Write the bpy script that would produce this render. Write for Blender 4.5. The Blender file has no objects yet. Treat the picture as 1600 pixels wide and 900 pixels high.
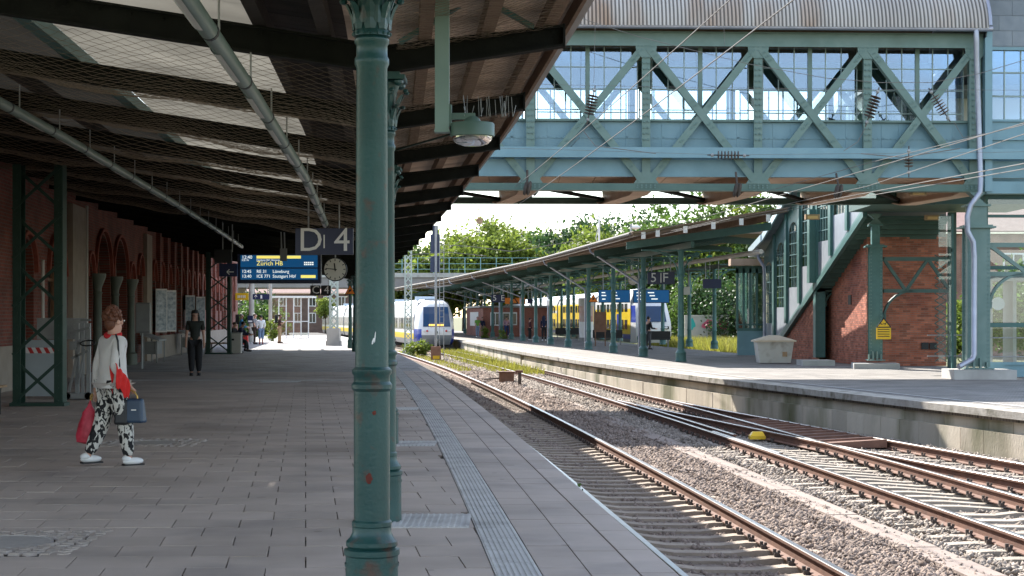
import bpy, bmesh, math, random
import numpy as np
from mathutils import Vector, Matrix
random.seed(7)
R = math.radians
C = bpy.context.scene.collection
SC = bpy.context.scene
# ------------------------------------------------------------------ camera, sky, sun, exposure
FPX, HZ, EYE = 2600.0, 495.0, 1.57            # focal length in photo pixels, horizon row, eye height
cd = bpy.data.cameras.new('camera'); cam = bpy.data.objects.new('camera', cd); C.objects.link(cam)
cd.sensor_width = 36.0; cd.lens = FPX / 1600 * 36; cd.shift_y = (HZ - 450) / 1600
cd.clip_start = .1; cd.clip_end = 6000
cam.location = (0, 0, EYE); cam.rotation_euler = (R(90), 0, 0); SC.camera = cam
SUN_EL, SUN_AZ = R(38), math.atan2(-.55, 1.15)   # azimuth from +Y towards +X
wd = bpy.data.worlds.new('World'); SC.world = wd; wd.use_nodes = True
wn = wd.node_tree.nodes; wl = wd.node_tree.links
sky = wn.new('ShaderNodeTexSky'); sky.sky_type = 'NISHITA'; sky.sun_disc = False
sky.sun_elevation = SUN_EL; sky.sun_rotation = SUN_AZ; sky.altitude = 20; sky.dust_density = .5; sky.air_density = 1.0
bg = wn['Background']; bg.inputs[1].default_value = .12
# thin broken cloud over the sky dome (white, higher towards the zenith as well as low down)
tcw = wn.new('ShaderNodeTexCoord'); mpw = wn.new('ShaderNodeMapping'); mpw.inputs['Scale'].default_value = (1.6, 1.6, 4.0)
nzw = wn.new('ShaderNodeTexNoise'); nzw.inputs['Scale'].default_value = 1.7; nzw.inputs['Detail'].default_value = 7
rpw = wn.new('ShaderNodeValToRGB'); rpw.color_ramp.elements[0].position = .44; rpw.color_ramp.elements[1].position = .60
mxw = wn.new('ShaderNodeMix'); mxw.data_type = 'RGBA'; mxw.inputs[7].default_value = (3.7, 3.62, 3.5, 1)
wl.new(tcw.outputs['Generated'], mpw.inputs[0]); wl.new(mpw.outputs[0], nzw.inputs['Vector']); wl.new(nzw.outputs['Fac'], rpw.inputs[0])
mlw = wn.new('ShaderNodeMath'); mlw.operation = 'MULTIPLY'; mlw.inputs[1].default_value = .75
wl.new(rpw.outputs[0], mlw.inputs[0]); wl.new(mlw.outputs[0], mxw.inputs[0]); wl.new(sky.outputs[0], mxw.inputs[6]); wl.new(mxw.outputs[2], bg.inputs[0])
sl = bpy.data.lights.new('sun', 'SUN'); sl.energy = 3.8; sl.angle = R(.53); sl.color = (1, .94, .86)
so = bpy.data.objects.new('sun', sl); C.objects.link(so)
SUN_DIR = Vector((math.sin(SUN_AZ) * math.cos(SUN_EL), math.cos(SUN_AZ) * math.cos(SUN_EL), math.sin(SUN_EL)))
so.rotation_euler = SUN_DIR.to_track_quat('Z', 'Y').to_euler(); so.location = (0, 0, 60)
SC.view_settings.view_transform = 'Standard'; SC.view_settings.look = 'None'
SC.view_settings.exposure = 1.85; SC.view_settings.gamma = 1.0
SC.cycles.max_bounces = 8; SC.cycles.diffuse_bounces = 5; SC.cycles.transparent_max_bounces = 16; SC.cycles.caustics_reflective = False; SC.cycles.caustics_refractive = False

# ------------------------------------------------------------------ helpers
def P(px, py, Y): return Vector(((px - 800) * Y / FPX, Y, EYE + (HZ - py) * Y / FPX))
def G(px, py, z=0.0):
    Y = (EYE - z) * FPX / (py - HZ); return Vector(((px - 800) * Y / FPX, Y, z))
def edge(Y): return -3.539e-4 * Y * Y - .06763 * Y + 1.7317          # edge of the main platform
def far_edge(Y):                                                     # edge of the island platform
    if Y > 140: return far_edge(140) - .150 * (Y - 140) - 3.6e-4 * (Y - 140) ** 2
    return -7.866e-6 * Y ** 3 + .0024483 * Y * Y - .35902 * Y + 17.702
def col_row(Y):
    pts = [(4, -.45), (8.5, -.716), (12.8, -.985), (20.6, -1.54), (28.4, edge(28.4) - 1.75)]
    if Y >= 28.4: return edge(Y) - 1.75
    for (a, b), (c, d) in zip(pts, pts[1:]):
        if Y <= c: return b + (d - b) * (Y - a) / (c - a)
def wall_x(Y): return -10.7 - .097 * (Y - 34.9)
RAIL, PZ = -.76, -.12                                                # rail head, island platform level
def wloc(o):
    v = Vector((0, 0, 0))
    while o: v += o.location; o = o.parent
    return v
class MB:
    def __init__(s): s.v = []; s.f = []; s.m = []
    def add(s, vs, fs, mi=0):
        o = len(s.v); s.v += [tuple(v) for v in vs]
        for k, f in enumerate(fs): s.f.append(tuple(i + o for i in f)); s.m.append(mi if isinstance(mi, int) else mi[k])
        return s
    BF = [(0, 3, 2, 1), (4, 5, 6, 7), (0, 1, 5, 4), (1, 2, 6, 5), (2, 3, 7, 6), (3, 0, 4, 7)]
    def hexa(s, b, t, mi=0): return s.add(list(b) + list(t), MB.BF, mi)     # bottom quad ccw, top quad
    def box(s, c, d, rz=0, mi=0):
        x, y, z = d[0] / 2, d[1] / 2, d[2] / 2; cs, sn = math.cos(rz), math.sin(rz)
        vs = [(c[0] + a * cs - b * sn, c[1] + a * sn + b * cs, c[2] + e) for e in (-z, z) for a, b in ((-x, -y), (x, -y), (x, y), (-x, y))]
        return s.add(vs, MB.BF, mi)
    def bx(s, x0, x1, y0, y1, z0, z1, mi=0): return s.box(((x0 + x1) / 2, (y0 + y1) / 2, (z0 + z1) / 2), (x1 - x0, y1 - y0, z1 - z0), 0, mi)
    def beam(s, p, q, w, h, mi=0, up=(0, 0, 1)):
        p, q = Vector(p), Vector(q); t = (q - p).normalized(); u = Vector(up)
        if abs(t.dot(u)) > .98: u = Vector((0, 1, 0))
        a = t.cross(u).normalized() * w / 2; b = a.cross(t).normalized() * h / 2
        return s.add([p - a - b, p + a - b, p + a + b, p - a + b, q - a - b, q + a - b, q + a + b, q - a + b],
                     [(3, 2, 1, 0), (4, 5, 6, 7), (0, 1, 5, 4), (1, 2, 6, 5), (2, 3, 7, 6), (3, 0, 4, 7)], mi)
    def tube(s, pts, r, n=8, mi=0, cap=True):
        pts = [Vector(p) for p in pts]; N = len(pts); rs = r if isinstance(r, (list, tuple)) else [r] * N
        vs = []; prev = None
        for i, p in enumerate(pts):
            t = (pts[min(i + 1, N - 1)] - pts[max(i - 1, 0)]).normalized()
            if prev is None: a = t.cross(Vector((0, 0, 1)) if abs(t.z) < .9 else Vector((1, 0, 0))).normalized()
            else: a = (prev - t * prev.dot(t)).normalized()
            prev = a; b = t.cross(a)
            vs += [p + (a * math.cos(6.2832 * k / n) + b * math.sin(6.2832 * k / n)) * rs[i] for k in range(n)]
        fs = [(i * n + k, i * n + (k + 1) % n, (i + 1) * n + (k + 1) % n, (i + 1) * n + k) for i in range(N - 1) for k in range(n)]
        if cap: fs += [tuple(range(n - 1, -1, -1)), tuple(range((N - 1) * n, N * n))]
        return s.add(vs, fs, mi)
    def lathe(s, prof, c=(0, 0, 0), n=20, mi=0, cap=True):
        vs = [(c[0] + r * math.cos(6.2832 * k / n), c[1] + r * math.sin(6.2832 * k / n), c[2] + z) for r, z in prof for k in range(n)]
        fs = [(i * n + k, i * n + (k + 1) % n, (i + 1) * n + (k + 1) % n, (i + 1) * n + k) for i in range(len(prof) - 1) for k in range(n)]
        if cap: fs += [tuple(range(n - 1, -1, -1)), tuple(range((len(prof) - 1) * n, len(prof) * n))]
        return s.add(vs, fs, mi)
    def sweep(s, path, prof, mi=0, cap=True):     # path: points; prof: closed list of (right, up)
        path = [Vector(p) for p in path]; N = len(path); n = len(prof); vs = []
        for i, p in enumerate(path):
            t = path[min(i + 1, N - 1)] - path[max(i - 1, 0)]; t.z = 0; t.normalize(); rt = Vector((t.y, -t.x, 0))
            vs += [p + rt * a + Vector((0, 0, b)) for a, b in prof]
        fs = []; ms = []
        for i in range(N - 1):
            for k in range(n):
                fs.append((i * n + k, i * n + (k + 1) % n, (i + 1) * n + (k + 1) % n, (i + 1) * n + k)); ms.append(mi if isinstance(mi, int) else mi[k])
        if cap:
            fs += [tuple(range(n)), tuple(range(N * n - 1, (N - 1) * n - 1, -1))]; ms += [ms[0], ms[0]]
        return s.add(vs, fs, ms)
    def prism(s, poly, ext, mi=0):
        e = Vector(ext); poly = [Vector(p) for p in poly]; n = len(poly)
        return s.add(poly + [p + e for p in poly], [tuple(range(n - 1, -1, -1)), tuple(range(n, 2 * n))] + [(k, (k + 1) % n, n + (k + 1) % n, n + k) for k in range(n)], mi)
    def ball(s, c, r, seg=10, ring=7, mi=0):
        rx, ry, rz = r if isinstance(r, (tuple, list)) else (r, r, r); vs = []; fs = []
        for i in range(ring + 1):
            th = math.pi * i / ring
            for k in range(seg): ph = 6.2832 * k / seg; vs.append((c[0] + rx * math.sin(th) * math.cos(ph), c[1] + ry * math.sin(th) * math.sin(ph), c[2] - rz * math.cos(th)))
        for i in range(ring):
            for k in range(seg): fs.append((i * seg + k, i * seg + (k + 1) % seg, (i + 1) * seg + (k + 1) % seg, (i + 1) * seg + k))
        return s.add(vs, fs, mi)
    def mesh(s, name, mats, smooth=False):
        me = bpy.data.meshes.new(name); me.from_pydata(s.v, [], s.f)
        for m in (mats if isinstance(mats, (list, tuple)) else [mats]): me.materials.append(m)
        if any(s.m): me.polygons.foreach_set('material_index', s.m)
        if smooth:
            me.polygons.foreach_set('use_smooth', [True] * len(s.f)); me.set_sharp_from_angle(angle=R(smooth if smooth > 1 else 40))
        me.update(); return me
    def build(s, name, mats, parent=None, smooth=False, kind=None, label=None):
        if parent is not None:
            w = wloc(parent); s.v = [(a - w.x, b - w.y, c - w.z) for a, b, c in s.v]
        o = bpy.data.objects.new(name, s.mesh(name, mats, smooth)); C.objects.link(o); o.parent = parent
        if kind: o['kind'] = kind
        if label: o['label'] = label
        return o
def inst(name, me, parent, loc, rz=0, scale=None):     # one more object on a shared mesh, loc in world
    o = bpy.data.objects.new(name, me); C.objects.link(o); o.parent = parent
    o.location = Vector(loc) - (wloc(parent) if parent else Vector((0, 0, 0))); o.rotation_euler.z = rz
    if scale: o.scale = scale
    return o
def tag(o, label, cat, group=None, kind=None):
    o['label'] = label; o['category'] = cat
    if group: o['group'] = group
    if kind: o['kind'] = kind
    return o
def thing(name, label, cat, loc=(0, 0, 0), group=None):
    o = bpy.data.objects.new(name, None); C.objects.link(o); o.location = loc; o.empty_display_size = .2
    return tag(o, label, cat, group)
def struct(o): o['kind'] = 'structure'; return o
def copy_tree(o, parent=None):
    c = o.copy(); C.objects.link(c); c.parent = parent
    for ch in list(o.children): copy_tree(ch, c)
    return c
def np_mesh(name, verts, faces, mat_):                  # verts (n,3), faces (m,k) numpy
    me = bpy.data.meshes.new(name); k = faces.shape[1]
    me.vertices.add(len(verts)); me.vertices.foreach_set('co', verts.astype(np.float32).ravel())
    me.loops.add(faces.size); me.loops.foreach_set('vertex_index', faces.astype(np.int32).ravel())
    me.polygons.add(len(faces)); me.polygons.foreach_set('loop_start', np.arange(0, faces.size, k, dtype=np.int32))
    me.polygons.foreach_set('loop_total', np.full(len(faces), k, dtype=np.int32))
    me.update(calc_edges=True); me.materials.append(mat_); return me
def np_obj(name, verts, faces, mat_, parent=None):
    if parent is not None: verts = verts - np.array(wloc(parent))
    o = bpy.data.objects.new(name, np_mesh(name, verts, faces, mat_)); C.objects.link(o); o.parent = parent; return o
def text(name, s, size, loc, mat_, parent, rx=90, rz=0, align='CENTER', ext=.004):
    cu = bpy.data.curves.new(name, 'FONT'); cu.body = s; cu.size = size; cu.align_x = align; cu.align_y = 'CENTER'; cu.extrude = ext; cu.resolution_u = 3
    cu.materials.append(mat_); o = bpy.data.objects.new(name, cu); C.objects.link(o)
    me = bpy.data.meshes.new_from_object(o.evaluated_get(bpy.context.evaluated_depsgraph_get())); bpy.data.objects.remove(o); bpy.data.curves.remove(cu)
    o = bpy.data.objects.new(name, me); C.objects.link(o); o.parent = parent
    o.location = Vector(loc) - (wloc(parent) if parent else Vector((0, 0, 0))); o.rotation_euler = (R(rx), 0, R(rz)); return o

# ------------------------------------------------------------------ materials
def srgb(r, g, b): return tuple(((c / 255 / 12.92) if c / 255 < .04045 else ((c / 255 + .055) / 1.055) ** 2.4) for c in (r, g, b)) + (1,)
def mat(name, c1, c2=None, scale=3.0, rough=.7, metal=0.0, bump=0.0, bscale=30.0, vary=0.0, stain=None, sscale=1.2, samt=.5, spec=.5, strans=0, mapscale=None, spots=False):
    m = bpy.data.materials.new(name); m.use_nodes = True; nt = m.node_tree; N, L = nt.nodes, nt.links
    b = N['Principled BSDF']; b.inputs['Roughness'].default_value = rough; b.inputs['Metallic'].default_value = metal
    b.inputs['Specular IOR Level'].default_value = spec
    c1 = tuple(c1)[:3] + (1,); c2 = tuple(c2 or c1)[:3] + (1,)
    geo = N.new('ShaderNodeNewGeometry'); vec = geo.outputs['Position']
    if mapscale:
        mp = N.new('ShaderNodeMapping'); mp.inputs['Scale'].default_value = mapscale; L.new(vec, mp.inputs[0]); vec = mp.outputs[0]
    def noise(sc, det=5):
        n = N.new('ShaderNodeTexNoise'); n.inputs['Scale'].default_value = sc; n.inputs['Detail'].default_value = det; L.new(vec, n.inputs['Vector']); return n.outputs['Fac']
    def ramp(src, a, c):
        r = N.new('ShaderNodeMapRange'); r.inputs[1].default_value = a; r.inputs[2].default_value = c; L.new(src, r.inputs[0]); return r.outputs[0]
    def mix(f, A, B):
        x = N.new('ShaderNodeMix'); x.data_type = 'RGBA'
        for i, v in ((0, f), (6, A), (7, B)):
            if hasattr(v, 'links'): L.new(v, x.inputs[i])
            else: x.inputs[i].default_value = v
        return x.outputs[2]
    col = mix(ramp(noise(scale), .3, .7), c1, c2)
    if stain:
        col = mix(ramp(noise(sscale, 7), .5 + .3 * (1 - samt) - .15, .5 + .3 * (1 - samt) + .05), col, tuple(stain)[:3] + (1,))
    if spots:       # trodden gum and drips: small dark round marks with soft edges
        vo = N.new('ShaderNodeTexVoronoi'); vo.inputs['Scale'].default_value = 2.3; L.new(vec, vo.inputs['Vector'])
        sx = N.new('ShaderNodeSeparateColor'); L.new(vo.outputs['Color'], sx.inputs[0]); mu = N.new('ShaderNodeMath'); mu.operation = 'MULTIPLY'; mu.inputs[1].default_value = .11; L.new(sx.outputs[0], mu.inputs[0])
        lt = N.new('ShaderNodeMath'); lt.operation = 'LESS_THAN'; L.new(vo.outputs['Distance'], lt.inputs[0]); L.new(mu.outputs[0], lt.inputs[1])
        m2 = N.new('ShaderNodeMath'); m2.operation = 'MULTIPLY'; m2.inputs[1].default_value = .4; L.new(lt.outputs[0], m2.inputs[0]); col = mix(m2.outputs[0], col, (.10, .09, .08, 1))
        col = mix(ramp(noise(.35, 6), .52, .68), col, tuple(.72 * x for x in c1[:3]) + (1,))
    if vary:
        oi = N.new('ShaderNodeObjectInfo'); ad = N.new('ShaderNodeMath'); ad.operation = 'ADD'; L.new(oi.outputs['Random'], ad.inputs[0]); L.new(geo.outputs['Random Per Island'], ad.inputs[1])
        fr = N.new('ShaderNodeMath'); fr.operation = 'FRACT'; L.new(ad.outputs[0], fr.inputs[0])
        mr = N.new('ShaderNodeMapRange'); mr.inputs[3].default_value = 1 - vary; mr.inputs[4].default_value = 1 + vary; L.new(fr.outputs[0], mr.inputs[0])
        hs = N.new('ShaderNodeHueSaturation'); L.new(col, hs.inputs['Color']); L.new(mr.outputs[0], hs.inputs['Value']); col = hs.outputs[0]
    L.new(col, b.inputs['Base Color'])
    if bump:
        bp = N.new('ShaderNodeBump'); bp.inputs['Strength'].default_value = bump; bp.inputs['Distance'].default_value = .02; L.new(noise(bscale, 4), bp.inputs['Height']); L.new(bp.outputs[0], b.inputs['Normal'])
    return m
def brick_mat(name, axes, c1, c2, mortar, bw=.25, bh=.077, ms=.012, rough=.85, bump=.5, offset=.5):
    m = mat(name, c1, rough=rough); nt = m.node_tree; N, L = nt.nodes, nt.links; b = N['Principled BSDF']
    geo = N.new('ShaderNodeNewGeometry'); sp = N.new('ShaderNodeSeparateXYZ'); L.new(geo.outputs['Position'], sp.inputs[0])
    cb = N.new('ShaderNodeCombineXYZ'); L.new(sp.outputs[axes[0]], cb.inputs[0]); L.new(sp.outputs[axes[1]], cb.inputs[1])
    t = N.new('ShaderNodeTexBrick'); t.inputs['Scale'].default_value = 1; t.inputs['Brick Width'].default_value = bw; t.inputs['Row Height'].default_value = bh
    t.inputs['Mortar Size'].default_value = ms; t.offset = offset; t.inputs['Color1'].default_value = tuple(c1) + (1,); t.inputs['Color2'].default_value = tuple(c2) + (1,); t.inputs['Mortar'].default_value = tuple(mortar) + (1,)
    nz = N.new('ShaderNodeTexNoise'); nz.inputs['Scale'].default_value = 1.1; nz.inputs['Detail'].default_value = 6; L.new(geo.outputs['Position'], nz.inputs['Vector'])
    mr = N.new('ShaderNodeMapRange'); mr.inputs[1].default_value = .3; mr.inputs[2].default_value = .7; mr.inputs[3].default_value = .7; mr.inputs[4].default_value = 1.25; L.new(nz.outputs['Fac'], mr.inputs[0])
    hs = N.new('ShaderNodeHueSaturation'); L.new(mr.outputs[0], hs.inputs['Value'])
    L.new(cb.outputs[0], t.inputs['Vector']); L.new(t.outputs['Color'], hs.inputs['Color']); L.new(hs.outputs[0], b.inputs['Base Color'])
    bp = N.new('ShaderNodeBump'); bp.inputs['Strength'].default_value = bump; bp.inputs['Distance'].default_value = .02; bp.invert = True
    L.new(t.outputs['Fac'], bp.inputs['Height']); L.new(bp.outputs[0], b.inputs['Normal']); return m
def glass(name, tint=(.8, .88, .9), refl=.12, rough=.02, gcol=(1, 1, 1)):
    m = bpy.data.materials.new(name); m.use_nodes = True; N, L = m.node_tree.nodes, m.node_tree.links; N.clear()
    o = N.new('ShaderNodeOutputMaterial'); mx = N.new('ShaderNodeMixShader'); t = N.new('ShaderNodeBsdfTransparent'); g = N.new('ShaderNodeBsdfGlossy')
    t.inputs[0].default_value = tuple(tint) + (1,); g.inputs['Roughness'].default_value = rough; g.inputs[0].default_value = tuple(gcol) + (1,)
    lw = N.new('ShaderNodeFresnel'); lw.inputs[0].default_value = 1.5; ad = N.new('ShaderNodeMath'); ad.operation = 'ADD'; ad.use_clamp = True; ad.inputs[1].default_value = refl
    L.new(lw.outputs[0], ad.inputs[0]); L.new(ad.outputs[0], mx.inputs[0]); L.new(t.outputs[0], mx.inputs[1]); L.new(g.outputs[0], mx.inputs[2]); L.new(mx.outputs[0], o.inputs[0]); return m
def emit(name, col, st):
    m = bpy.data.materials.new(name); m.use_nodes = True; b = m.node_tree.nodes['Principled BSDF']
    b.inputs['Base Color'].default_value = tuple(col) + (1,); b.inputs['Emission Color'].default_value = tuple(col) + (1,); b.inputs['Emission Strength'].default_value = st; return m
def leafmat(name, c1, c2, trans=.35):
    m = mat(name, c1, c2, scale=.9, rough=.6, vary=.35); N, L = m.node_tree.nodes, m.node_tree.links; b = N['Principled BSDF']; out = N['Material Output']
    src = b.inputs['Base Color'].links[0].from_socket
    t = N.new('ShaderNodeBsdfTranslucent'); L.new(src, t.inputs[0]); mx = N.new('ShaderNodeMixShader'); mx.inputs[0].default_value = trans
    L.new(b.outputs[0], mx.inputs[1]); L.new(t.outputs[0], mx.inputs[2]); L.new(mx.outputs[0], out.inputs[0]); return m

M = {}
M['col_green'] = mat('cast_iron_paint', (.010, .050, .047), (.022, .085, .079), scale=2.2, rough=.38, bump=.12, bscale=60, stain=(.10, .035, .02), sscale=9, samt=.24)
M['far_green'] = mat('teal_paint', (.05, .135, .125), (.065, .165, .155), scale=6, rough=.45, bump=.1)
M['dark_green'] = mat('dark_green_paint', (.012, .045, .032), (.02, .06, .045), scale=6, rough=.5, bump=.1)
M['beam'] = mat('sooty_steel', (.009, .0095, .008), (.016, .017, .014), scale=5, rough=.85, bump=.2, spec=.2)
M['plank'] = mat('roof_boards', (.52, .42, .32), (.62, .51, .40), scale=4, rough=.85, bump=.2, vary=.14, stain=(.25, .18, .13), sscale=1.3, samt=.4)  # overhang boards lightened to stand in for daylight bounced up from outside
M['purlin'] = mat('purlin_timber', (.15, .095, .06), (.22, .15, .10), scale=7, rough=.85, bump=.2)
M['net'] = mat('bird_net_cord', (.22, .17, .125), rough=.8)
M['dark_boards'] = mat('shaded_boards', (.022, .017, .013), (.042, .032, .025), scale=4, rough=.9, bump=.2, vary=.2)  # shade under the inner roof put into the colour; also the cobbles' dark bed
M['frosted'] = mat('wired_skylight_glass', (.75, .75, .72), (.82, .82, .8), rough=.5)
M['slab'] = mat('concrete_slab', (.43, .355, .30), (.48, .40, .345), scale=2.2, rough=.75, bump=.25, bscale=120, vary=.07, stain=(.31, .262, .23), sscale=.8, samt=.45, spots=True)
M['slab_joint'] = mat('joint_sand', (.055, .05, .045), rough=.95)
M['tactile'] = mat('tactile_tile', (.44, .43, .41), (.55, .54, .52), scale=3, rough=.7, bump=.2, vary=.05, stain=(.30, .29, .28), sscale=2.5, samt=.4)
M['cobble'] = mat('cobble_granite', (.34, .29, .25), (.42, .36, .315), scale=9, rough=.7, bump=.3, vary=.14)
M['cast'] = mat('cast_iron_lid', (.33, .30, .275), (.40, .37, .34), scale=8, rough=.6, bump=.3)
M['rust'] = mat('rusty_rail', (.12, .058, .04), (.19, .095, .062), scale=5, rough=.8, bump=.2)
M['railtop'] = mat('polished_rail', (.42, .40, .39), (.52, .50, .48), rough=.28, metal=1.0)
M['clip'] = mat('rail_clip_steel', (.055, .045, .04), (.10, .075, .06), scale=9, rough=.7)
M['sleeper_old'] = mat('old_sleeper', (.26, .21, .165), (.36, .30, .24), scale=4, rough=.9, bump=.4, vary=.14)
M['sleeper_new'] = mat('concrete_sleeper', (.27, .235, .19), (.35, .31, .26), scale=4, rough=.85, bump=.3, vary=.1)
M['stone_brown'] = mat('rusty_ballast', (.17, .125, .10), (.28, .225, .19), scale=3, rough=.95, vary=.35)
M['stone_grey'] = mat('grey_ballast', (.21, .175, .145), (.32, .275, .235), scale=3, rough=.95, vary=.35)
M['bed'] = mat('ballast_dust', (.15, .115, .09), (.24, .20, .17), scale=14, rough=1, bump=1.0, bscale=22)
M['wall_conc'] = mat('platform_wall_stone', (.46, .40, .31), (.56, .50, .40), scale=1.6, rough=.9, bump=.4, vary=.15, stain=(.15, .15, .075), sscale=.7, samt=.6, mapscale=(1, 1, .35))
M['coping'] = mat('coping_stone', (.30, .275, .235), (.46, .43, .38), scale=5, rough=.9, bump=.4, vary=.08, stain=(.15, .14, .10), sscale=3, samt=.4)
M['trough'] = mat('cable_trough_concrete', (.235, .185, .16), (.29, .235, .20), scale=3, rough=.9, bump=.3, vary=.06)
M['paver'] = mat('small_paver', (.27, .25, .235), (.35, .33, .31), scale=1.2, rough=.85, vary=.08, stain=(.17, .165, .15), sscale=.5, samt=.4)
M['asphalt'] = mat('light_asphalt', (.40, .385, .365), (.48, .465, .445), scale=.7, rough=.9, bump=.2)
M['bridge_green'] = mat('bridge_green_paint', (.125, .21, .188), (.165, .25, .225), scale=3, rough=.5, bump=.08, stain=(.12, .19, .165), sscale=1.2, samt=.35)
M['bridge_blue'] = mat('bridge_blue_paint', (.165, .305, .36), (.205, .35, .405), scale=2, rough=.45, bump=.06, stain=(.15, .27, .31), sscale=.8, samt=.4)
M['bridge_shadow'] = mat('bridge_shade_paint', (.045, .095, .08), (.065, .125, .11), scale=3, rough=.55)  # bridge green darkened to stand in for shade on lower and far parts
M['rivet'] = mat('rivet_paint', (.12, .21, .195), rough=.5)
M['soffit'] = mat('soffit_boards', (.50, .36, .27), (.60, .45, .35), scale=2.5, rough=.8, vary=.07, bump=.15)
M['corrugated'] = mat('corrugated_sheet', (.42, .39, .36), (.54, .51, .475), scale=1.5, rough=.6, metal=.0, stain=(.36, .24, .16), sscale=.9, samt=.45, mapscale=(1, .25, .3))
M['zinc'] = mat('zinc_pipe', (.33, .35, .42), (.42, .44, .51), scale=3, rough=.4, metal=.6)
M['slate'] = mat('slate_tile', (.17, .20, .23), (.23, .26, .29), scale=3, rough=.6, vary=.14, bump=.15)
M['pane'] = glass('bridge_glass', (.93, .96, .97), .24, .012, (.42, .58, .80))
M['clear'] = glass('clear_glass', (.90, .95, .95), .03, .01)
M['dark_glass'] = mat('dark_glass', (.02, .025, .03), rough=.08)
M['brick_face'] = mat('red_brick', (.34, .10, .055), (.46, .165, .10), scale=2.5, rough=.85, bump=.3, vary=.34, stain=(.20, .055, .04), sscale=.7, samt=.4)
M['mortar'] = mat('mortar', (.26, .21, .18), rough=.95)
M['brick_yz'] = brick_mat('brick_wall_long', (1, 2), (.24, .055, .035), (.16, .036, .023), (.17, .11, .085))
M['brick_xz'] = brick_mat('brick_wall_front', (0, 2), (.30, .075, .05), (.24, .06, .04), (.28, .22, .19))
M['white'] = mat('white_paint', (.74, .74, .73), (.8, .8, .79), rough=.4)
M['pale'] = mat('pale_plaster', (.52, .50, .46), (.58, .56, .52), rough=.7, bump=.1)
M['grey_metal'] = mat('grey_metal', (.30, .31, .31), (.38, .39, .39), rough=.5, metal=.3)
M['mid_grey'] = mat('grey_plastic', (.22, .225, .22), (.27, .275, .27), rough=.5)
M['black'] = mat('black_plastic', (.012, .012, .013), rough=.5)
M['navy'] = mat('sign_navy', (.014, .022, .075), (.017, .026, .085), rough=.35)
M['letter'] = mat('sign_lettering', (.82, .82, .80), rough=.5)
M['yellow'] = mat('sign_yellow', (.80, .48, .01), (.82, .52, .02), rough=.45)
M['orange'] = mat('sign_orange', (.80, .22, .02), rough=.5)
M['screen'] = emit('display_screen', (.004, .055, .15), .26)
M['scr_white'] = emit('display_white', (.80, .84, .80), .30)
M['scr_yellow'] = emit('display_yellow', (.85, .72, .16), .30)
M['tube_on'] = mat('diffuser_tube', (.70, .70, .66), (.78, .77, .73), rough=.3)
M['red'] = mat('red_plastic', (.55, .03, .03), rough=.45)
M['wire'] = mat('catenary_wire', (.15, .14, .13), (.21, .20, .185), rough=.7)
M['insul'] = mat('insulator_ceramic', (.085, .055, .045), (.12, .08, .06), rough=.3)
M['ground'] = mat('rough_ground', (.14, .12, .07), (.10, .13, .04), scale=.15, rough=1, bump=.5, bscale=3)
M['leaf_light'] = leafmat('leaf_light', (.13, .19, .025), (.20, .25, .04), .45)
M['leaf_mid'] = leafmat('leaf_mid', (.06, .12, .022), (.11, .18, .035), .4)
M['leaf_dark'] = leafmat('leaf_dark', (.028, .07, .02), (.05, .10, .03), .3)
M['bark'] = mat('bark', (.07, .055, .04), (.11, .09, .07), scale=8, rough=.95, bump=.5)
M['concrete'] = mat('plain_concrete', (.42, .41, .38), (.50, .49, .46), scale=1.5, rough=.9, bump=.2, stain=(.30, .29, .27), sscale=.9, samt=.4)
M['wood'] = mat('bench_wood', (.38, .24, .13), (.45, .30, .17), scale=5, rough=.7, bump=.2)
M['rust_box'] = mat('rusty_box', (.20, .10, .06), (.28, .15, .10), scale=4, rough=.8, bump=.2)
def valley_darken(m, x0, pitch):    # darker valleys and paler ridges along a corrugated sheet
    N, L = m.node_tree.nodes, m.node_tree.links; b = N['Principled BSDF']; src = b.inputs['Base Color'].links[0].from_socket
    geo = N.new('ShaderNodeNewGeometry'); sp = N.new('ShaderNodeSeparateXYZ'); L.new(geo.outputs['Position'], sp.inputs[0])
    s = N.new('ShaderNodeMath'); s.operation = 'SUBTRACT'; s.inputs[1].default_value = x0; L.new(sp.outputs[0], s.inputs[0])
    k = N.new('ShaderNodeMath'); k.operation = 'MULTIPLY'; k.inputs[1].default_value = 2 * math.pi / pitch; L.new(s.outputs[0], k.inputs[0])
    w = N.new('ShaderNodeMath'); w.operation = 'SINE'; L.new(k.outputs[0], w.inputs[0])
    r = N.new('ShaderNodeMapRange'); r.inputs[1].default_value = -.9; r.inputs[2].default_value = .5; r.inputs[3].default_value = .26; r.inputs[4].default_value = 1.12; L.new(w.outputs[0], r.inputs[0])
    h = N.new('ShaderNodeHueSaturation'); L.new(src, h.inputs['Color']); L.new(r.outputs[0], h.inputs['Value']); L.new(h.outputs[0], b.inputs['Base Color'])
valley_darken(M['corrugated'], -12.0, 4 * 24.95 / int(24.95 / .105 * 4))
# ------------------------------------------------------------------ ground, ballast bed
b = MB(); b.add([(-3000, -300, -1.25), (3000, -300, -1.25), (3000, 5000, -1.25), (-3000, 5000, -1.25)], [(0, 1, 2, 3)]); struct(b.build('ground', M['ground']))
YS = [3, 6, 9, 12, 15, 18, 21, 24, 27, 30, 34, 38, 42, 46, 50, 55, 60, 65, 70, 76, 82, 88, 95, 102, 110, 118, 126, 135, 145, 156, 168, 180, 195, 210, 230, 250]
vs = []; fs = []
for Y in YS:
    a, c = edge(Y) + .12, max(far_edge(Y) - .12, edge(Y) + 7.2)
    for k in range(9): vs.append((a + (c - a) * k / 8, Y, -1.0))
for i in range(len(YS) - 1):
    for k in range(8): fs.append((i * 9 + k, i * 9 + k + 1, (i + 1) * 9 + k + 1, (i + 1) * 9 + k))
b = MB(); b.add(vs, fs); struct(b.build('track_bed', M['bed']))

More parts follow.
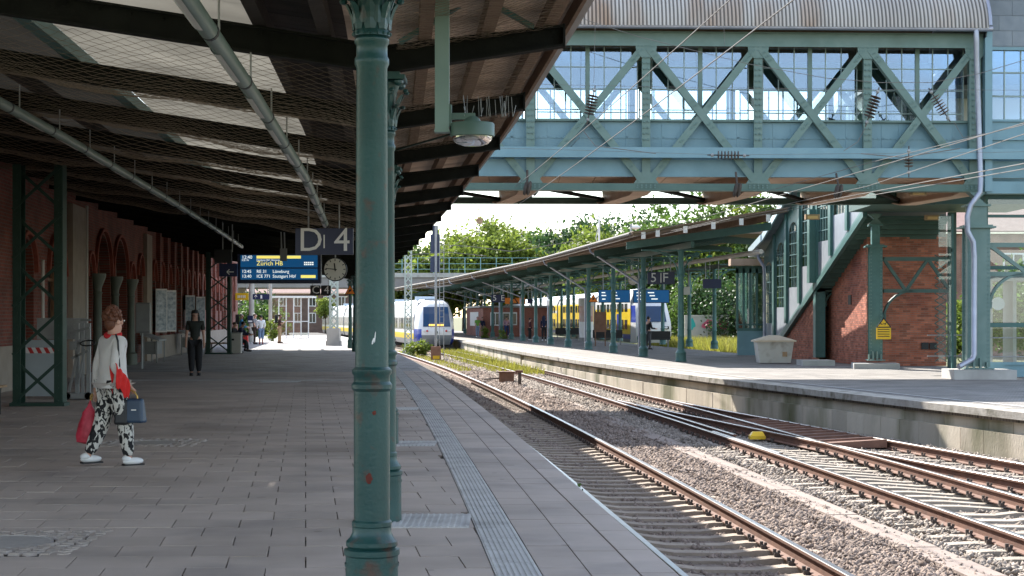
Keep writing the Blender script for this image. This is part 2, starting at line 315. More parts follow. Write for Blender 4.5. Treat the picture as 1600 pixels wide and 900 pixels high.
# ------------------------------------------------------------------ main platform
plat = MB(); ys = [-6, 0] + YS[:31]
vs = []; fs = []
for Y in ys:
    e = edge(Y); w = min(wall_x(Y), -10.4)
    vs += [(w, Y, -1.3), (w, Y, -.03), (e - .015, Y, -.03), (e - .015, Y, -1.3)]
for i in range(len(ys) - 1):
    for k in range(3): fs.append((i * 4 + k, (i + 1) * 4 + k, (i + 1) * 4 + k + 1, i * 4 + k + 1))
plat.add(vs, fs)
PLAT = struct(plat.build('platform', M['slab_joint']))
SK = -.124
def slab_hexa(mb, x0a, x1a, x0b, x1b, ya, yb, z0=-.03, z1=0.0):   # a: near edge, b: far edge
    g = .004; j = random.uniform(-.0015, .0015)
    mb.hexa([(x0a + g, ya + g, z0), (x1a - g, ya + g, z0), (x1b - g, yb - g, z0), (x0b + g, yb - g, z0)],
            [(x0a + g, ya + g, z1 + j), (x1a - g, ya + g, z1 + j), (x1b - g, yb - g, z1 + j), (x0b + g, yb - g, z1 + j)])
full = MB(); slab_hexa(full, 0, .5, SK * .5, .5 + SK * .5, 0, .5); full_me = full.mesh('paving_slab', M['slab'])
PATCH = [(-3.55, 11.6), (-4.5, 20.75)]
rest = MB(); n_ind = 0; cand = []
for j in range(82):
    ya = 6.4 + .5 * j; yb = ya + .5
    base = SK * ya + (.25 if j % 2 else 0)
    xr_a, xr_b = edge(ya) - 1.115, edge(yb) - 1.115
    xl = max(-.315 * yb - 1.2, wall_x(ya) + .05)
    k = math.floor((xl - base) / .5)
    while True:
        x0 = base + k * .5; x1 = x0 + .5; k += 1
        if x0 > xr_a - .04: break
        cx, cy = x0 + .22, ya + .25
        if any(abs(cx - p[0]) < .50 and abs(cy - p[1]) < .50 for p in PATCH): continue
        isfull = x1 <= min(xr_a, xr_b - SK * .5)
        cand.append((ya, x0, min(x1, xr_a), x0 + SK * .5, min(x1 + SK * .5, xr_b), yb, isfull))
for (ya, x0, x1, x0b, x1b, yb, isfull) in cand:
    seen = abs(x0 + .2) < .315 * yb and ya > 9.7
    if isfull and seen and n_ind < 232:
        inst('paving_slab', full_me, PLAT, (x0, ya, random.uniform(-.003, .003)), random.uniform(-.004, .004)); n_ind += 1
    else: slab_hexa(rest, x0, x1, x0b, x1b, ya, yb)
# slabs between the tactile line and the coping, laid square to the edge
for j in range(84):
    ya = 6.4 + .5 * j; yb = ya + .5
    for o0, o1 in ((.23, .53), (.53, .825)):
        dy = .25 if o0 < .3 else 0
        a, c = ya + dy, yb + dy
        args = (edge(a) - o1, edge(a) - o0, edge(c) - o1, edge(c) - o0, a, c)
        if 9.7 < a < 26.5 and n_ind < 299:
            m = MB(); slab_hexa(m, *args); m.build('paving_slab', M['slab'], PLAT); n_ind += 1
        else: slab_hexa(rest, *args)
rest.build('paving', M['slab'], PLAT, kind='stuff')
# coping stones
for j in range(46):
    a = 6.2 + j * 1.0; c = a + 1.0; m = MB(); g = .006
    m.hexa([(edge(a) - .222, a + g, -.25), (edge(a), a + g, -.25), (edge(c), c - g, -.25), (edge(c) - .222, c - g, -.25)],
           [(edge(a) - .222, a + g, .002), (edge(a), a + g, .002), (edge(c), c - g, .002), (edge(c) - .222, c - g, .002)]); m.build('coping_stone', M['slab'], PLAT)
# tactile line: ribbed tiles following the edge
L_T = .60; tm = MB(); tm.bx(-.14, .14, .003, L_T - .003, -.03, .001)
for k in range(8): x = -.122 + k * .035; tm.hexa([(x - .011, .005, .001), (x + .011, .005, .001), (x + .011, L_T - .005, .001), (x - .011, L_T - .005, .001)], [(x - .006, .012, .0065), (x + .006, .012, .0065), (x + .006, L_T - .012, .0065), (x - .006, L_T - .012, .0065)])
tile_me = tm.mesh('tactile_tile', M['tactile']); Y = 6.4; n = 0
while Y < 60:
    d = (edge(Y + .6) - edge(Y)) / .6; inst('tactile_tile', tile_me, PLAT, (edge(Y) - .97, Y, 0), math.atan(-d)); Y += L_T * math.cos(math.atan(d)); n += 1
for Yc in (8.5, 12.8, 20.6, 28.4, 36.2, 44.0):       # cross fields beside the columns
    m = MB(); x0, x1 = col_row(Yc) + .02, edge(Yc) - 1.13
    m.bx(x0, x1, Yc - .42, Yc + .42, -.02, .0035)
    nk = int((x1 - x0) / .045)
    for k in range(nk): x = x0 + (k + .5) * (x1 - x0) / nk; m.bx(x - .009, x + .009, Yc - .41, Yc + .41, .0035, .0085)
    m.build('tactile_field', M['tactile'], PLAT)
# cobbled squares round the manhole lids
cm = MB(); cm.hexa([(-.043, -.043, -.03), (.043, -.043, -.03), (.043, .043, -.03), (-.043, .043, -.03)], [(-.030, -.033, .007), (.033, -.029, .008), (.030, .033, .006), (-.033, .030, .008)]); cob_me = cm.mesh('cobble', M['cobble'])
for (cx, cy) in PATCH:
    m = MB(); m.bx(cx - .66, cx + .66, cy - .66, cy + .66, -.028, -.012); m.build('sand_bed', M['dark_boards'], PLAT)
    for i in range(12):
        for k in range(12):
            x = cx - .58 + i * .105 + random.uniform(-.014, .014); y = cy - .58 + k * .105 + random.uniform(-.014, .014)
            if math.hypot(x - cx, y - cy) < .395: continue
            inst('cobble', cob_me, PLAT, (x, y, random.uniform(-.004, .003)), random.uniform(0, 6), (random.uniform(.95, 1.2), random.uniform(.85, 1.1), 1))
    for k in range(24): a = k * 6.2832 / 24; inst('cobble', cob_me, PLAT, (cx + .40 * math.cos(a), cy + .40 * math.sin(a), 0), a, (.9, .95, 1))
    m = MB(); m.lathe([(.345, -.02), (.345, .004), (.325, .006), (.322, .001), (.30, .001), (.0, .003)], (cx, cy, 0), 32, cap=False); m.build('manhole_lid', M['cast'], PLAT, smooth=True)
# drain line across the platform, pale cover
m = MB(); m.bx(-9.6, -4.1, 41.05, 41.35, -.02, .008); m.build('drain_cover', M['tactile'], PLAT)
m = MB(); m.bx(-6.05, -5.15, 39.9, 40.6, -.02, .009); m.build('access_lid', M['tactile'], PLAT)
# far paving of the main platform, sunlit beyond the canopy
far = MB(); ys2 = [47.4, 52, 58, 64, 70, 76, 82, 90, 98, 106, 114, 122, 130, 140]
vs = []; fs = []
for Y in ys2: vs += [(wall_x(Y) + .02, Y, -.002), (edge(Y) + .0, Y, -.002)]
for i in range(len(ys2) - 1): fs.append((2 * i, 2 * i + 1, 2 * i + 3, 2 * i + 2))
far.add(vs, fs); FARP = far.build('far_paving', brick_mat('far_slabs', (0, 1), (.34, .32, .30), (.30, .28, .265), (.16, .15, .14), .5, .5, .008, bump=.1), PLAT)

# ------------------------------------------------------------------ tracks
RP = [(-.075, -.172), (.075, -.172), (.075, -.160), (.012, -.142), (.010, -.045), (.036, -.036), (.036, -.006), (.030, 0), (-.030, 0), (-.036, -.006), (-.036, -.036), (-.010, -.045), (-.012, -.142), (-.075, -.160)]
RMI = [0] * 14; RMI[7] = 1; RMI[6] = 1; RMI[8] = 1
def rail(fx, y0, y1, parent, step=1.5):
    n = max(2, int((y1 - y0) / step)); pts = [(fx(y0 + (y1 - y0) * i / n), y0 + (y1 - y0) * i / n, RAIL) for i in range(n + 1)]
    m = MB(); m.sweep(pts, RP, RMI); return m.build('rail', [M['rust'], M['railtop']], parent, smooth=30)
def off(o): return lambda Y: edge(Y) + o
DP = [(8, 12.2), (14, 10.85), (20, 9.50), (23.8, 8.70), (26.45, 8.14), (28.7, 7.68), (31.2, 7.2), (34.3, 6.63), (37.4, 6.07), (41.2, 5.35), (45, 4.70), (48.5, 4.12), (52, edge(52) + 6.5), (60, edge(60) + 6.5)]
def div(o):
    def f(Y):
        for (a, p), (c, q) in zip(DP, DP[1:]):
            if Y <= c: return p + (q - p) * (Y - a) / (c - a) + o
        return edge(Y) + 6.5 + o
    return f
def sleeper_mesh(name, m_, L=2.6, dip=.035):
    m = MB(); h = L / 2; xs = [-h, -h + .28, -.92, -.58, -.30, .30, .58, .92, h - .28, h]; tz = [-.02, 0, 0, 0, -dip, -dip, 0, 0, 0, -.02]
    vs = []; fs = []
    for x, t in zip(xs, tz): vs += [(x, -.145, -.20), (x, -.105, t), (x, .105, t), (x, .145, -.20)]
    for i in range(len(xs) - 1):
        for k in range(3): fs.append((i * 4 + k, i * 4 + k + 1, (i + 1) * 4 + k + 1, (i + 1) * 4 + k))
    fs += [(0, 3, 2, 1), (len(vs) - 4, len(vs) - 3, len(vs) - 2, len(vs) - 1)]
    m.add(vs, fs); return m.mesh(name, m_)
def clip(mb, x, y, a):
    cs, sn = math.cos(a), math.sin(a)
    for sgn in (-1, 1):
        px, py = x + sgn * .10 * cs, y + sgn * .10 * sn
        mb.box((px, py, RAIL - .155), (.055, .12, .04), a); mb.box((px + sgn * .02 * cs, py + sgn * .02 * sn, RAIL - .125), (.036, .036, .055), a)
        mb.box((px - sgn * .02 * cs, py - .03, RAIL - .122), (.03, .03, .03), a)
SZ = RAIL - .175
T1 = thing('railway_track', 'brown ballasted track right beside the near platform edge', 'railway track', (edge(30) + 1.67, 30, SZ))
rail(off(.92), 4, 125, T1); rail(off(2.42), 4, 125, T1)
sm = sleeper_mesh('sleeper', M['sleeper_old']); ck = MB(); farsl = MB(); Y = 6.0
while Y < 100:
    d = (edge(Y + .3) - edge(Y - .3)) / .6; a = math.atan(d); x = edge(Y) + 1.67
    if Y < 70: inst('sleeper', sm, T1, (x, Y, SZ), a + random.uniform(-.01, .01))
    else: farsl.box((x, Y, SZ - .1), (2.6, .24, .2), a)
    if Y < 62:
        for o in (.92, 2.42): clip(ck, edge(Y) + o, Y, a)
    Y += .60
farsl.build('far_sleepers', M['sleeper_old'], T1, kind='stuff'); ck.build('rail_clips', M['clip'], T1, kind='stuff')
T2 = thing('railway_track', 'middle track with pale concrete sleepers leading to the white train', 'railway track', (edge(30) + 5.75, 30, SZ))
rail(off(5.0), 5, 240, T2); rail(off(6.5), 5, 46.5, T2); rail(off(6.5), 49.5, 240, T2)
s2 = sleeper_mesh('sleeper', M['sleeper_new']); ck = MB(); farsl = MB(); Y = 7.0
while Y < 190:
    d = (edge(Y + .3) - edge(Y - .3)) / .6; a = math.atan(d); x = edge(Y) + 5.75
    if Y < 22: inst('sleeper', s2, T2, (x, Y, SZ), a)
    elif Y < 52:
        x0, x1 = edge(Y) + 4.45, max(edge(Y) + 7.05, div(0)(Y) + .55); inst('sleeper', s2, T2, ((x0 + x1) / 2, Y, SZ), a * .8, ((x1 - x0) / 2.6, 1, 1))
    elif Y < 90: inst('sleeper', s2, T2, (x, Y, SZ), a)
    else: farsl.box((x, Y, SZ - .1), (2.6, .24, .2), a)
    if Y < 75:
        for o in (5.0, 6.5): clip(ck, edge(Y) + o, Y, a)
    Y += .60
farsl.build('far_sleepers', M['sleeper_new'], T2, kind='stuff'); ck.build('rail_clips', M['clip'], T2, kind='stuff')
T3 = thing('railway_turnout', 'diverging turnout branching right towards the island platform wall', 'railway turnout', (7, 30, SZ))
rail(div(0), 8, 49.5, T3, 1.2); rail(div(-1.47), 8, 46.5, T3, 1.2)
ck = MB(); Y = 8.2
while Y < 44:
    a = -.17
    if Y < 22: inst('sleeper', s2, T3, (div(0)(Y) - .73, Y, SZ), a)
    clip(ck, div(0)(Y), Y, a)
    if abs(div(-1.47)(Y) - edge(Y) - 6.5) > .25: clip(ck, div(-1.47)(Y), Y, a)
    Y += .60
ck.build('rail_clips', M['clip'], T3, kind='stuff')
# check rails at the frog
m = MB(); m.sweep([(edge(y) + 5.09, y, RAIL) for y in (28.5, 30, 32, 34)], RP, RMI); m.build('check_rail', [M['rust'], M['railtop']], T3)
m = MB(); m.sweep([(edge(y) + 5.30 - .003 * (y - 36) , y, RAIL) for y in (33, 36, 39, 42, 45)], RP, RMI); m.build('check_rail', [M['rust'], M['railtop']], T3)
# dark timber crossing boards between the two diverging rails
for k in range(11):
    y0 = 31.3 + k * .66; xr = div(0)(y0) - .1; xl = div(-1.47)(y0) + .16 + max(0, (33.5 - y0)) * .06
    m = MB(); m.hexa([(xl, y0, RAIL - .14), (xr, y0 + .1, RAIL - .14), (xr, y0 + .72, RAIL - .14), (xl, y0 + .62, RAIL - .14)],
                     [(xl, y0 + .02, RAIL - .045), (xr, y0 + .12, RAIL + .015), (xr, y0 + .70, RAIL - .02), (xl, y0 + .60, RAIL - .07)])
    m.build('cover_board', M['rust'], T3)
# concrete cable trough between the tracks
CT = thing('cable_trough', 'pinkish concrete cable trough lids in a line between the tracks', 'cable trough', (edge(22) + 4.02, 22, -.95))
tm = MB(); tm.bx(-.19, .19, .004, .996, -.08, .045); lid_me = tm.mesh('trough_lid', M['trough'])
for k in range(60):
    y = 8 + k; inst('trough_lid', lid_me, CT, (edge(y) + 4.02, y, -.968 + random.uniform(-.006, .006)), math.atan(-(edge(y + 1) - edge(y))))

# ------------------------------------------------------------------ ballast stones (nobody could count them)
rng = np.random.default_rng(3)
ico = np.array([(1, 0, .1), (-.9, .2, 0), (.1, 1, -.1), (-.1, -1, .1), (0, .15, .85), (.1, 0, -.8)])
icf = np.array([(0, 2, 4), (2, 1, 4), (1, 3, 4), (3, 0, 4), (2, 0, 5), (1, 2, 5), (3, 1, 5), (0, 3, 5)])
def stones(name, label, n, fx0, fx1, y0, y1, m_, zf, smin=.022, smax=.045, powr=2.0):
    u = rng.random(n); Yv = y0 * (y1 / y0) ** u      # denser near the camera
    E0 = -3.539e-4 * Yv ** 2 - .06763 * Yv + 1.7317
    a = fx0(Yv, E0); c = fx1(Yv, E0); X = a + (c - a) * rng.random(n)
    s = (smin + (smax - smin) * rng.random(n)) * (1 + np.clip((Yv - 25) / 45, 0, 1.2))
    Z = zf(X - E0, Yv) + s * .25
    sc = s[:, None, None] * (0.65 + .7 * rng.random((n, 1, 3)))
    ang = rng.random(n) * 6.283; ca, sa = np.cos(ang), np.sin(ang)
    V = ico[None] * (1 + .25 * rng.standard_normal((n, 6, 3))) * sc
    tilt = rng.random(n) * 1.5; ct, st = np.cos(tilt), np.sin(tilt)
    y_, z_ = V[..., 1] * ct[:, None] - V[..., 2] * st[:, None], V[..., 1] * st[:, None] + V[..., 2] * ct[:, None]
    x_, y2 = V[..., 0] * ca[:, None] - y_ * sa[:, None], V[..., 0] * sa[:, None] + y_ * ca[:, None]
    V = np.stack([x_ + X[:, None], y2 + Yv[:, None], z_ + Z[:, None]], -1)
    F = icf[None] + 6 * np.arange(n)[:, None, None]
    return tag(np_obj(name, V.reshape(-1, 3), F.reshape(-1, 3), m_), label, 'ballast', None, 'stuff')
def zf1(o, Y): return np.where((o > 1.0) & (o < 2.34), -1.025, np.where(np.abs(o - .92) < .1, -1.03, np.where(np.abs(o - 2.42) < .1, -1.03, np.where(np.abs(o - 4.02) < .15, -.965, -.955)))) + .035 * np.sin(o * 9 + Y * 1.3) * .4
stones('ballast', 'rust-brown crushed stone ballast under and beside the near track', 60000, lambda Y, E: E + .05, lambda Y, E: E + 4.05, 11.5, 75, M['stone_brown'], zf1)
def zf2(o, Y): return np.where((o > 5.1) & (o < 6.4), -1.015, np.where(np.abs(o - 5.0) < .1, -1.03, np.where(np.abs(o - 6.5) < .1, -1.03, -.965))) + .015 * np.sin(o * 8 + Y)
def far_np(Y): return np.where(Y > 140, far_edge(140) - .15 * (Y - 140), -7.866e-6 * Y ** 3 + .0024483 * Y * Y - .35902 * Y + 17.702)
stones('ballast', 'pale grey crushed stone ballast round the middle track', 56000, lambda Y, E: E + 4.0, lambda Y, E: far_np(Y) - .28, 13, 110, M['stone_grey'], zf2)

# ------------------------------------------------------------------ island platform: body, coping, retaining wall blocks
ys = [14, 18, 22, 26] + [29 + .85 * k for k in range(60)] + list(range(82, 261, 8))
isl = MB(); vs = []; fs = []
for Y in ys: e = far_edge(Y); vs += [(e + .12, Y, -1.3), (e + .12, Y, PZ - .2), (e + .01, Y, PZ - .2), (e + .01, Y, PZ - .006), (e + 9.6 + max(0, 62 - Y) * .3, Y, PZ - .006), (e + 9.6 + max(0, 62 - Y) * .3, Y, -1.3)]
for i in range(len(ys) - 1):
    for k in range(5): fs.append((i * 6 + k, (i + 1) * 6 + k, (i + 1) * 6 + k + 1, i * 6 + k + 1))
isl.add(vs, fs); ISL = struct(isl.build('island_platform', brick_mat('small_pavers', (0, 1), (.25, .232, .212), (.205, .192, .176), (.09, .085, .078), .22, .11, .008, bump=.15)))
def run(mb, y0, y1, o0, o1, z0, z1, g=.006):
    a0, a1, c0, c1 = far_edge(y0) + o0, far_edge(y0) + o1, far_edge(y1) + o0, far_edge(y1) + o1
    mb.hexa([(a0, y0 + g, z0), (a1, y0 + g, z0), (c1, y1 - g, z0), (c0, y1 - g, z0)], [(a0, y0 + g, z1), (a1, y0 + g, z1), (c1, y1 - g, z1), (c0, y1 - g, z1)])
yb = [18 + .85 * k for k in range(75)]
for i, (a, c) in enumerate(zip(yb, yb[1:])):
    m = MB(); run(m, a, c, .06 + random.uniform(0, .012), .3, -.53, PZ - .135, .014); m.build('wall_block', M['wall_conc'], ISL)
    m = MB(); run(m, a, c, -.04 + random.uniform(-.01, .01), .3, -1.2, -.53, .014); m.build('wall_block', M['wall_conc'], ISL)
yc = [18 + 1.25 * k for k in range(60)]
for a, c in zip(yc, yc[1:]):
    m = MB(); run(m, a, c, -.10, .55, PZ - .135, PZ + .004 + random.uniform(-.003, .003), .004); m.build('coping_stone', M['coping'], ISL)
for (a, c) in ((93, 120), (120, 150), (150, 200), (81.75, 93)):
    n = 6
    for k in range(n):
        m = MB(); run(m, a + (c - a) * k / n, a + (c - a) * (k + 1) / n, -.10, .55, PZ - .135, PZ + .004); m.build('coping_stone', M['coping'], ISL)
        m = MB(); run(m, a + (c - a) * k / n, a + (c - a) * (k + 1) / n, 0, .3, -1.2, PZ - .135); m.build('wall_block', M['wall_conc'], ISL)
# pale line painted along the island platform
m = MB(); pts = [far_edge(y) for y in range(26, 120, 3)]
for k, y in enumerate(range(26, 117, 3)):
    m.add([(far_edge(y) + .95, y, PZ + .003), (far_edge(y) + 1.05, y, PZ + .003), (far_edge(y + 3) + 1.05, y + 3, PZ + .003), (far_edge(y + 3) + .95, y + 3, PZ + .003)], [(0, 1, 2, 3)])
m.build('safety_line', M['tactile'], ISL)
# ------------------------------------------------------------------ canopy over the main platform
def transl(name, col, tr=.75):
    m = bpy.data.materials.new(name); m.use_nodes = True; N, L = m.node_tree.nodes, m.node_tree.links; N.clear()
    o = N.new('ShaderNodeOutputMaterial'); t = N.new('ShaderNodeBsdfTranslucent'); d = N.new('ShaderNodeBsdfDiffuse'); x = N.new('ShaderNodeMixShader')
    geo = N.new('ShaderNodeNewGeometry'); nz = N.new('ShaderNodeTexNoise'); nz.inputs['Scale'].default_value = .9; nz.inputs['Detail'].default_value = 8; L.new(geo.outputs['Position'], nz.inputs['Vector'])
    mr = N.new('ShaderNodeMapRange'); mr.inputs[1].default_value = .3; mr.inputs[2].default_value = .7; mr.inputs[3].default_value = .72; mr.inputs[4].default_value = 1.0; L.new(nz.outputs['Fac'], mr.inputs[0])
    hs = N.new('ShaderNodeHueSaturation'); hs.inputs['Color'].default_value = tuple(col) + (1,); L.new(mr.outputs[0], hs.inputs['Value'])
    for s in (t, d): L.new(hs.outputs[0], s.inputs[0])
    x.inputs[0].default_value = tr; L.new(d.outputs[0], x.inputs[1]); L.new(t.outputs[0], x.inputs[2]); L.new(x.outputs[0], o.inputs[0]); return m
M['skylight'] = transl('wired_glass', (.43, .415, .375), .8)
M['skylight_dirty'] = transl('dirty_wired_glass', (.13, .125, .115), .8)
BEAM_Y = [4.6, 8.5] + [12.8 + 3.9 * k for k in range(19)]
def top_z(o): return 3.655 + (.155 * -o if o < 0 else .115 * o)
CAN = thing('platform_canopy', 'dark boarded butterfly canopy on green iron columns over the near platform', 'canopy', (col_row(40), 40, 0))
TIP = 1.38
for i, Y in enumerate(BEAM_Y):
    c = col_row(Y); xl = max(wall_x(Y) + .05, c - 7.9); ol = c - xl; zl = 3.44 + .155 * ol; tip = c + TIP
    m = MB()
    web = [(xl, Y - .008, zl), (c, Y - .008, 3.44), (tip, Y - .008, 3.645), (tip, Y - .008, 3.645 + .165), (c, Y - .008, 3.65), (xl, Y - .008, zl + .215)]
    m.prism(web[::-1], (0, .016, 0))
    for w, z0, z1 in ((.13, 0, .018), (.13, -.02, 0)):
        base = [(xl, zl), (c, 3.44), (tip, 3.645)] if z0 == 0 else [(xl, zl + .215), (c, 3.65), (tip, 3.81)]
        for (x0, za), (x1, zb) in zip(base, base[1:]):
            m.hexa([(x0, Y - w / 2, za + z0), (x1, Y - w / 2, zb + z0), (x1, Y + w / 2, zb + z0), (x0, Y + w / 2, za + z0)], [(x0, Y - w / 2, za + z1), (x1, Y - w / 2, zb + z1), (x1, Y + w / 2, zb + z1), (x0, Y + w / 2, za + z1)])
    m.bx(tip - .004, tip + .014, Y - .065, Y + .065, 3.64, 3.815)
    if i < 8:
        n = 9
        for k in range(n): x = c + .1 + k * 1.2 / (n - 1); m.box((x, Y - .012, 3.60 + (x - c) * .13), (.022, .02, .022))
        for k in range(26): x = c - .2 - k * .25; m.box((x, Y - .012, 3.60 - (x - c) * .155), (.022, .02, .022))
    m.build('roof_beam', M['beam'], CAN)
PY = [3.2] + [4 + 1.95 * k for k in range(42)]
def along(o, z, prof, name, m_, y0=3.2, y1=85.6, smooth=False):
    pts = [(col_row(Y) + o, Y, z) for Y in [y0] + [y for y in PY if y0 < y < y1] + [y1]]
    m = MB(); m.sweep(pts, prof); return m.build(name, m_, CAN, smooth=smooth)
def rect(w, h): return [(-w / 2, 0), (w / 2, 0), (w / 2, h), (-w / 2, h)]
PUR = {.32: 'purlin', .80: 'purlin', 1.28: 'purlin', -.45: 'purlin', -.95: 'purlin', -4.3: 'purlin', -5.25: 'purlin', -6.2: 'purlin', -7.2: 'purlin'}
for o in PUR: along(o, top_z(o) + .001, rect(.10, .14), 'purlin', M['purlin'] if o > -.3 else M['dark_boards'])
along(-3.14, top_z(-3.14) + .001, rect(.13, .135), 'glazing_bar', M['far_green'])
# deck boards laid across the purlins
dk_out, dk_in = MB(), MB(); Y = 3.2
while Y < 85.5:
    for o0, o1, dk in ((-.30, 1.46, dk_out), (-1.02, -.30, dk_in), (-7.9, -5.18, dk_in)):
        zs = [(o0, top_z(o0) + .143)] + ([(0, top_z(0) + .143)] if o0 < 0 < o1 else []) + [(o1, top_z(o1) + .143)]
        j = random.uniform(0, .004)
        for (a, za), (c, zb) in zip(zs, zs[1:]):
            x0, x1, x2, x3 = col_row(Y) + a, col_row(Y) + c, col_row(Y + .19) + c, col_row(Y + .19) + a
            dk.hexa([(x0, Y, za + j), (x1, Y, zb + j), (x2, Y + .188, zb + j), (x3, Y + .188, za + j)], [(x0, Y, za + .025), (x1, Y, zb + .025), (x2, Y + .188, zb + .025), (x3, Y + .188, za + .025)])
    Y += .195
dk_out.build('deck_boards', M['plank'], CAN, kind='stuff'); dk_in.build('shaded_deck_boards', M['dark_boards'], CAN, kind='stuff')
along(1.455, top_z(1.455) + .02, rect(.03, .15), 'eaves_board', M['purlin'])
along(1.60, top_z(1.46) + .165, [(-.2, 0), (.01, 0), (.01, .012), (-.2, .012)], 'eaves_sheet', M['grey_metal'])
for a, c in zip(BEAM_Y, BEAM_Y[1:]):
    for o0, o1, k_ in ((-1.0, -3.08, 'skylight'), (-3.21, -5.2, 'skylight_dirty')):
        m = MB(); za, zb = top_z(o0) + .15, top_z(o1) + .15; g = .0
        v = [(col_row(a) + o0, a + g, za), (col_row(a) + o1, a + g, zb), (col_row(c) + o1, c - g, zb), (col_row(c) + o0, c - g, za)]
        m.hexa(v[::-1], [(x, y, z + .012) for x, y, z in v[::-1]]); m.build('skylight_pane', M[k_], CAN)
# bird net of cords, sagging from beam to beam
def net(name, Y0, Y1, o0, o1, cell, sag, wid, zoff=0):
    nx, ny = int(abs(o1 - o0) / cell), int((Y1 - Y0) / cell); t = np.linspace(0, 1, ny + 1)
    r = np.random.default_rng(int(Y0 * 10)); oo = np.linspace(o0, o1, nx + 1)
    T, O = np.meshgrid(t, oo, indexing='ij'); YY = Y0 + (Y1 - Y0) * T
    ca, cb = col_row(Y0), col_row(Y1); X = ca + (cb - ca) * T + O + r.normal(0, .004, T.shape)
    wob = .03 * np.sin(O * 1.9 + Y0) + .02 * np.sin(O * 4.3 + Y0 * 2)
    Z = np.where(O < 0, 3.43 + .155 * -O, 3.43 + .15 * O) + zoff - (sag + wob) * 4 * T * (1 - T) + r.normal(0, .004, T.shape)
    Pn = np.stack([X, YY, Z], -1); idx = np.arange((nx + 1) * (ny + 1)).reshape(ny + 1, nx + 1)
    ii, jj = np.meshgrid(np.arange(ny), np.arange(nx), indexing='ij'); even = (ii + jj) % 2 == 0
    e = np.concatenate([np.stack([idx[:-1, :-1][even], idx[1:, 1:][even]], -1), np.stack([idx[1:, :-1][~even], idx[:-1, 1:][~even]], -1)])
    Pf = Pn.reshape(-1, 3); p, q = Pf[e[:, 0]], Pf[e[:, 1]]; d = q - p; d /= np.linalg.norm(d, axis=1)[:, None]
    s = np.cross(d, np.array([0, 0, 1.])); s /= np.linalg.norm(s, axis=1)[:, None]; u = np.cross(s, d)
    offs = [s * wid, -s * .5 * wid + u * .87 * wid, -s * .5 * wid - u * .87 * wid]
    V = np.stack([p + o for o in offs] + [q + o for o in offs], 1); n = len(e)
    F = np.array([(0, 1, 4, 3), (1, 2, 5, 4), (2, 0, 3, 5)])[None] + 6 * np.arange(n)[:, None, None]
    o = np_obj('bird_net', V.reshape(-1, 3), F.reshape(-1, 4), M['net'], CAN); o['kind'] = 'stuff'; return o
for k in range(2, 9):
    a, c = BEAM_Y[k], BEAM_Y[k + 1]; far_ = k > 3
    net('bird_net', a + .06, c - .06, -.15, -7.2, .13 if far_ else .075, .17, .003 if far_ else .0017)
for k in range(1, 4):
    a, c = BEAM_Y[k], BEAM_Y[k + 1]; net('bird_net', a + .06, c - .06, .1, 1.3, .05, .03, .0016, .16)

# ---- columns of the canopy
SHAFT = [(.098, .50), (.102, .505), (.102, .525), (.092, .535), (.0925, 1.19), (.104, 1.205), (.104, 1.225), (.093, 1.24), (.093, 1.27), (.102, 1.283), (.102, 1.30), (.085, 1.315), (.079, 2.84), (.088, 2.86), (.088, 2.885), (.080, 2.90), (.080, 2.955), (.089, 2.968), (.089, 2.985), (.079, 2.995)]
BASE = [(.136, 0), (.136, .04), (.134, .06), (.134, .35), (.142, .36), (.142, .385), (.120, .392), (.132, .405), (.132, .425), (.112, .445), (.100, .47), (.100, .50)]
def column_meshes():
    s = MB(); s.lathe(SHAFT, n=32, cap=False); sh = s.mesh('column', M['col_green'], 35)
    s = MB(); s.lathe(BASE, n=32); s.lathe([(.139, .300), (.139, .315)], n=32, cap=False); ba = s.mesh('base', M['col_green'], 35)
    s = MB(); s.lathe([(.079, 2.995), (.094, 3.00), (.094, 3.02), (.088, 3.03), (.086, 3.12), (.098, 3.28), (.125, 3.36), (.14, 3.37)], n=24)
    for k in range(16): a = k * 6.2832 / 16; s.ball((.092 * math.cos(a), .092 * math.sin(a), 3.012), .011, 6, 4)
    for ring, (z0, z1, r1, n_, w) in enumerate(((3.03, 3.19, .145, 8, .034), (3.06, 3.31, .185, 8, .042))):
        for k in range(n_):
            a = (k + .5 * ring) * 6.2832 / n_; ca, sa = math.cos(a), math.sin(a); pr = None
            for t in range(7):
                u = t / 6; r = .088 + (r1 - .088) * u ** 2.2; z = z0 + (z1 - z0) * (u if u < .85 else .85 + .15 * (u - .85) - .25 * (u - .85)); hw = w * (1 - .55 * u ** 3) * (.75 + .25 * math.sin(u * 12))
                cur = [(r * ca - hw * sa, r * sa + hw * ca, z), ((r + .012) * ca, (r + .012) * sa, z), (r * ca + hw * sa, r * sa - hw * ca, z), ((r - .008) * ca, (r - .008) * sa, z + .004)]
                if pr: s.add(pr + cur, [(0, 1, 5, 4), (1, 2, 6, 5), (2, 3, 7, 6), (3, 0, 4, 7)])
                pr = cur
            s.ball((r1 * ca, r1 * sa, z1 - .012), (.022, .022, .016), 6, 4)
    for sx in (-1, 1):
        for sy in (-1, 1): s.ball((sx * .12, sy * .12, 3.36), (.04, .04, .03), 8, 5)
    s.box((0, 0, 3.395), (.34, .34, .035)); s.box((0, 0, 3.425), (.26, .26, .028))
    return sh, ba, s.mesh('capital', M['col_green'], 35)
sh_me, ba_me, ca_me = column_meshes()
COL_Y = [8.5, 12.8, 20.6] + [28.4 + 7.8 * k for k in range(8)]
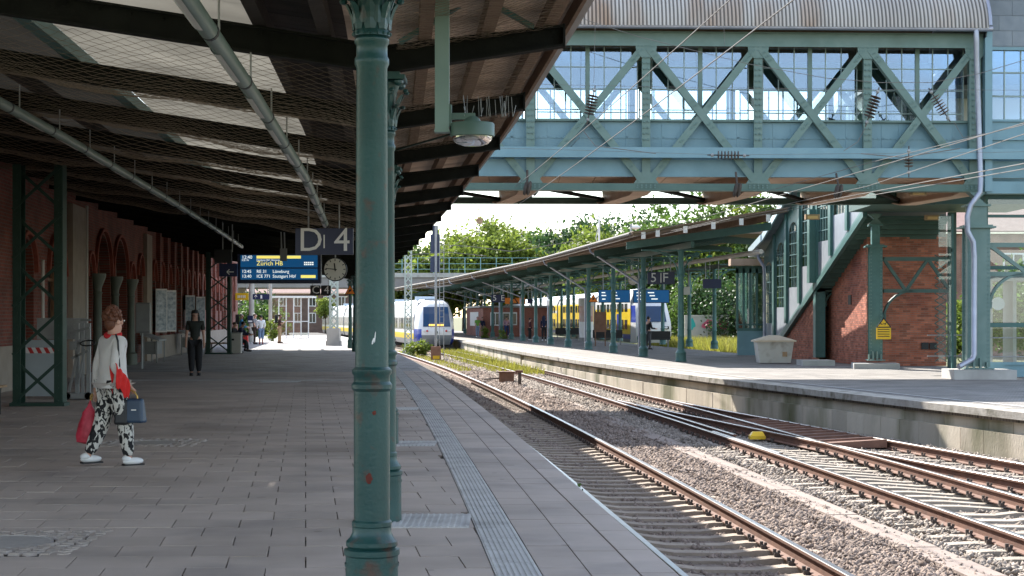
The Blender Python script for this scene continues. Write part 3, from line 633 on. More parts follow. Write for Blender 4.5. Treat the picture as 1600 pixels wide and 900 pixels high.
for k, Y in enumerate(COL_Y):
    o = inst('column', sh_me, CAN, (col_row(Y), Y, 0)); inst('base', ba_me, o, (col_row(Y), Y, 0)); inst('capital', ca_me, o, (col_row(Y), Y, 0))
    if k == 0:
        o['label'] = 'nearest green column with rust patches and a white scratch'
        m = MB()   # rust patches where the paint has flaked off, slightly raised scabs following the shaft
        for (px, py, rx, rz) in ((577, 748, .022, .030), (585, 645, .014, .012), (571, 852, .03, .010), (566, 858, .02, .008), (590, 850, .018, .006)):
            p = P(px, py, 8.42); r = .0935 if py < 800 else .131; r = .116 if py > 840 else r
            cx, cy = col_row(8.5), 8.5; a0 = math.asin(max(-1, min(1, (p.x - cx) / r)))
            vs = []; n = 12
            for q in range(n):
                th = q * 6.2832 / n; rr = random.uniform(.6, 1.15); a = a0 + math.cos(th) * rx * rr / r; z = p.z + math.sin(th) * rz * rr
                vs.append((cx + (r + .0006) * math.sin(a), cy - (r + .0006) * math.cos(a), z))
            vs.append((cx + (r + .003) * math.sin(a0), cy - (r + .003) * math.cos(a0), p.z))
            m.add(vs, [(q, (q + 1) % n, n) for q in range(n)])
        m.build('rust_patch', mat('flaking_rust', (.16, .035, .02), (.10, .02, .015), scale=40, rough=.9), o)
        m = MB()
        for x0, z0, dx, dz in ((586, 527, .003, .030), (583, 533, .005, .018)):
            p = P(x0, z0, 8.42); cx = col_row(8.5); r = .0862; vs = []
            for q in range(8):
                th = q * 6.2832 / 8; a = math.asin((p.x - cx) / r) + (math.cos(th) * dx + math.sin(th) * dx) / r; vs.append((cx + r * math.sin(a), 8.5 - r * math.cos(a), p.z + math.sin(th) * dz))
            m.add(vs, [tuple(range(8))])
        m.build('paint_scratch', M['letter'], o)
# thin green bracing rods, near bay
m = MB()
for (a, c) in (((625, 66, 12.6), (745, -8, 12.3)), ((745, -8, 12.3), (832, 42, 12.75))): m.beam(P(*a), P(*c), .035, .035)
m.build('brace_rod', M['far_green'], CAN)
m = MB(); m.beam(P(616, 235, 20.3), P(722, 205, 18), .02, .02); m.build('brace_rod', M['dark_green'], CAN)
# hanging post with a round lamp
pl = P(691, 100, 11.4); HP = thing('hanging_post', 'pale green square steel post hanging down from the canopy beam', 'post', (pl.x, 11.4, 3.9))
m = MB(); m.bx(pl.x - .048, pl.x + .048, 11.35, 11.45, P(0, 206, 11.4).z, 4.0); m.bx(pl.x - .052, pl.x + .052, 11.346, 11.454, P(0, 206, 11.4).z - .006, P(0, 206, 11.4).z + .01); m.build('post_tube', mat('pale_green_paint', (.20, .30, .26), (.24, .34, .30), rough=.5), HP)
lc = P(738, 205, 11.4); LMP = thing('platform_lamp', 'round green disc lamp with clear bowl beside the hanging post', 'lamp', (lc.x, 11.4, lc.z))
gl = mat('lamp_green', (.085, .15, .12), (.10, .17, .14), rough=.45)
m = MB(); m.lathe([(.03, .10), (.05, .085), (.06, .065), (.145, .055), (.152, .045), (.152, -.035), (.142, -.04), (.142, -.015), (.0, -.012)], lc, 32, cap=False); m.build('housing', gl, LMP, smooth=True)
m = MB(); m.beam((pl.x + .05, 11.4, lc.z + .10), (lc.x + .02, 11.4, lc.z + .10), .05, .045); m.bx(pl.x + .045, pl.x + .065, 11.36, 11.44, lc.z + .03, lc.z + .18); m.build('bracket', gl, LMP)
m = MB(); m.lathe([(.138, -.04), (.135, -.06), (.11, -.085), (.06, -.10), (.0, -.103)], lc, 28, cap=False); m.build('bowl', glass('lamp_bowl', (.9, .9, .9), .25, .03), LMP, smooth=True)
m = MB(); m.lathe([(.0, -.030), (.05, -.03), (.055, -.05), (.03, -.06), (0, -.06)], lc, 16, cap=False); m.build('bulb', M['white'], LMP, smooth=True)
m = MB()
for k in range(26): x = pl.x + .10 + random.random() * .42; m.beam((x, 11.4 + random.uniform(-.03, .03), lc.z + .10), (x + random.uniform(-.02, .02), 11.4 + random.uniform(-.03, .03), lc.z + .16 + random.random() * .09), .003, .003)
m.build('bird_spikes', M['grey_metal'], LMP)

# ---- two rows of tube lights
def tube_light(o, z, y0, y1, label):
    t = thing('tube_light', label, 'light tube', (col_row(20) + o, 20, z), 'tube lights hung along the platform')
    ys = np.arange(y0, y1 + .1, 1.0); pts = [(col_row(y) + o, y, z) for y in ys]
    m = MB(); m.tube(pts, .056, 14); m.build('housing', mat('tube_housing', (.12, .18, .15), (.17, .23, .195), scale=2, rough=.35), t, smooth=True)
    Y = y0 + .3; k = 0
    while Y < y1 - 1.3:
        m = MB(); n = 6; seg = [Y + 1.25 * q / 3 for q in range(4)]; vs = []
        for y in seg:
            for q in range(n + 1): a = R(150 + 130 * q / n); vs.append((col_row(y) + o + .0625 * math.cos(a), y, z + .0625 * math.sin(a)))
        m.add(vs, [(i * (n + 1) + q, i * (n + 1) + q + 1, (i + 1) * (n + 1) + q + 1, (i + 1) * (n + 1) + q) for i in range(3) for q in range(n)])
        m.build('diffuser', M['tube_on'], t, smooth=True)
        if k % 1 == 0:
            m = MB(); m.lathe([(.059, 0), (.059, .05)], (0, 0, 0), 14); o2 = m.build('clamp_band', M['black'], None); o2.parent = t; o2.rotation_euler = (R(-90), 0, 0); o2.location = Vector((col_row(Y + 1.6) + o, Y + 1.6, z)) - wloc(t)
            m = MB(); zz = top_z(o) - .2; m.tube([(col_row(Y) + o, Y, z + .05), (col_row(Y) + o, Y, max(zz, z + .1))], .008, 5); m.build('hanger', M['grey_metal'], t)
        Y += 2.15; k += 1
    return t
tube_light(-1.02, 3.30, 6, 31.5, 'grey-green tube light reaching over the letter sign, nearer the columns')
tube_light(-3.95, 3.76, 9, 52, 'grey-green tube light over the woman, nearer the brick wall')

# ------------------------------------------------------------------ signs, board and clock under the canopy
def hang_rods(parent, xs, Y, z0, z1, r=.016):
    for x in xs: m = MB(); m.tube([(x, Y, z0), (x, Y, z1)], r, 6); m.build('hanger', M['grey_metal'], parent)
def panel(px0, px1, py0, py1, Y, th=.08): return P(px0, py1, Y), P(px1, py0, Y)
Y = 31.0; a, c = panel(462, 552, 357, 398, Y)
SG = thing('letter_sign', 'large navy hanging sign reading D and 4', 'sign', ((a.x + c.x) / 2, Y, a.z)); m = MB(); m.bx(a.x, c.x, Y - .05, Y + .05, a.z, c.z); m.build('panel', M['navy'], SG)
for s, px in (('D', 486), ('4', 535)): text('letter', s, .62, (P(px, 377, Y).x, Y - .053, P(0, 376.5, Y).z), M['letter'], SG)
m = MB(); p = P(507, 376, Y); m.bx(p.x - .012, p.x + .012, Y - .056, Y - .04, a.z + .12, c.z - .12); m.build('divider', M['letter'], SG)
hang_rods(SG, [P(482, 0, Y).x, P(530, 0, Y).x], Y, c.z, 3.95)
Y = 46.0; a, c = panel(372, 502, 397, 443, Y)
DB = thing('departure_board', 'blue departure board listing trains to Zürich and Stuttgart', 'departure board', ((a.x + c.x) / 2, Y, a.z))
m = MB(); m.bx(a.x, c.x, Y - .12, Y + .12, a.z, c.z); m.build('casing', mat('board_casing', (.012, .018, .05), rough=.4), DB)
for (x0, x1, y0, y1) in ((377, 497, 399, 418), (377, 497, 420, 437)):
    p, q = panel(x0, x1, y0, y1, Y); m = MB(); m.bx(p.x, q.x, Y - .128, Y - .11, p.z, q.z); m.build('screen', M['screen'], DB)
for (s, px, py, sz, k_) in (('12:40', 379, 402.3, .13, 'scr_white'), ('ICE 76', 379, 406.8, .07, 'scr_white'), ('Hamburg Hbf  Hannover', 402, 406.6, .065, 'scr_white'), ('Zürich HB', 402, 412, .17, 'scr_yellow'), ('12:45', 379, 424.5, .12, 'scr_white'), ('RE 31', 402, 424.5, .12, 'scr_white'), ('Lüneburg', 427, 424.5, .12, 'scr_white'), ('13:40', 379, 432, .12, 'scr_white'), ('ICE 771', 402, 432, .12, 'scr_white'), ('Stuttgart Hbf', 427, 432, .12, 'scr_white')):
    q = P(px, py, Y); text('lettering', s, sz, (q.x, Y - .131, q.z), M[k_], DB, align='LEFT', ext=.002)
for (x0, x1, y0, y1) in ((402, 471, 399.8, 404.2), (471, 494, 430, 434.5)):
    p, q = panel(x0, x1, y0, y1, Y); m = MB(); m.bx(p.x, q.x, Y - .133, Y - .12, p.z, q.z); m.build('notice_bar', M['scr_yellow'], DB)
for r_ in range(2):
    for k in range(5): p = P(476 + k * 3.1, 410.5 + r_ * 3, Y); m = MB(); m.bx(p.x, p.x + .04, Y - .132, Y - .12, p.z - .018, p.z + .018); m.build('coach_symbol', M['scr_white'], DB)
for px in (440.5, 445.5): m = MB(); m.tube([P(px, 405, Y - .2), (P(px, 0, Y).x, Y - .2, 4.0)], .022, 6); m.build('hanger', M['grey_metal'], DB)
p = P(443, 398, Y - .2); m = MB(); m.box((p.x, Y - .2, p.z), (.19, .06, .34)); m.build('bracket', M['mid_grey'], DB)
Y = 45.6; a, c = panel(343, 371, 388, 432, Y); SA = thing('direction_sign', 'black hanging box sign with a white arrow left of the departure board', 'sign', ((a.x + c.x) / 2, Y, a.z))
m = MB(); m.bx(a.x, c.x, Y - .08, Y + .08, a.z, P(0, 412, Y).z); m.build('panel', M['navy'], SA)
p1, p2 = panel(336, 362, 390, 414, Y); m = MB(); m.bx(p1.x, p2.x, Y - .12, Y + .1, P(0, 411, Y).z, p2.z); m.build('speaker_box', M['black'], SA)
m = MB(); q = P(361, 425, Y); z = q.z; m.bx(q.x - .1, q.x + .09, Y - .09, Y - .078, z - .012, z + .012)
for s in (1, -1): m.beam((q.x - .1, Y - .085, z), (q.x - .03, Y - .085, z + s * .07), .024, .012, up=(0, 1, 0))
m.build('arrow', M['letter'], SA); hang_rods(SA, [P(348, 0, Y).x, P(363, 0, Y).x], Y, c.z - .1, 4.2)
def clock(name_label, px, py, rpx, Y, yaw=0, hand=(11, 46)):
    p = P(px, py, Y); r = rpx * Y / FPX; ck = thing('station_clock', name_label, 'clock', (p.x, Y, p.z - r))
    m = MB(); m.lathe([(0, -.07), (r * .97, -.07), (r, -.06), (r, .06), (r * .97, .07), (0, .07)], (0, 0, 0), 32, cap=False); o = m.build('case', M['black'], None, smooth=30); o.parent = ck; o.rotation_euler.x = R(90); o.location = (0, 0, r)
    m = MB(); m.lathe([(0, .074), (r * .92, .074), (r * .92, .06)], (0, 0, 0), 32, cap=False); o = m.build('dial', mat('clock_dial', (.66, .61, .50), rough=.4), None); o.parent = ck; o.rotation_euler.x = R(90); o.location = (0, 0, r)
    m = MB()
    for k in range(12): a = k * math.pi / 6; m.beam((p.x + math.sin(a) * r * .70, Y - .078, p.z + math.cos(a) * r * .70), (p.x + math.sin(a) * r * .88, Y - .078, p.z + math.cos(a) * r * .88), r * .07, .006, up=(0, 1, 0))
    m.build('hour_marks', M['black'], ck)
    for name, a, l, w in (('hour_hand', (hand[0] + hand[1] / 60) * math.pi / 6, .52, .085), ('minute_hand', hand[1] * math.pi / 30, .80, .06)):
        m = MB(); m.beam((p.x - math.sin(a) * r * .15, Y - .082, p.z - math.cos(a) * r * .15), (p.x + math.sin(a) * r * l, Y - .082, p.z + math.cos(a) * r * l), r * w * 1.2, .006, up=(0, 1, 0)); m.build(name, M['black'], ck)
    m = MB(); m.tube([(p.x, Y, p.z + r), (p.x, Y, p.z + r + .9)], .02, 6); m.build('hanger', M['grey_metal'], ck); return ck
clock('round white station clock below the large letter sign', 524, 421, 18.5, 44)
Y = 79.0; a, c = panel(485, 517, 446, 461.5, Y); SC4 = thing('letter_sign', 'smaller black hanging sign reading C and 4', 'sign', ((a.x + c.x) / 2, Y, a.z))
m = MB(); mx_ = (a.x + c.x) / 2; m.bx(a.x, mx_ - .02, Y - .05, Y + .05, a.z, c.z); m.build('panel', M['black'], SC4); m = MB(); m.bx(mx_ + .02, c.x, Y - .05, Y + .05, a.z, c.z); m.build('panel', M['black'], SC4)
for s, px in (('C', 493.5), ('4', 510.5)): text('letter', s, .52, (P(px, 453.5, Y).x, Y - .054, P(0, 453.5, Y).z), M['letter'], SC4)
hang_rods(SC4, [a.x + .1, c.x - .1], Y, c.z, 4.2)
def warn_triangle(label, px, py, wpx, Y):
    p = P(px, py, Y); w = wpx * Y / FPX / 2; t = thing('warning_sign', label, 'warning sign', (p.x, Y, p.z - w * .85), 'orange triangle signs on the columns')
    tri = lambda k, dy: [(p.x - w * k, Y + dy, p.z - w * .85 * k), (p.x + w * k, Y + dy, p.z - w * .85 * k), (p.x, Y + dy, p.z + w * .95 * k)]
    m = MB(); m.prism(tri(1, -.03), (0, .02, 0)); m.build('border', M['black'], t); m = MB(); m.prism(tri(.86, -.034), (0, .01, 0)); m.build('panel', M['orange'], t)
    m = MB(); m.ball((p.x, Y - .036, p.z - w * .1), (w * .22, .004, w * .2), 8, 6); m.beam((p.x - w * .3, Y - .036, p.z - w * .45), (p.x + w * .3, Y - .036, p.z + w * .05), w * .14, .004, up=(0, 1, 0)); m.build('pictogram', M['black'], t)
warn_triangle('orange warning triangle on a column right of the C and 4 sign', 547, 453, 17, 75.0)

# ------------------------------------------------------------------ station building along the left
ST = thing('station_building', 'red brick station building with round-arched openings along the platform', 'building', (wall_x(50), 50, 0))
ops = [(36.6, 38.4, 0.0, 2.6, .75), (40.2, 42.4, 0.0, 2.6, .9), (46.1, 47.1, .0, 2.7, .55), (47.55, 50.6, .0, 2.75, 1.25), (51.1, 54.3, .0, 2.75, 1.25), (54.8, 55.9, 0, 2.7, .55), (57.1, 58.3, .6, 3.0, .6)]
Yw = 61.2
while Yw < 104: ops.append((Yw, Yw + 1.05, .85, 2.9, .62)); Yw += 2.55
ZT = 5.6; m = MB(); rv = MB(); yprev = 14.0; DEP = .45
def wq(mb, a, c, z0a, z1a, z0c, z1c): mb.add([(wall_x(a), a, z0a), (wall_x(a), a, z1a), (wall_x(c), c, z1c), (wall_x(c), c, z0c)], [(0, 3, 2, 1)])
for (a, c, zs, zp, rise) in ops:
    wq(m, yprev, a, -.05, ZT, -.05, ZT); wq(m, a, c, -.05, zs, -.05, zs)
    N_ = 12; arc = [((a + c) / 2 - (c - a) / 2 * math.cos(math.pi * k / N_), zp + rise * math.sin(math.pi * k / N_)) for k in range(N_ + 1)]
    for (y0, z0), (y1, z1) in zip(arc, arc[1:]): wq(m, y0, y1, z0, ZT, z1, ZT)
    out = [(a, zs)] + arc + [(c, zs)]
    for (y0, z0), (y1, z1) in zip(out, out[1:] + out[:1]): m.add([(wall_x(y0), y0, z0), (wall_x(y0) - DEP, y0, z0), (wall_x(y1) - DEP, y1, z1), (wall_x(y1), y1, z1)], [(0, 1, 2, 3)])
    yprev = c
wq(m, yprev, 108, -.05, ZT, -.05, ZT); m.add([(wall_x(108), 108, -.05), (wall_x(108), 108, ZT), (wall_x(108) - 8, 108, ZT), (wall_x(108) - 8, 108, -.05)], [(0, 3, 2, 1)])
m.add([(wall_x(14), 14, ZT), (wall_x(108), 108, ZT), (wall_x(108) - 8, 108, ZT), (wall_x(14) - 8, 14, ZT)], [(0, 1, 2, 3)])
m.build('wall', M['brick_yz'], ST)
darkdoor = mat('dark_door', (.02, .016, .014), (.03, .024, .02), rough=.35); framem = mat('door_wood', (.16, .08, .04), (.22, .12, .06), rough=.5)
for i, (a, c, zs, zp, rise) in enumerate(ops):
    g = MB(); N_ = 10; x_ = -.32; out = [(a, zs), (c, zs)] + [((a + c) / 2 + (c - a) / 2 * math.cos(math.pi * k / N_), zp + rise * math.sin(math.pi * k / N_)) for k in range(N_ + 1)]
    g.add([(wall_x(y) + x_, y, z) for y, z in out], [tuple(range(len(out)))]); w = g.build('door' if zs == 0 else 'window', darkdoor if zs == 0 else M['dark_glass'], ST)
    f = MB()
    for yy in (a + .06, (a + c) / 2, c - .06): f.beam((wall_x(yy) + x_ + .03, yy, zs), (wall_x(yy) + x_ + .03, yy, zp + (rise * .95 if abs(yy - (a + c) / 2) < .01 else .1)), .08, .07, up=(0, 1, 0))
    f.beam((wall_x(a) + x_ + .03, a, zp - .1), (wall_x(c) + x_ + .03, c, zp - .1), .07, .08); f.build('frame', framem if zs == 0 else M['mid_grey'], w)
    # moulded arch ring, proud of the wall
    h = MB(); rr = [(( a + c) / 2 - ((c - a) / 2 + .13) * math.cos(math.pi * k / 14), zp + (rise + .13) * math.sin(math.pi * k / 14)) for k in range(15)]
    for (y0, z0), (y1, z1) in zip(rr, rr[1:]): h.beam((wall_x(y0) + .03, y0, z0), (wall_x(y1) + .03, y1, z1), .09, .14, up=(1, 0, 0))
    h.build('arch_ring', mat('arch_brick', (.24, .055, .035), (.30, .08, .05), scale=8, rough=.85) if i == 0 else bpy.data.materials['arch_brick'], ST)
    if i in (2, 3, 4):
        y = (c + ops[i + 1][0]) / 2; s = MB(); s.lathe([(.2, 0), (.2, .35), (.13, .42), (.11, 2.2), (.14, 2.25), (.11, 2.3), (.12, 2.4), (.24, 2.72), (.24, 2.8)], (wall_x(y) + .12, y, 0), 16); s.build('arcade_column', mat('arcade_paint', (.10, .12, .095), (.13, .15, .12), rough=.5) if i == 2 else bpy.data.materials['arcade_paint'], ST, smooth=True)
def pil(y0, y1, z0, z1, d, m_, name='pilaster'):
    s = MB(); s.hexa([(wall_x(y0) + .002, y0, z0), (wall_x(y0) + d, y0, z0), (wall_x(y1) + d, y1, z0), (wall_x(y1) + .002, y1, z0)], [(wall_x(y0) + .002, y0, z1), (wall_x(y0) + d, y0, z1), (wall_x(y1) + d, y1, z1), (wall_x(y1) + .002, y1, z1)]); return s.build(name, m_, ST)
M['sand'] = mat('sandstone', (.30, .25, .20), (.37, .31, .25), rough=.85, bump=.2)
pil(43.0, 45.1, 0, 4.5, .14, M['sand']); pil(58.7, 60.2, 0, 4.5, .14, M['sand'])
Yw = 62.95
while Yw < 104: pil(Yw - .35, Yw + .1, 1.9 if int(Yw * 10) % 2 else .9, 4.9, .16, M['brick_yz']); Yw += 2.55
pil(61, 104, -.02, .85, .05, M['sand'], 'plinth'); pil(14, 36, -.02, .95, .06, M['sand'], 'plinth')
for yy, z0, z1 in ((35.9, 1.2, 4.4), (38.9, .9, 2.9), (45.4, 0, 4.6)): s = MB(); s.tube([(wall_x(yy) + .12, yy, z0), (wall_x(yy) + .12, yy, z1)], .04, 8); s.build('downpipe', M['pale'], ST, smooth=True)
for (y0, y1, z0, z1) in ((61.0, 62.5, 1.0, 2.6), (64.2, 65.8, 1.0, 2.6), (72, 73.6, 1.1, 2.5), (77, 78.5, 1.1, 2.5)):
    t = thing('display_case', {61.0: 'bright glass timetable case nearest on the dark brick wall', 64.2: 'bright timetable case behind the grey cabinet post', 72: 'bright glass case just left of the standing man', 77: 'narrow bright case right above the standing man shoulder'}[y0], 'display case', (wall_x(y0) + .3, y0, z0), 'display cases on the brick wall')
    s = MB(); s.hexa([(wall_x(y0) + .17, y0, z0), (wall_x(y0) + .55, y0 + .2, z0), (wall_x(y1) + .26, y1, z0), (wall_x(y1) + .17, y1, z0)], [(wall_x(y0) + .17, y0, z1), (wall_x(y0) + .55, y0 + .2, z1), (wall_x(y1) + .26, y1, z1), (wall_x(y1) + .17, y1, z1)]); s.build('case', M['white'], t)  # white case colour stands in for the bright outside mirrored in its glass
    s = MB(); x_ = .004; s.add([(wall_x(y0) + .19, y0 - x_, z0 + .06), (wall_x(y0) + .53, y0 + .19 - x_, z0 + .06), (wall_x(y0) + .53, y0 + .19 - x_, z1 - .06), (wall_x(y0) + .19, y0 - x_, z1 - .06)], [(0, 1, 2, 3)]); s.build('poster', mat('poster_paper', (.55, .62, .68), (.15, .22, .30), scale=9, rough=.3) if y0 == 61.0 else bpy.data.materials['poster_paper'], t)
for i, (px, py) in enumerate(((248, 545), (276, 538))):
    g = G(px, py + 22 - i * 6, 0); y = g.y; t = thing('information_desk', ('slanted grey information board below the nearest display case', 'slanted grey information board further along the brick wall')[i], 'information board', (wall_x(y) + .6, y, 0), 'slanted boards along the wall')
    s = MB(); x0 = wall_x(y) + .25; s.hexa([(x0, y - .5, .95), (x0 + .65, y - .5, .75), (x0 + .6, y + .9, .75), (x0 - .05, y + .9, .95)], [(x0, y - .5, 1.02), (x0 + .65, y - .5, .80), (x0 + .6, y + .9, .80), (x0 - .05, y + .9, 1.02)]); s.build('board', M['grey_metal'], t)
    for dy in (-.42, .8):
        for dx in (.12, .55): s = MB(); s.bx(x0 + dx - .02, x0 + dx + .02, y + dy - .02, y + dy + .02, 0, .86 - dx * .2); s.build('leg', M['mid_grey'], t)
    s = MB(); s.bx(x0 + .1, x0 + .5, y - .35, y + .7, .3, .72); s.build('cabinet', M['mid_grey'], t)
# grey cabinet on a post
g = G(222, 576, 0); t = thing('utility_cabinet', 'grey metal cabinet on a thin post beside the brick wall', 'cabinet', g)
a, c = panel(213, 235, 473, 520, g.y); s = MB(); s.bx(a.x, c.x, g.y - .12, g.y + .12, a.z, c.z); s.build('box', M['mid_grey'], t); s = MB(); s.bx(a.x + .03, c.x - .03, g.y - .13, g.y - .115, a.z + .04, c.z - .04); s.build('door', M['grey_metal'], t)
s = MB(); s.tube([(g.x, g.y, 0), (g.x, g.y, a.z)], .035, 8); s.build('post', M['grey_metal'], t)
# riveted lattice pillars carrying the canopy on the wall side
def lattice(label, xl, xr, Y, zt, n):
    t = thing('lattice_pillar', label, 'pillar', ((xl + xr) / 2, Y, 0), 'lattice pillars along the wall')
    for x, s_ in ((xl, 1), (xr, -1)):
        s = MB(); s.bx(x - .07 + .07 * s_, x + .07 + .07 * s_, Y - .008, Y + .008, 0, zt); s.bx(x - .008, x + .008, Y + .0085, Y + .28, 0, zt); s.bx(x - .07 + .07 * s_, x + .07 + .07 * s_, Y + .272, Y + .288, 0, zt)
        for k in range(int(zt / .22)): s.box((x + .07 * s_, Y - .012, .1 + k * .22), (.022, .016, .022))
        s.build('leg', M['dark_green'], t)
    h = zt / n
    for k in range(n):
        for a, c in (((xl, k * h + .05), (xr, (k + 1) * h - .02)), ((xr, k * h + .05), (xl, (k + 1) * h - .02))):
            s = MB(); dy = -.02 if a[0] == xl else .02; s.beam((a[0], Y + dy, a[1]), (c[0], Y + dy, c[1]), .014, .055); s.build('lattice_bar', M['dark_green'], t)
    s = MB(); s.bx(xl - .05, xr + .05, Y - .05, Y + .32, 0, .06); s.build('foot', M['dark_green'], t)
Y = 29.2; lattice('dark green lattice pillar nearest the camera in front of the wheelchair lift', P(20, 0, Y).x, P(97, 0, Y).x, Y, 4.25, 5)
Y = 70.0; lattice('dark green lattice pillar beside the seated people', P(322, 0, Y).x, P(360, 0, Y).x, Y, 4.3, 5)
# wheelchair lift
g = G(68, 620, 0); Y = 31.6; WL = thing('wheelchair_lift', 'grey folding wheelchair lift with striped tape behind the lattice pillar', 'lift', (P(90, 0, Y).x, Y, 0))
a, c = panel(39, 104, 531, 619, Y); m = MB(); m.bx(a.x, c.x, Y - .02, Y + .02, max(a.z, .04), c.z); m.build('side_panel', mat('lift_panel', (.36, .42, .45), (.42, .48, .51), rough=.4), WL)
for k in range(9):
    x = a.x + .03 + k * (c.x - a.x - .1) / 9; z = P(0, 552, Y).z; m = MB(); w = (c.x - a.x - .1) / 9
    m.add([(x, Y - .024, z), (x + w, Y - .024, z), (x + w - .06, Y - .024, z + .11), (x - .06, Y - .024, z + .11)], [(0, 1, 2, 3)]); m.build('tape_stripe', M['red'] if k % 2 else M['white'], WL)
a, c = panel(58, 136, 497, 530, Y + .7); m = MB(); m.bx(a.x, c.x, Y + .68, Y + .72, a.z, c.z)
for r_ in range(5):
    for k in range(14): m.box((a.x + .05 + k * (c.x - a.x - .1) / 13, Y + .675, a.z + .05 + r_ * .08), (.035, .012, .012), 0)
m.build('tread_plate', M['grey_metal'], WL)
for px, w in ((118, .07), (127, .05), (136, .07)):
    x = P(px, 0, Y).x; m = MB(); m.bx(x - w / 2, x + w / 2, Y + .1, Y + .1 + w, .05, P(0, 505, Y).z); m.build('mast', M['grey_metal'], WL)
for (p0, p1) in (((108, 612), (126, 530)), ((112, 560), (138, 548)), ((110, 520), (140, 512)), ((122, 600), (132, 545)), ((126, 500), (142, 500))):
    m = MB(); m.beam(P(p0[0], p0[1], Y), P(p1[0], p1[1], Y), .035, .045); m.build('link_arm', M['mid_grey'], WL)
p = P(138, 536, Y); m = MB(); m.tube([(p.x + .14 * math.cos(k * .5236), Y - .05 + .1 * math.sin(k * .5236), p.z + .05 * math.sin(k * .5236)) for k in range(13)], .014, 6); m.build('hand_wheel', M['black'], WL)
m = MB(); a = P(104, 625, Y); c = P(142, 612, Y); m.bx(a.x, c.x, Y - .1, Y + .3, .02, .12); m.build('base_tray', M['grey_metal'], WL)
m = MB(); a = P(115, 540, Y); m.box((a.x, Y - .03, a.z), (.12, .1, .16)); m.build('pump_box', M['mid_grey'], WL)
for i, dx in enumerate((-.1, .3)): m = MB(); m.tube([(a.x + dx, Y - .1, .07), (a.x + dx, Y - .05, .07)], .07, 12); m.build('wheel', M['black'], WL)
# wooden bench at the left edge of the view
BN = thing('bench', 'wooden slat bench at the foot of the nearest lattice pillar', 'bench', (-8.9, 26.6, 0))
for k in range(4): m = MB(); m.bx(-9.9, -8.13, 26.3 + k * .13, 26.41 + k * .13, .44, .475); m.build('seat_slat', M['wood'], BN)
for x in (-8.25, -9.6):
    m = MB(); m.bx(x - .03, x + .03, 26.32, 26.8, .40, .44); m.bx(x - .03, x + .03, 26.34, 26.40, 0, .40); m.bx(x - .03, x + .03, 26.72, 26.78, 0, .40); m.build('leg_frame', M['black'], BN)
# ticket validator pillar by the second lattice pillar
g = G(366, 553, 0); t = thing('waste_sorting_bin', 'grey upright station bin beside the far lattice pillar', 'bin', g)
a, c = panel(357, 376, 521, 553, g.y); s = MB(); s.bx(a.x, c.x, g.y, g.y + .45, .03, c.z); s.build('body', M['pale'], t); s = MB(); s.bx(a.x - .01, c.x + .01, g.y - .01, g.y + .46, c.z, c.z + .04); s.build('lid', M['mid_grey'], t)
s = MB(); s.bx(a.x + .08, a.x + .24, g.y - .006, g.y + .01, c.z - .3, c.z - .22); s.build('slot', M['black'], t)
# ------------------------------------------------------------------ footbridge over the tracks
BRG = thing('footbridge', 'blue-green steel truss footbridge with glazed sides and corrugated roof', 'footbridge', (3.7, 45.3, 5))
def U(u, v, z): return Vector((u, 45.1 + .045 * u + v, z))
def ub(mb, u0, u1, v0, v1, z0, z1, mi=0):
    mb.hexa([U(u0, v0, z0), U(u1, v0, z0), U(u1, v1, z0), U(u0, v1, z0)], [U(u0, v0, z1), U(u1, v0, z1), U(u1, v1, z1), U(u0, v1, z1)], mi)
POST = [-8.8, -5.7, -2.6, .5, 3.65, 6.72, 9.74, 12.72]
UL, UR = -12.0, 12.95
def rivets(mb, pts, v, r=.022):
    for (u, z) in pts:
        p = U(u, v, z); mb.box((p.x, p.y, p.z), (r * 2, .02, r * 2), .045)
def part(name, m_, *boxes, label=None):
    m = MB()
    for b_ in boxes: ub(m, *b_)
    return m.build(name, m_, BRG, label=label)
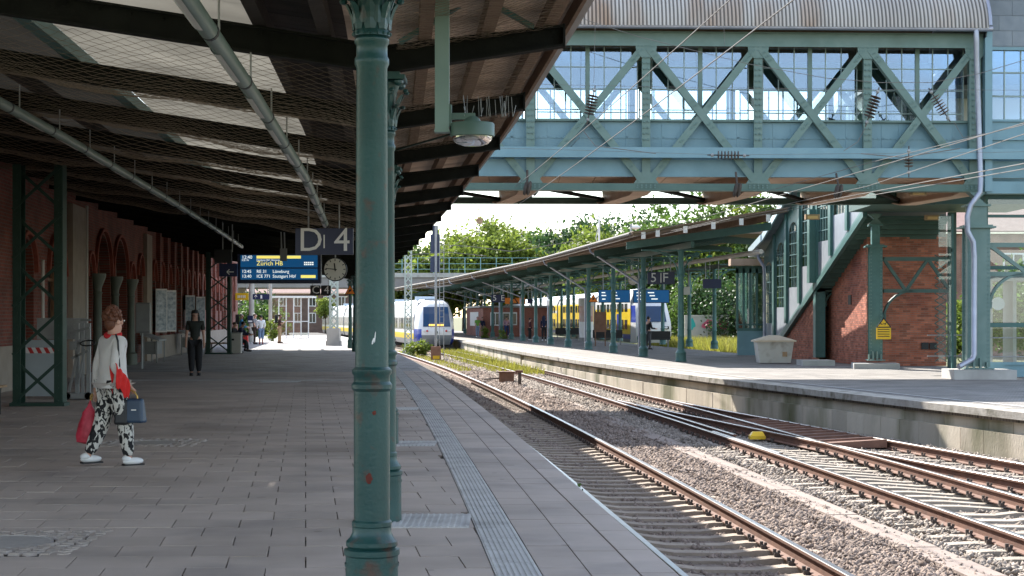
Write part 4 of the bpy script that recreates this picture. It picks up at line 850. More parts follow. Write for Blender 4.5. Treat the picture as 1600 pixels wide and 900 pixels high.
for side, v0 in ((0, 0.0), (1, 5.6)):
    s = 1 if side == 0 else -1; G_ = M['bridge_green']
    vf = lambda a: v0 + s * a
    def pb(name, m_, *bs):
        m = MB()
        for (u0, u1, a, c, z0, z1) in bs: ub(m, u0, u1, min(vf(a), vf(c)), max(vf(a), vf(c)), z0, z1)
        return m.build(name, m_, BRG)
    pb('top_chord', G_, (UL, UR, 0, .34, 9.02, 9.30), (UL, UR, -.05, .40, 9.302, 9.335), (UL, UR, -.03, .03, 8.94, 9.019))
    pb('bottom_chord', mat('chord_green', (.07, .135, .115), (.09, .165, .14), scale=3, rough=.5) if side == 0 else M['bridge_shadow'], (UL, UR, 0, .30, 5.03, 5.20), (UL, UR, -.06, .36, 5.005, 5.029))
    pb('handrail_girder', M['bridge_blue'], (UL, UR + 3.4, -.34, -.10, 5.87, 6.15))
    pb('floor_girder', M['bridge_blue'], (UL, UR + 3.4, .14, .18, 5.42, 5.865), (UL, UR + 3.4, .06, .26, 5.39, 5.418))
    pb('spandrel_plate', M['bridge_blue'], (UL, UR, .42, .45, 5.85, 6.92))
    pb('window_sill', G_, (UL, UR, .30, .50, 6.925, 6.985))
    if side == 0:
        m = MB()
        for k in range(len(POST) - 1):
            a, c = POST[k], POST[k + 1]
            for u in (a + .5, a + (c - a) * .33, a + (c - a) * .66, c - .5): ub(m, u - .035, u + .035, .405, .42, 6.17, 6.9)
            ub(m, a + .15, c - .15, .405, .42, 6.46, 6.52); rivets(m, [(a + .25 + q * .12, 6.49) for q in range(int((c - a - .5) / .12))], .40, .014)
            ub(m, a + .15, c - .15, .405, .42, 6.18, 6.22)
        m.build('plate_stiffeners', M['bridge_blue'], BRG, kind='stuff')
    for k, u in enumerate(POST):
        if side == 0 and u < -3: continue
        m = MB(); w = .115 if k < len(POST) - 1 else .16
        ub(m, u - w, u + w, min(vf(.02), vf(.06)), max(vf(.02), vf(.06)), 5.2, 9.02); ub(m, u - w + .03, u - w + .06, min(vf(.061), vf(.34)), max(vf(.061), vf(.34)), 5.2, 9.02); ub(m, u + w - .06, u + w - .03, min(vf(.061), vf(.34)), max(vf(.061), vf(.34)), 5.2, 9.02)
        m.build('post', G_, BRG)
        if side == 0:
            m = MB(); pol = [U(u - .30, -.015, 9.0), U(u + .30, -.015, 9.0), U(u + .27, -.015, 8.80), U(u + .12, -.015, 8.62), U(u - .12, -.015, 8.62), U(u - .27, -.015, 8.80)]; m.prism([p for p in pol], (0, .03, 0)); m.build('gusset_plate', G_, BRG); m = MB()
            pol = [U(u - .34, -.015, 5.2), U(u + .34, -.015, 5.2), U(u + .13, -.015, 5.5), U(u - .13, -.015, 5.5)]; m.prism(pol, (0, .03, 0)); m.build('gusset_plate', G_, BRG)
            m = MB(); rivets(m, [(u + dx, z) for dx in (-.22, -.12, 0, .12, .22) for z in (8.84, 8.93)] + [(u + dx, z) for dx in (-.055, .055) for z in np.arange(6.4, 8.7, .16)] + [(u + dx, z) for dx in (-.24, -.12, 0, .12, .24) for z in (5.09, 5.15)], -.02); rivets(m, [(u + dx, z) for dx in (-.055, .055) for z in np.arange(6.4, 8.7, .16)], .018); m.build('rivets', M['rivet'], BRG, kind='stuff')
    for a, c in zip(POST, POST[1:]):
        if side == 0 and a < -3: continue
        for (p, q, d) in (((a + .10, 8.85), (c - .12, 5.3), .0), ((c - .12, 8.85), (a + .12, 5.3), .035)):
            m = MB(); m.beam(U(p[0], vf(-.02 + d), p[1]), U(q[0], vf(-.02 + d), q[1]), .03, .20)
            m.build('diagonal', G_, BRG)
            if side == 0:
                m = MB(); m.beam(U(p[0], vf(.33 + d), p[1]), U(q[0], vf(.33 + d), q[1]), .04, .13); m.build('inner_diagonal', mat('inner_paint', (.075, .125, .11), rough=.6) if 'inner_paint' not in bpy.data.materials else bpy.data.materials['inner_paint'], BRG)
                m = MB(); L_ = math.hypot(q[0] - p[0], q[1] - p[1])
                for t in [.02, .05, .08, .40, .43, .57, .60, .70, .90]:
                    for sgn in (-.035, .035): rivets(m, [(p[0] + (q[0] - p[0]) * t + sgn * .8, p[1] + (q[1] - p[1]) * t + sgn * .5)], -.045 + d)
                m.build('rivets', M['rivet'], BRG, kind='stuff')
        if side == 0:   # glazed band behind the truss
            mid = (a + c) / 2
            m = MB(); ub(m, mid - .06, mid + .06, .48, .58, 6.985, 9.0); m.build('mullion', G_, BRG)
            m = MB(); rows = [6.985, 7.19, 7.83, 8.43, 9.0]; n = 6
            us = [a + .2 + (c - a - .4) * q / n for q in range(n + 1)]
            for u in us: ub(m, u - .014, u + .014, .50, .54, 6.985, 9.0)
            for z in rows[1:-1]: ub(m, us[0], us[-1], .495, .545, z - .014, z + .014)
            fr = m.build('glazing_bars', mat('glazing_bar_paint', (.30, .40, .38), rough=.5) if 'glazing_bar_paint' not in bpy.data.materials else bpy.data.materials['glazing_bar_paint'], BRG)
            for i in range(n):
                for j in range(4):
                    m = MB(); g = .013; t = random.uniform(-.004, .004); ub(m, us[i] + g, us[i + 1] - g, .515 + t, .523 + t, rows[j] + g, rows[j + 1] - g); m.build('window_pane', M['pane'], BRG)
        else:
            m = MB(); n = 6; us = [a + .2 + (c - a - .4) * q / n for q in range(n + 1)]
            for u in us: ub(m, u - .02, u + .02, 5.05, 5.1, 6.985, 8.45)
            for z in (7.19, 7.83, 8.43): ub(m, us[0], us[-1], 5.055, 5.095, z - .015, z + .015)
            m.build('glazing_bars', bpy.data.materials['glazing_bar_paint'], BRG)
            m = MB(); ub(m, a, c, 5.0, 5.04, 8.45, 9.05); m.build('frieze_panel', M['bridge_shadow'], BRG); m = MB(); ub(m, a + .2, c - .2, 5.06, 5.068, 7.0, 8.44); m.build('window_pane', M['clear'], BRG)
# floor, soffit boards between the cross girders, the girders themselves
part('landing_floor', M['bridge_shadow'], (11.2, 16.5, 5.6, 9.7, 5.05, 5.75)); part('landing_wall', M['bridge_green'], (11.2, 11.35, 5.7, 10.2, 5.76, 8.6), (11.2, 16.5, 9.6, 9.75, 5.76, 8.6)); part('landing_roof', M['slate'], (11.0, 16.6, 5.8, 9.9, 8.61, 8.75))
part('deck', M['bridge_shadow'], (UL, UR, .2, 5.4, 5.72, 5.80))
u = UL
k = 0
while u < UR - .3:
    m = MB(); ub(m, u + .006, u + 1.02, .25, 5.35, 5.60 + random.uniform(0, .008), 5.66); m.build('soffit_board', M['soffit'], BRG); u += 1.03
SKG = -.9
for u in POST[1:]:
    m = MB(); zt = 5.6
    prof = [(.1, 5.06), (.9, 4.94), (4.7, 4.94), (5.5, 5.06)]
    for (v0, z0), (v1, z1) in zip(prof, prof[1:]):
        a, c = U(u + SKG * v0 / 5.6, v0, 0), U(u + SKG * v1 / 5.6, v1, 0)
        m.hexa([(a.x - .25, a.y, z0), (a.x + .25, a.y, z0), (c.x + .25, c.y, z1), (c.x - .25, c.y, z1)], [(a.x - .25, a.y, z0 + .03), (a.x + .25, a.y, z0 + .03), (c.x + .25, c.y, z1 + .03), (c.x - .25, c.y, z1 + .03)])
        m.hexa([(a.x - .02, a.y, z0 + .031), (a.x + .02, a.y, z0 + .031), (c.x + .02, c.y, z1 + .031), (c.x - .02, c.y, z1 + .031)], [(a.x - .02, a.y, zt), (a.x + .02, a.y, zt), (c.x + .02, c.y, zt), (c.x - .02, c.y, zt)])
    m.build('cross_girder', M['soffit'], BRG)
# wind bracing under the floor
for k, (a, c) in enumerate(zip(POST[2:], POST[3:])):
    m = MB(); m.beam(U(a, .3, 5.14), U(c + SKG, 5.3, 5.14), .16, .09); m.build('wind_brace', M['beam'], BRG)
# roof: corrugated barrel sheet, gutter, inner lining
NC = 24; cyc = .105; nU = int((UR + 12) / cyc * 4); vs = np.zeros(((nU + 1), NC + 1, 3))
uu = np.linspace(UL, UR, nU + 1); th = np.linspace(R(2), R(178), NC + 1)
wob = np.sin(np.arange(nU + 1) * math.pi / 2) * .026
for j in range(NC + 1):
    v = 2.8 - 3.32 * math.cos(th[j]); z = 9.34 + (1.95 + wob) * math.sin(th[j]) + .0 * wob
    vs[:, j, 0] = uu; vs[:, j, 1] = 45.1 + .045 * uu + v - wob * math.cos(th[j]); vs[:, j, 2] = z
idx = np.arange((nU + 1) * (NC + 1)).reshape(nU + 1, NC + 1)
F = np.stack([idx[:-1, :-1], idx[1:, :-1], idx[1:, 1:], idx[:-1, 1:]], -1).reshape(-1, 4)
np_obj('roof_sheet', vs.reshape(-1, 3), F, M['corrugated'], BRG)
m = MB(); arc = [(2.8 - 3.2 * math.cos(t), 9.33 + 1.80 * math.sin(t)) for t in np.linspace(R(3), R(177), 15)]
for (v0, z0), (v1, z1) in zip(arc, arc[1:]): m.add([U(UL, v0, z0), U(UR - .02, v0, z0), U(UR - .02, v1, z1), U(UL, v1, z1)], [(0, 1, 2, 3)])
m.build('roof_lining', M['purlin'], BRG)
m = MB(); m.add([U(UR - .01, v, z) for v, z in arc] + [U(UR - .01, 5.9, 9.2), U(UR - .01, -.3, 9.2)], [tuple(range(len(arc) + 2))]); m.build('gable_panel', M['slate'], BRG)
m = MB(); m.tube([U(UL, -.42, 9.42), U(UR + .12, -.42, 9.40)], .075, 10); m.build('gutter', M['zinc'], BRG, smooth=True)
for k in range(2): m = MB(); t = np.linspace(R(3), R(177), 25); m.tube([U(UR + .02, 2.8 - 3.4 * math.cos(a), 9.36 + 2.0 * math.sin(a)) for a in t], .05, 6); m.build('verge_trim', M['zinc'], BRG) if k == 0 else None
# downpipe on the near pier
m = MB(); m.tube([U(12.62, -.42, 9.36), U(12.62, -.45, 9.1), U(12.66, -.32, 8.7), U(12.75, -.40, 5.3), U(12.72, -.45, 4.95), U(12.45, -.5, 4.6), U(12.36, -.5, 4.3), U(12.36, -.5, 3.9), U(12.52, -.5, 3.6), U(12.55, -.5, 3.2), U(12.55, -.5, .55), U(12.48, -.55, .42), U(12.05, -.75, .22)], .075, 10); m.build('downpipe', M['zinc'], BRG, smooth=True)
# ---- piers
def pier(u, v, w, d, rot, zc, z2, zt, label, block):
    c = U(u, v, 0); m = MB(); cs, sn = math.cos(rot), math.sin(rot)
    def lb(mb, x0, x1, y0, y1, z0, z1):
        pts = [(c.x + x * cs - y * sn, c.y + x * sn + y * cs) for x, y in ((x0, y0), (x1, y0), (x1, y1), (x0, y1))]
        mb.hexa([(x, y, z0) for x, y in pts], [(x, y, z1) for x, y in pts])
    h, g = w / 2, d / 2
    lb(m, -h, h, -g, -g + .025, .2, zc); lb(m, -h, h, g - .025, g, .2, zc)
    lb(m, -h + .06, -h + .085, -g + .026, g - .026, .2, zc); lb(m, h - .085, h - .06, -g + .026, g - .026, .2, zc)
    o = m.build('pier', M['bridge_green'] if v < 3 else M['far_green'], BRG, label=label)
    m = MB(); z = .35
    while z < zc - .1:
        for x in (-h + .05, h - .05): lb(m, x - .02, x + .02, -g - .018, -g, z - .02, z + .02)
        for y in (-g + .1, g - .1): lb(m, -h - .018 + .06, -h + .06, y - .02, y + .02, z - .02, z + .02)
        z += .115
    m.build('rivets', M['rivet'], o, kind='stuff')
    m = MB(); lb(m, -h - .14, h + .14, -g - .1, g + .1, zc, zc + .05); lb(m, -h - .06, h + .06, -g - .05, g + .05, zc + .05, zc + .09)
    lb(m, -h + .08, h - .08, -g + .06, g - .06, zc + .09, z2); lb(m, -h - .02, h + .02, -g, g, z2, z2 + .05); m.build('cap', M['bridge_green'] if v < 3 else M['far_green'], o)
    m = MB()   # rocker bearing: two wedges meeting at a hinge
    zm = (z2 + .05 + zt) / 2
    for za, zb in ((z2 + .05, zm), (zt, zm)):
        P0 = [(c.x + x * cs - y * sn, c.y + x * sn + y * cs) for x, y in ((-.24, -.2), (.24, -.2), (.24, .2), (-.24, .2))]; P1 = [(c.x + x * cs - y * sn, c.y + x * sn + y * cs) for x, y in ((-.05, -.2), (.05, -.2), (.05, .2), (-.05, .2))]
        bot, top = ([(x, y, za) for x, y in P0], [(x, y, zb) for x, y in P1]) if za < zb else ([(x, y, zb) for x, y in P1], [(x, y, za) for x, y in P0]); m.hexa(bot, top)
    m.build('bearing', M['bridge_green'], o)
    m = MB()
    for k in range(4): lb(m, -h - .05 + k * (w + .1) / 4, -h - .05 + k * (w + .1) / 4 + .05, -g - .12, -g, .16, .34 + .1 * (k in (1, 2)))
    lb(m, -h - .08, h + .08, -g - .14, g + .1, .135, .165); m.build('base_plate', M['bridge_green'], o)
    m = MB(); (bx0, bx1, by0, by1, bz) = block; lb(m, bx0, bx1, by0, by1, PZ - .05, bz); m.build('base_block', M['concrete'], o)
    return o, lb
pier(12.78, .15, .62, .62, -.03, 4.0, 4.60, 5.0, 'near riveted pier with the grey downpipe', (-.82, .86, -.95, .55, .13))
pier(11.95, 9.1, .42, .66, -.13 + .0, 3.85, 4.55, 4.95, 'far riveted pier with the yellow warning sign', (-.74, .72, -.75, .6, .05))
def brace(v, u0, u1, zt, zb, n, m_, arch=True):
    m = MB(); m.beam(U(u0, v, zt), U(u1, v, zt), .14, .12); m.beam(U(u0, v, zb), U(u1, v, zb), .14, .12); m.build('portal_chord', m_, BRG)
    for k in range(n):
        a, c = u0 + (u1 - u0) * k / n, u0 + (u1 - u0) * (k + 1) / n; m = MB()
        m.beam(U(a, v - .03, zt if k % 2 == 0 else zb), U(c, v - .03, zb if k % 2 == 0 else zt), .09, .10); m.build('portal_brace', m_, BRG)
    if arch:
        m = MB(); pts = [U(u0 + .95 * (1 - math.cos(t)), v, zb - .95 + .95 * math.sin(t)) for t in np.linspace(0, math.pi / 2, 9)]
        for p, q in zip(pts, pts[1:]): m.beam(p, q, .14, .07)
        m.build('knee_arch', m_, BRG)
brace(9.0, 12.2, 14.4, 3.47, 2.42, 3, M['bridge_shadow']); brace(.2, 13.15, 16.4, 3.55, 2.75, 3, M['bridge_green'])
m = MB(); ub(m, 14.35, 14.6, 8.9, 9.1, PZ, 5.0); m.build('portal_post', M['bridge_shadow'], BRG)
m = MB()
for k in range(14):
    z = .1 + k * .25
    for s in (1, -1): m.beam(U(13.9, 9.0, z + (0 if s > 0 else .25)), U(14.3, 9.0, z + (.25 if s > 0 else 0)), .03, .03)
m.build('lattice_web', M['bridge_shadow'], BRG)
# lamps under the bridge, amber boxes
for i, (px, py, Y) in enumerate(((1434, 301, 46.2), (1269, 339, 53.5), (1456, 340, 53.8))):
    p = P(px, py, Y); t = thing('bulkhead_lamp', ('amber bulkhead lamp under the bridge edge beside the downpipe', 'amber bulkhead lamp in front of the glazed stair wall', 'dim bulkhead lamp above the shaded brick wall')[i], 'lamp', p, 'bulkhead lamps under the footbridge')
    m = MB(); m.box(p, (.46, .18, .16)); m.build('housing', M['wood'], t); m = MB(); m.bx(p.x - .16, p.x + .16, p.y - .11, p.y - .089, p.z - .06, p.z + .03); m.build('diffuser', mat('amber_glass', (.75, .5, .22), rough=.3) if i == 0 else bpy.data.materials['amber_glass'], t)

# ------------------------------------------------------------------ slate-clad tower head and glass lift shaft right of the bridge
TW = thing('lift_tower', 'slate-clad tower with glass lift shaft at the right end of the bridge', 'lift tower', U(14.8, 2, 0))
m = MB(); ub(m, 13.06, 19, .25, 8, 9.02, 12.2); m.build('head_wall', M['slate'], TW)
st = MB(); ub(st, 0, .72, 0, .015, .01, .405); 
for r_ in range(6):
    for k in range(7):
        u0 = 13.08 + k * .74 - (.37 if r_ % 2 else 0); u1 = u0 + .73; u0 = max(u0, 13.07)
        if u0 > 17.2: continue
        m = MB(); z = 9.05 + r_ * .42; j = random.uniform(0, .006); m.hexa([U(u0, .232 - j, z), U(u1, .232 - j, z), U(u1, .249, z), U(u0, .249, z)], [U(u0, .24 - j, z + .415), U(u1, .24 - j, z + .415), U(u1, .249, z + .415), U(u0, .249, z + .415)]); m.build('slate_tile', M['slate'], TW)
def tb(name, m_, *bs):
    m = MB()
    for b_ in bs: ub(m, *b_)
    return m.build(name, m_, TW)
tb('spandrel', M['bridge_blue'], (13.0, 19, .30, .36, 5.4, 6.95), (13.0, 19, .24, .38, 6.96, 7.02), (13.0, 19, .2, .4, 8.93, 9.015), (13.0, 19, .22, .30, 6.45, 6.52))
tb('lower_beam', M['bridge_blue'], (13.0, 19, -.1, .3, 4.95, 5.28))
tb('corner_post', M['bridge_blue'], (12.94, 13.14, -.18, .22, 5.0, 9.38))
m = MB()
for k in range(8): ub(m, 13.14 + k * .46, 13.17 + k * .46, .28, .34, 7.02, 8.93)
for z in (7.65, 8.3): ub(m, 13.1, 19, .285, .335, z, z + .03)
fr = m.build('glazing_bars', bpy.data.materials['glazing_bar_paint'], TW)
for k in range(7):
    for (z0, z1) in ((7.02, 7.65), (7.68, 8.3), (8.33, 8.93)):
        m = MB(); ub(m, 13.175 + k * .46, 13.595 + k * .46, .305, .313, z0 + .01, z1 - .01); m.build('window_pane', M['pane'], TW)
m = MB(); ub(m, 13.2, 19, 7.9, 8.0, 5.4, 9); m.build('back_wall', M['white'], TW)
# lift shaft below
V0 = 1.0
tb('frame', M['far_green'], (13.28, 13.36, V0, V0 + .1, PZ, 4.95), (15.1, 15.18, V0, V0 + .1, PZ, 4.95), (17.0, 17.1, V0, V0 + .1, PZ, 4.95), (13.36, 17, V0 + .01, V0 + .09, 4.36, 4.44), (13.36, 17, V0 + .01, V0 + .09, 1.28, 1.40), (13.36, 17, V0 + .01, V0 + .09, 2.9, 3.0))
tb('plinth_panel', M['bridge_blue'], (13.36, 17, V0 + .02, V0 + .08, PZ, .22), (13.3, 17, V0 - .03, V0 - .005, .22, .30))
for (u0, u1) in ((13.37, 15.09), (15.19, 16.99)):
    for (z0, z1) in ((.31, 1.27), (1.41, 2.89), (3.01, 4.35), (4.45, 4.94)): tb('window_pane', M['clear'], (u0, u1, V0 + .04, V0 + .05, z0, z1))
for z in (.45, .98): m = MB(); m.tube([U(13.3, V0 - .06, z), U(17, V0 - .06, z)], .018, 6); m.build('guard_rail', M['grey_metal'], TW)
tb('lift_cab', M['pale'], (13.8, 13.9, 2.4, 3.4, 0, 2.6), (14.5, 14.6, 2.4, 3.4, 0, 2.6), (15.3, 15.4, 2.4, 3.4, 0, 2.6), (13.8, 15.4, 2.4, 3.4, 2.6, 2.75))
m = MB(); p = U(14.05, 2.38, 1.95); m.lathe([(0, 0), (.19, 0), (.19, .02), (0, .02)], (0, 0, 0), 20, cap=False); o = m.build('door_sticker', M['letter'], None); o.parent = TW; o.rotation_euler.x = R(90); o.location = p - wloc(TW)
# glass screen between pier and brick wall
for (u0, u1) in ((12.05, 12.5),):
    tb('screen_frame', M['far_green'], (u0 + 1.35, u1 + .98, 5.0, 5.08, 3.55, 3.65), (13.4, 13.46, 5, 5.08, 0, 4.7))
for u0, u1, z0, z1 in ((13.0, 13.4, .2, 3.5), (13.0, 13.4, 3.7, 4.7)): tb('screen_pane', M['clear'], (u0, u1, 5.03, 5.04, z0, z1))
for z in (.35, 1.0): m = MB(); m.tube([U(12.9, 6.0, z), U(14.9, 6.0, z)], .02, 6); m.build('guard_rail', M['grey_metal'], TW)

# ------------------------------------------------------------------ staircase hall on the island platform
SH = thing('staircase_hall', 'teal glazed staircase hall over red brick walls on the island platform', 'staircase hall', (12.5, 60, PZ))
TP = M['far_green']; LTP = mat('pale_teal_paint', (.11, .21, .21), (.14, .25, .25), rough=.45)
def xw(Y): return 11.75 - .0485 * (Y - 55.5)
def zb_(Y): return 4.95 - .3288 * (Y - 55.5)
def zt_(Y): return 6.05 - .30 * (Y - 66.5)
def wp(Y, d, z): return (xw(Y) - d, Y, z)      # d: distance proud of the wall plane, towards the tracks
def wq3(mb, y0, y1, d0, d1, za0, za1, zb0, zb1):
    mb.hexa([wp(y0, d0, za0), wp(y0, d1, za0), wp(y1, d1, zb0), wp(y1, d0, zb0)][::-1], [wp(y0, d0, za1), wp(y0, d1, za1), wp(y1, d1, zb1), wp(y1, d0, zb1)][::-1])
YE, YS_ = 72.4, 55.2
m = MB(); wq3(m, YS_, YE - 3, -.02, .12, zb_(YS_) - .16, zb_(YS_) + .05, zb_(YE - 3) - .16, zb_(YE - 3) + .05); m.build('stair_stringer', TP, SH)
m = MB(); wq3(m, YS_, 69.5, -.05, .02, zb_(YS_) + .05, zb_(YS_) + .30, zb_(69.5) + .05, zb_(69.5) + .30); m.build('sill_band', LTP, SH)
PIL = [55.4, 57.6, 60.0, 62.8, 65.1, 67.5, 69.9, 72.3]
for a, c in zip(PIL, PIL[1:]):
    zf = lambda y: max(zb_(y) + .3, PZ); m = MB(); wq3(m, a - .16, a + .16, -.06, .10, zf(a), zt_(a), zf(a), zt_(a)); m.build('pilaster', TP, SH)
    mid = (a + c) / 2; hw = .55
    # lower panel, with a sill parallel to nothing but level
    zs = zb_(mid) + 1.35 if c < 70 else 1.3
    m = MB(); m.prism([wp(a + .16, .0, zf(a)), wp(c - .16, .0, max(zf(c), PZ)), wp(c - .16, .0, zs), wp(a + .16, .0, zs)], (.03, 0, 0)); m.build('lower_panel', mat('lilac_panel', (.25, .28, .32), (.31, .34, .38), rough=.5) if 'lilac_panel' not in bpy.data.materials else bpy.data.materials['lilac_panel'], SH)
    # frame with arched opening
    zsp = min(zt_(c), zt_(a)) - 1.0; m = MB(); N_ = 10
    arc = [(mid - .85 * math.cos(math.pi * k / N_), zsp + .6 * math.sin(math.pi * k / N_)) for k in range(N_ + 1)]
    out = [(a + .16, zs), (mid - .85, zs)] + arc + [(mid + .85, zs), (c - .16, zs)]
    m.add([wp(a + .16, .02, zs), wp(mid - .85, .02, zs), wp(mid - .85, .02, zsp), wp(a + .16, .02, zt_(a))], [(0, 1, 2, 3)])
    m.add([wp(c - .16, .02, zs), wp(mid + .85, .02, zs), wp(mid + .85, .02, zsp), wp(c - .16, .02, zt_(c))], [(3, 2, 1, 0)])
    top = lambda y: zt_(a) + (zt_(c) - zt_(a)) * (y - a) / (c - a)
    ys_ = [(a + .16, zsp)] + arc + [(c - .16, zsp)]
    for (y0, z0), (y1, z1) in zip(arc, arc[1:]): m.add([wp(y0, .02, z0), wp(y1, .02, z1), wp(y1, .02, top(y1)), wp(y0, .02, top(y0))], [(0, 1, 2, 3)])
    m.add([wp(a + .16, .02, zt_(a)), wp(mid - .85, .02, zsp), wp(mid - .85, .02, top(mid - .85))], [(0, 1, 2)]); m.add([wp(c - .16, .02, zt_(c)), wp(mid + .85, .02, zsp), wp(mid + .85, .02, top(mid + .85))], [(2, 1, 0)])
    m.build('window_frame', TP, SH)
    m = MB(); o2 = [(mid - .85, zs)] + arc + [(mid + .85, zs)]; m.add([wp(y, -.05, z) for y, z in o2], [tuple(range(len(o2)))]); w = m.build('arched_window', glass('stair_glass', (.7, .72, .66), .18, .03) if 'stair_glass' not in bpy.data.materials else bpy.data.materials['stair_glass'], SH)
    m = MB()
    for y in (mid - .42, mid, mid + .42): m.beam(wp(y, -.02, zs), wp(y, -.02, zsp + .5), .03, .04)
    z = zs + .4
    while z < zsp + .3: m.beam(wp(mid - .85, -.02, z), wp(mid + .85, -.02, z), .03, .03); z += .45
    m.build('glazing_bars', LTP, w)
# roof of the hall: sloping verge, flared foot, soffit
m = MB(); wq3(m, YS_, 70.5, -3.2, .38, zt_(YS_) + .0, zt_(YS_) + .12, zt_(70.5), zt_(70.5) + .12); wq3(m, 70.5, 73.2, -3.2, .42, zt_(70.5), zt_(70.5) + .12, 4.42, 4.52); m.build('roof', M['slate'], SH)
m = MB(); wq3(m, YS_, 70.5, .38, .46, zt_(YS_) - .10, zt_(YS_) + .2, zt_(70.5) - .1, zt_(70.5) + .2); wq3(m, 70.5, 73.2, .40, .50, zt_(70.5) - .1, zt_(70.5) + .2, 4.30, 4.58); m.build('verge_board', mat('verge_paint', (.42, .55, .60), (.48, .6, .65), rough=.4), SH)
m = MB(); m.bx(xw(73) - .5, xw(73) + 3, 73.1, 73.25, 4.2, 4.6); m.build('eaves_box', bpy.data.materials['verge_paint'], SH)
m = MB(); m.tube([wp(71.6, .40, 4.5), wp(71.6, .36, 4.1), wp(71.2, .2, 3.7), wp(71.2, .18, 3.2), wp(71.2, .18, PZ)], .07, 8); m.build('downpipe', M['zinc'], SH, smooth=True)
# corner post
X0 = P(1274, 0, 62.6).x
m = MB(); m.bx(X0 - .29, X0 + .30, 62.25, 62.75, P(0, 442, 62.4).z, 5.6); m.bx(X0 - .05, X0 + .06, 62.1, 62.25, P(0, 442, 62.4).z, 5.6); m.build('corner_post', TP, SH)
m = MB(); m.bx(X0 - .02, X0 + .32, 62.3, 62.7, .05, P(0, 442, 62.4).z); m.bx(X0 - .06, X0 - .021, 62.25, 62.75, .05, P(0, 442, 62.4).z); m.build('lower_post', TP, SH)
m = MB(); m.bx(X0 - .1, X0 + .9, 62.3, 62.6, P(0, 456, 62.4).z, P(0, 445, 62.4).z); pts = [(X0 + .32 + .55 * (1 - math.cos(t)), 62.45, 1.95 + .6 * math.sin(t)) for t in np.linspace(0, math.pi / 2, 7)]
for p, q in zip(pts, pts[1:]): m.beam(p, q, .16, .07)
m.build('bracket_beam', M['dark_green'], SH)
a, c = G(1253, 571, PZ), G(1303, 571, PZ); m = MB(); m.bx(a.x, c.x, a.y - .2, a.y + 1.1, PZ - .05, PZ + .18); m.build('base_block', M['concrete'], SH)
# brickwork: every brick real, mortar bed behind
def bricks(name, org, u, n, L, z0, z1, inside, cw=.25, ch=.0767):
    u, n = Vector(u).normalized(), Vector(n).normalized(); org = Vector(org); m = MB(); r = int((z1 - z0) / ch); g = .006
    for j in range(r):
        x = -cw / 2 if j % 2 else 0
        while x < L:
            a, c = max(x, 0), min(x + cw, L); z = z0 + j * ch
            if c - a > .04 and inside((a + c) / 2, z + ch / 2):
                d = n * (.010 + random.uniform(-.004, .004)); f = [org + u * (a + g), org + u * (c - g)]
                v = [Vector((p.x, p.y, zz)) for zz in (z + g, z + ch - g) for p in f]; v2 = [p + d for p in v]
                m.add(v + v2, [(4, 5, 7, 6), (0, 4, 6, 2), (1, 3, 7, 5), (2, 6, 7, 3), (0, 1, 5, 4)])
            x += cw
    o = m.build(name, M['brick_face'], SH); o['kind'] = 'stuff'; return o
yT0, yT1 = 62.3, 69.2
def xs_(Y): return xw(Y) + .06
m = MB(); m.add([(xs_(yT0), yT0, PZ), (xs_(yT1), yT1, PZ), (xs_(yT1), yT1, zb_(yT1) - .1), (xs_(yT0), yT0, zb_(yT0) - .1)], [(0, 1, 2, 3)]); m.build('side_wall', M['mortar'], SH)
bricks('brickwork', (xs_(yT1), yT1, 0), (xs_(yT0) - xs_(yT1), yT0 - yT1, 0), (-1, -.05, 0), yT1 - yT0, PZ, 3, lambda x, z: z < zb_(yT1 - x) - .14)
X2 = 12.2; YF = 57.2
m = MB(); m.add([(X2, YF, PZ), (X2 - .3, 64.5, PZ), (X2 - .3, 64.5, 4.4), (X2, YF, 4.9)], [(0, 1, 2, 3)]); m.add([(X2, YF, PZ), (14.95, YF + .1, PZ), (14.95, YF + .1, 5.3), (X2, YF, 5.3)], [(0, 1, 2, 3)]); m.add([(14.95, YF + .1, PZ), (14.9, 70, PZ), (14.9, 70, 5.3), (14.95, YF + .1, 5.3)], [(0, 1, 2, 3)]); m.build('block_wall', M['mortar'], SH)
bricks('brickwork', (X2 - .3, 64.5, 0), (.3, YF - 64.5, 0), (-1, -.04, 0), 7.3, PZ, 4.8, lambda x, z: z < zb_(64.5 - x) - .1)
bricks('brickwork', (X2, YF, 0), (2.75, .1, 0), (0, -1, 0), 2.75, PZ, 4.35, lambda x, z: True)
for (px0, px1, py0, py1, Y) in ((1440, 1462, 535, 546, YF), ): 
    a, c = panel(px0, px1, py0, py1, Y)
    for k in range(2): m = MB(); m.bx(a.x + k * .28, a.x + k * .28 + .24, Y - .004, Y + .04, a.z, c.z); m.build('air_vent', M['black'], SH)
yv = 59.3; m = MB(); m.bx(X2 - .13, X2 - .08, yv, yv + .5, 2.0, 2.35); m.build('air_vent', M['black'], SH)
# treads seen from below
y = 55.4
while y < 69:
    z = zb_(y) - .05; m = MB(); m.bx(xw(y) + .02, 14.6, y, y + .46, z - .09, z); m.bx(xw(y) + .02, 14.6, y + .40, y + .46, z - .17, z - .09); m.build('stair_tread', M['bridge_shadow'], SH); y += .46
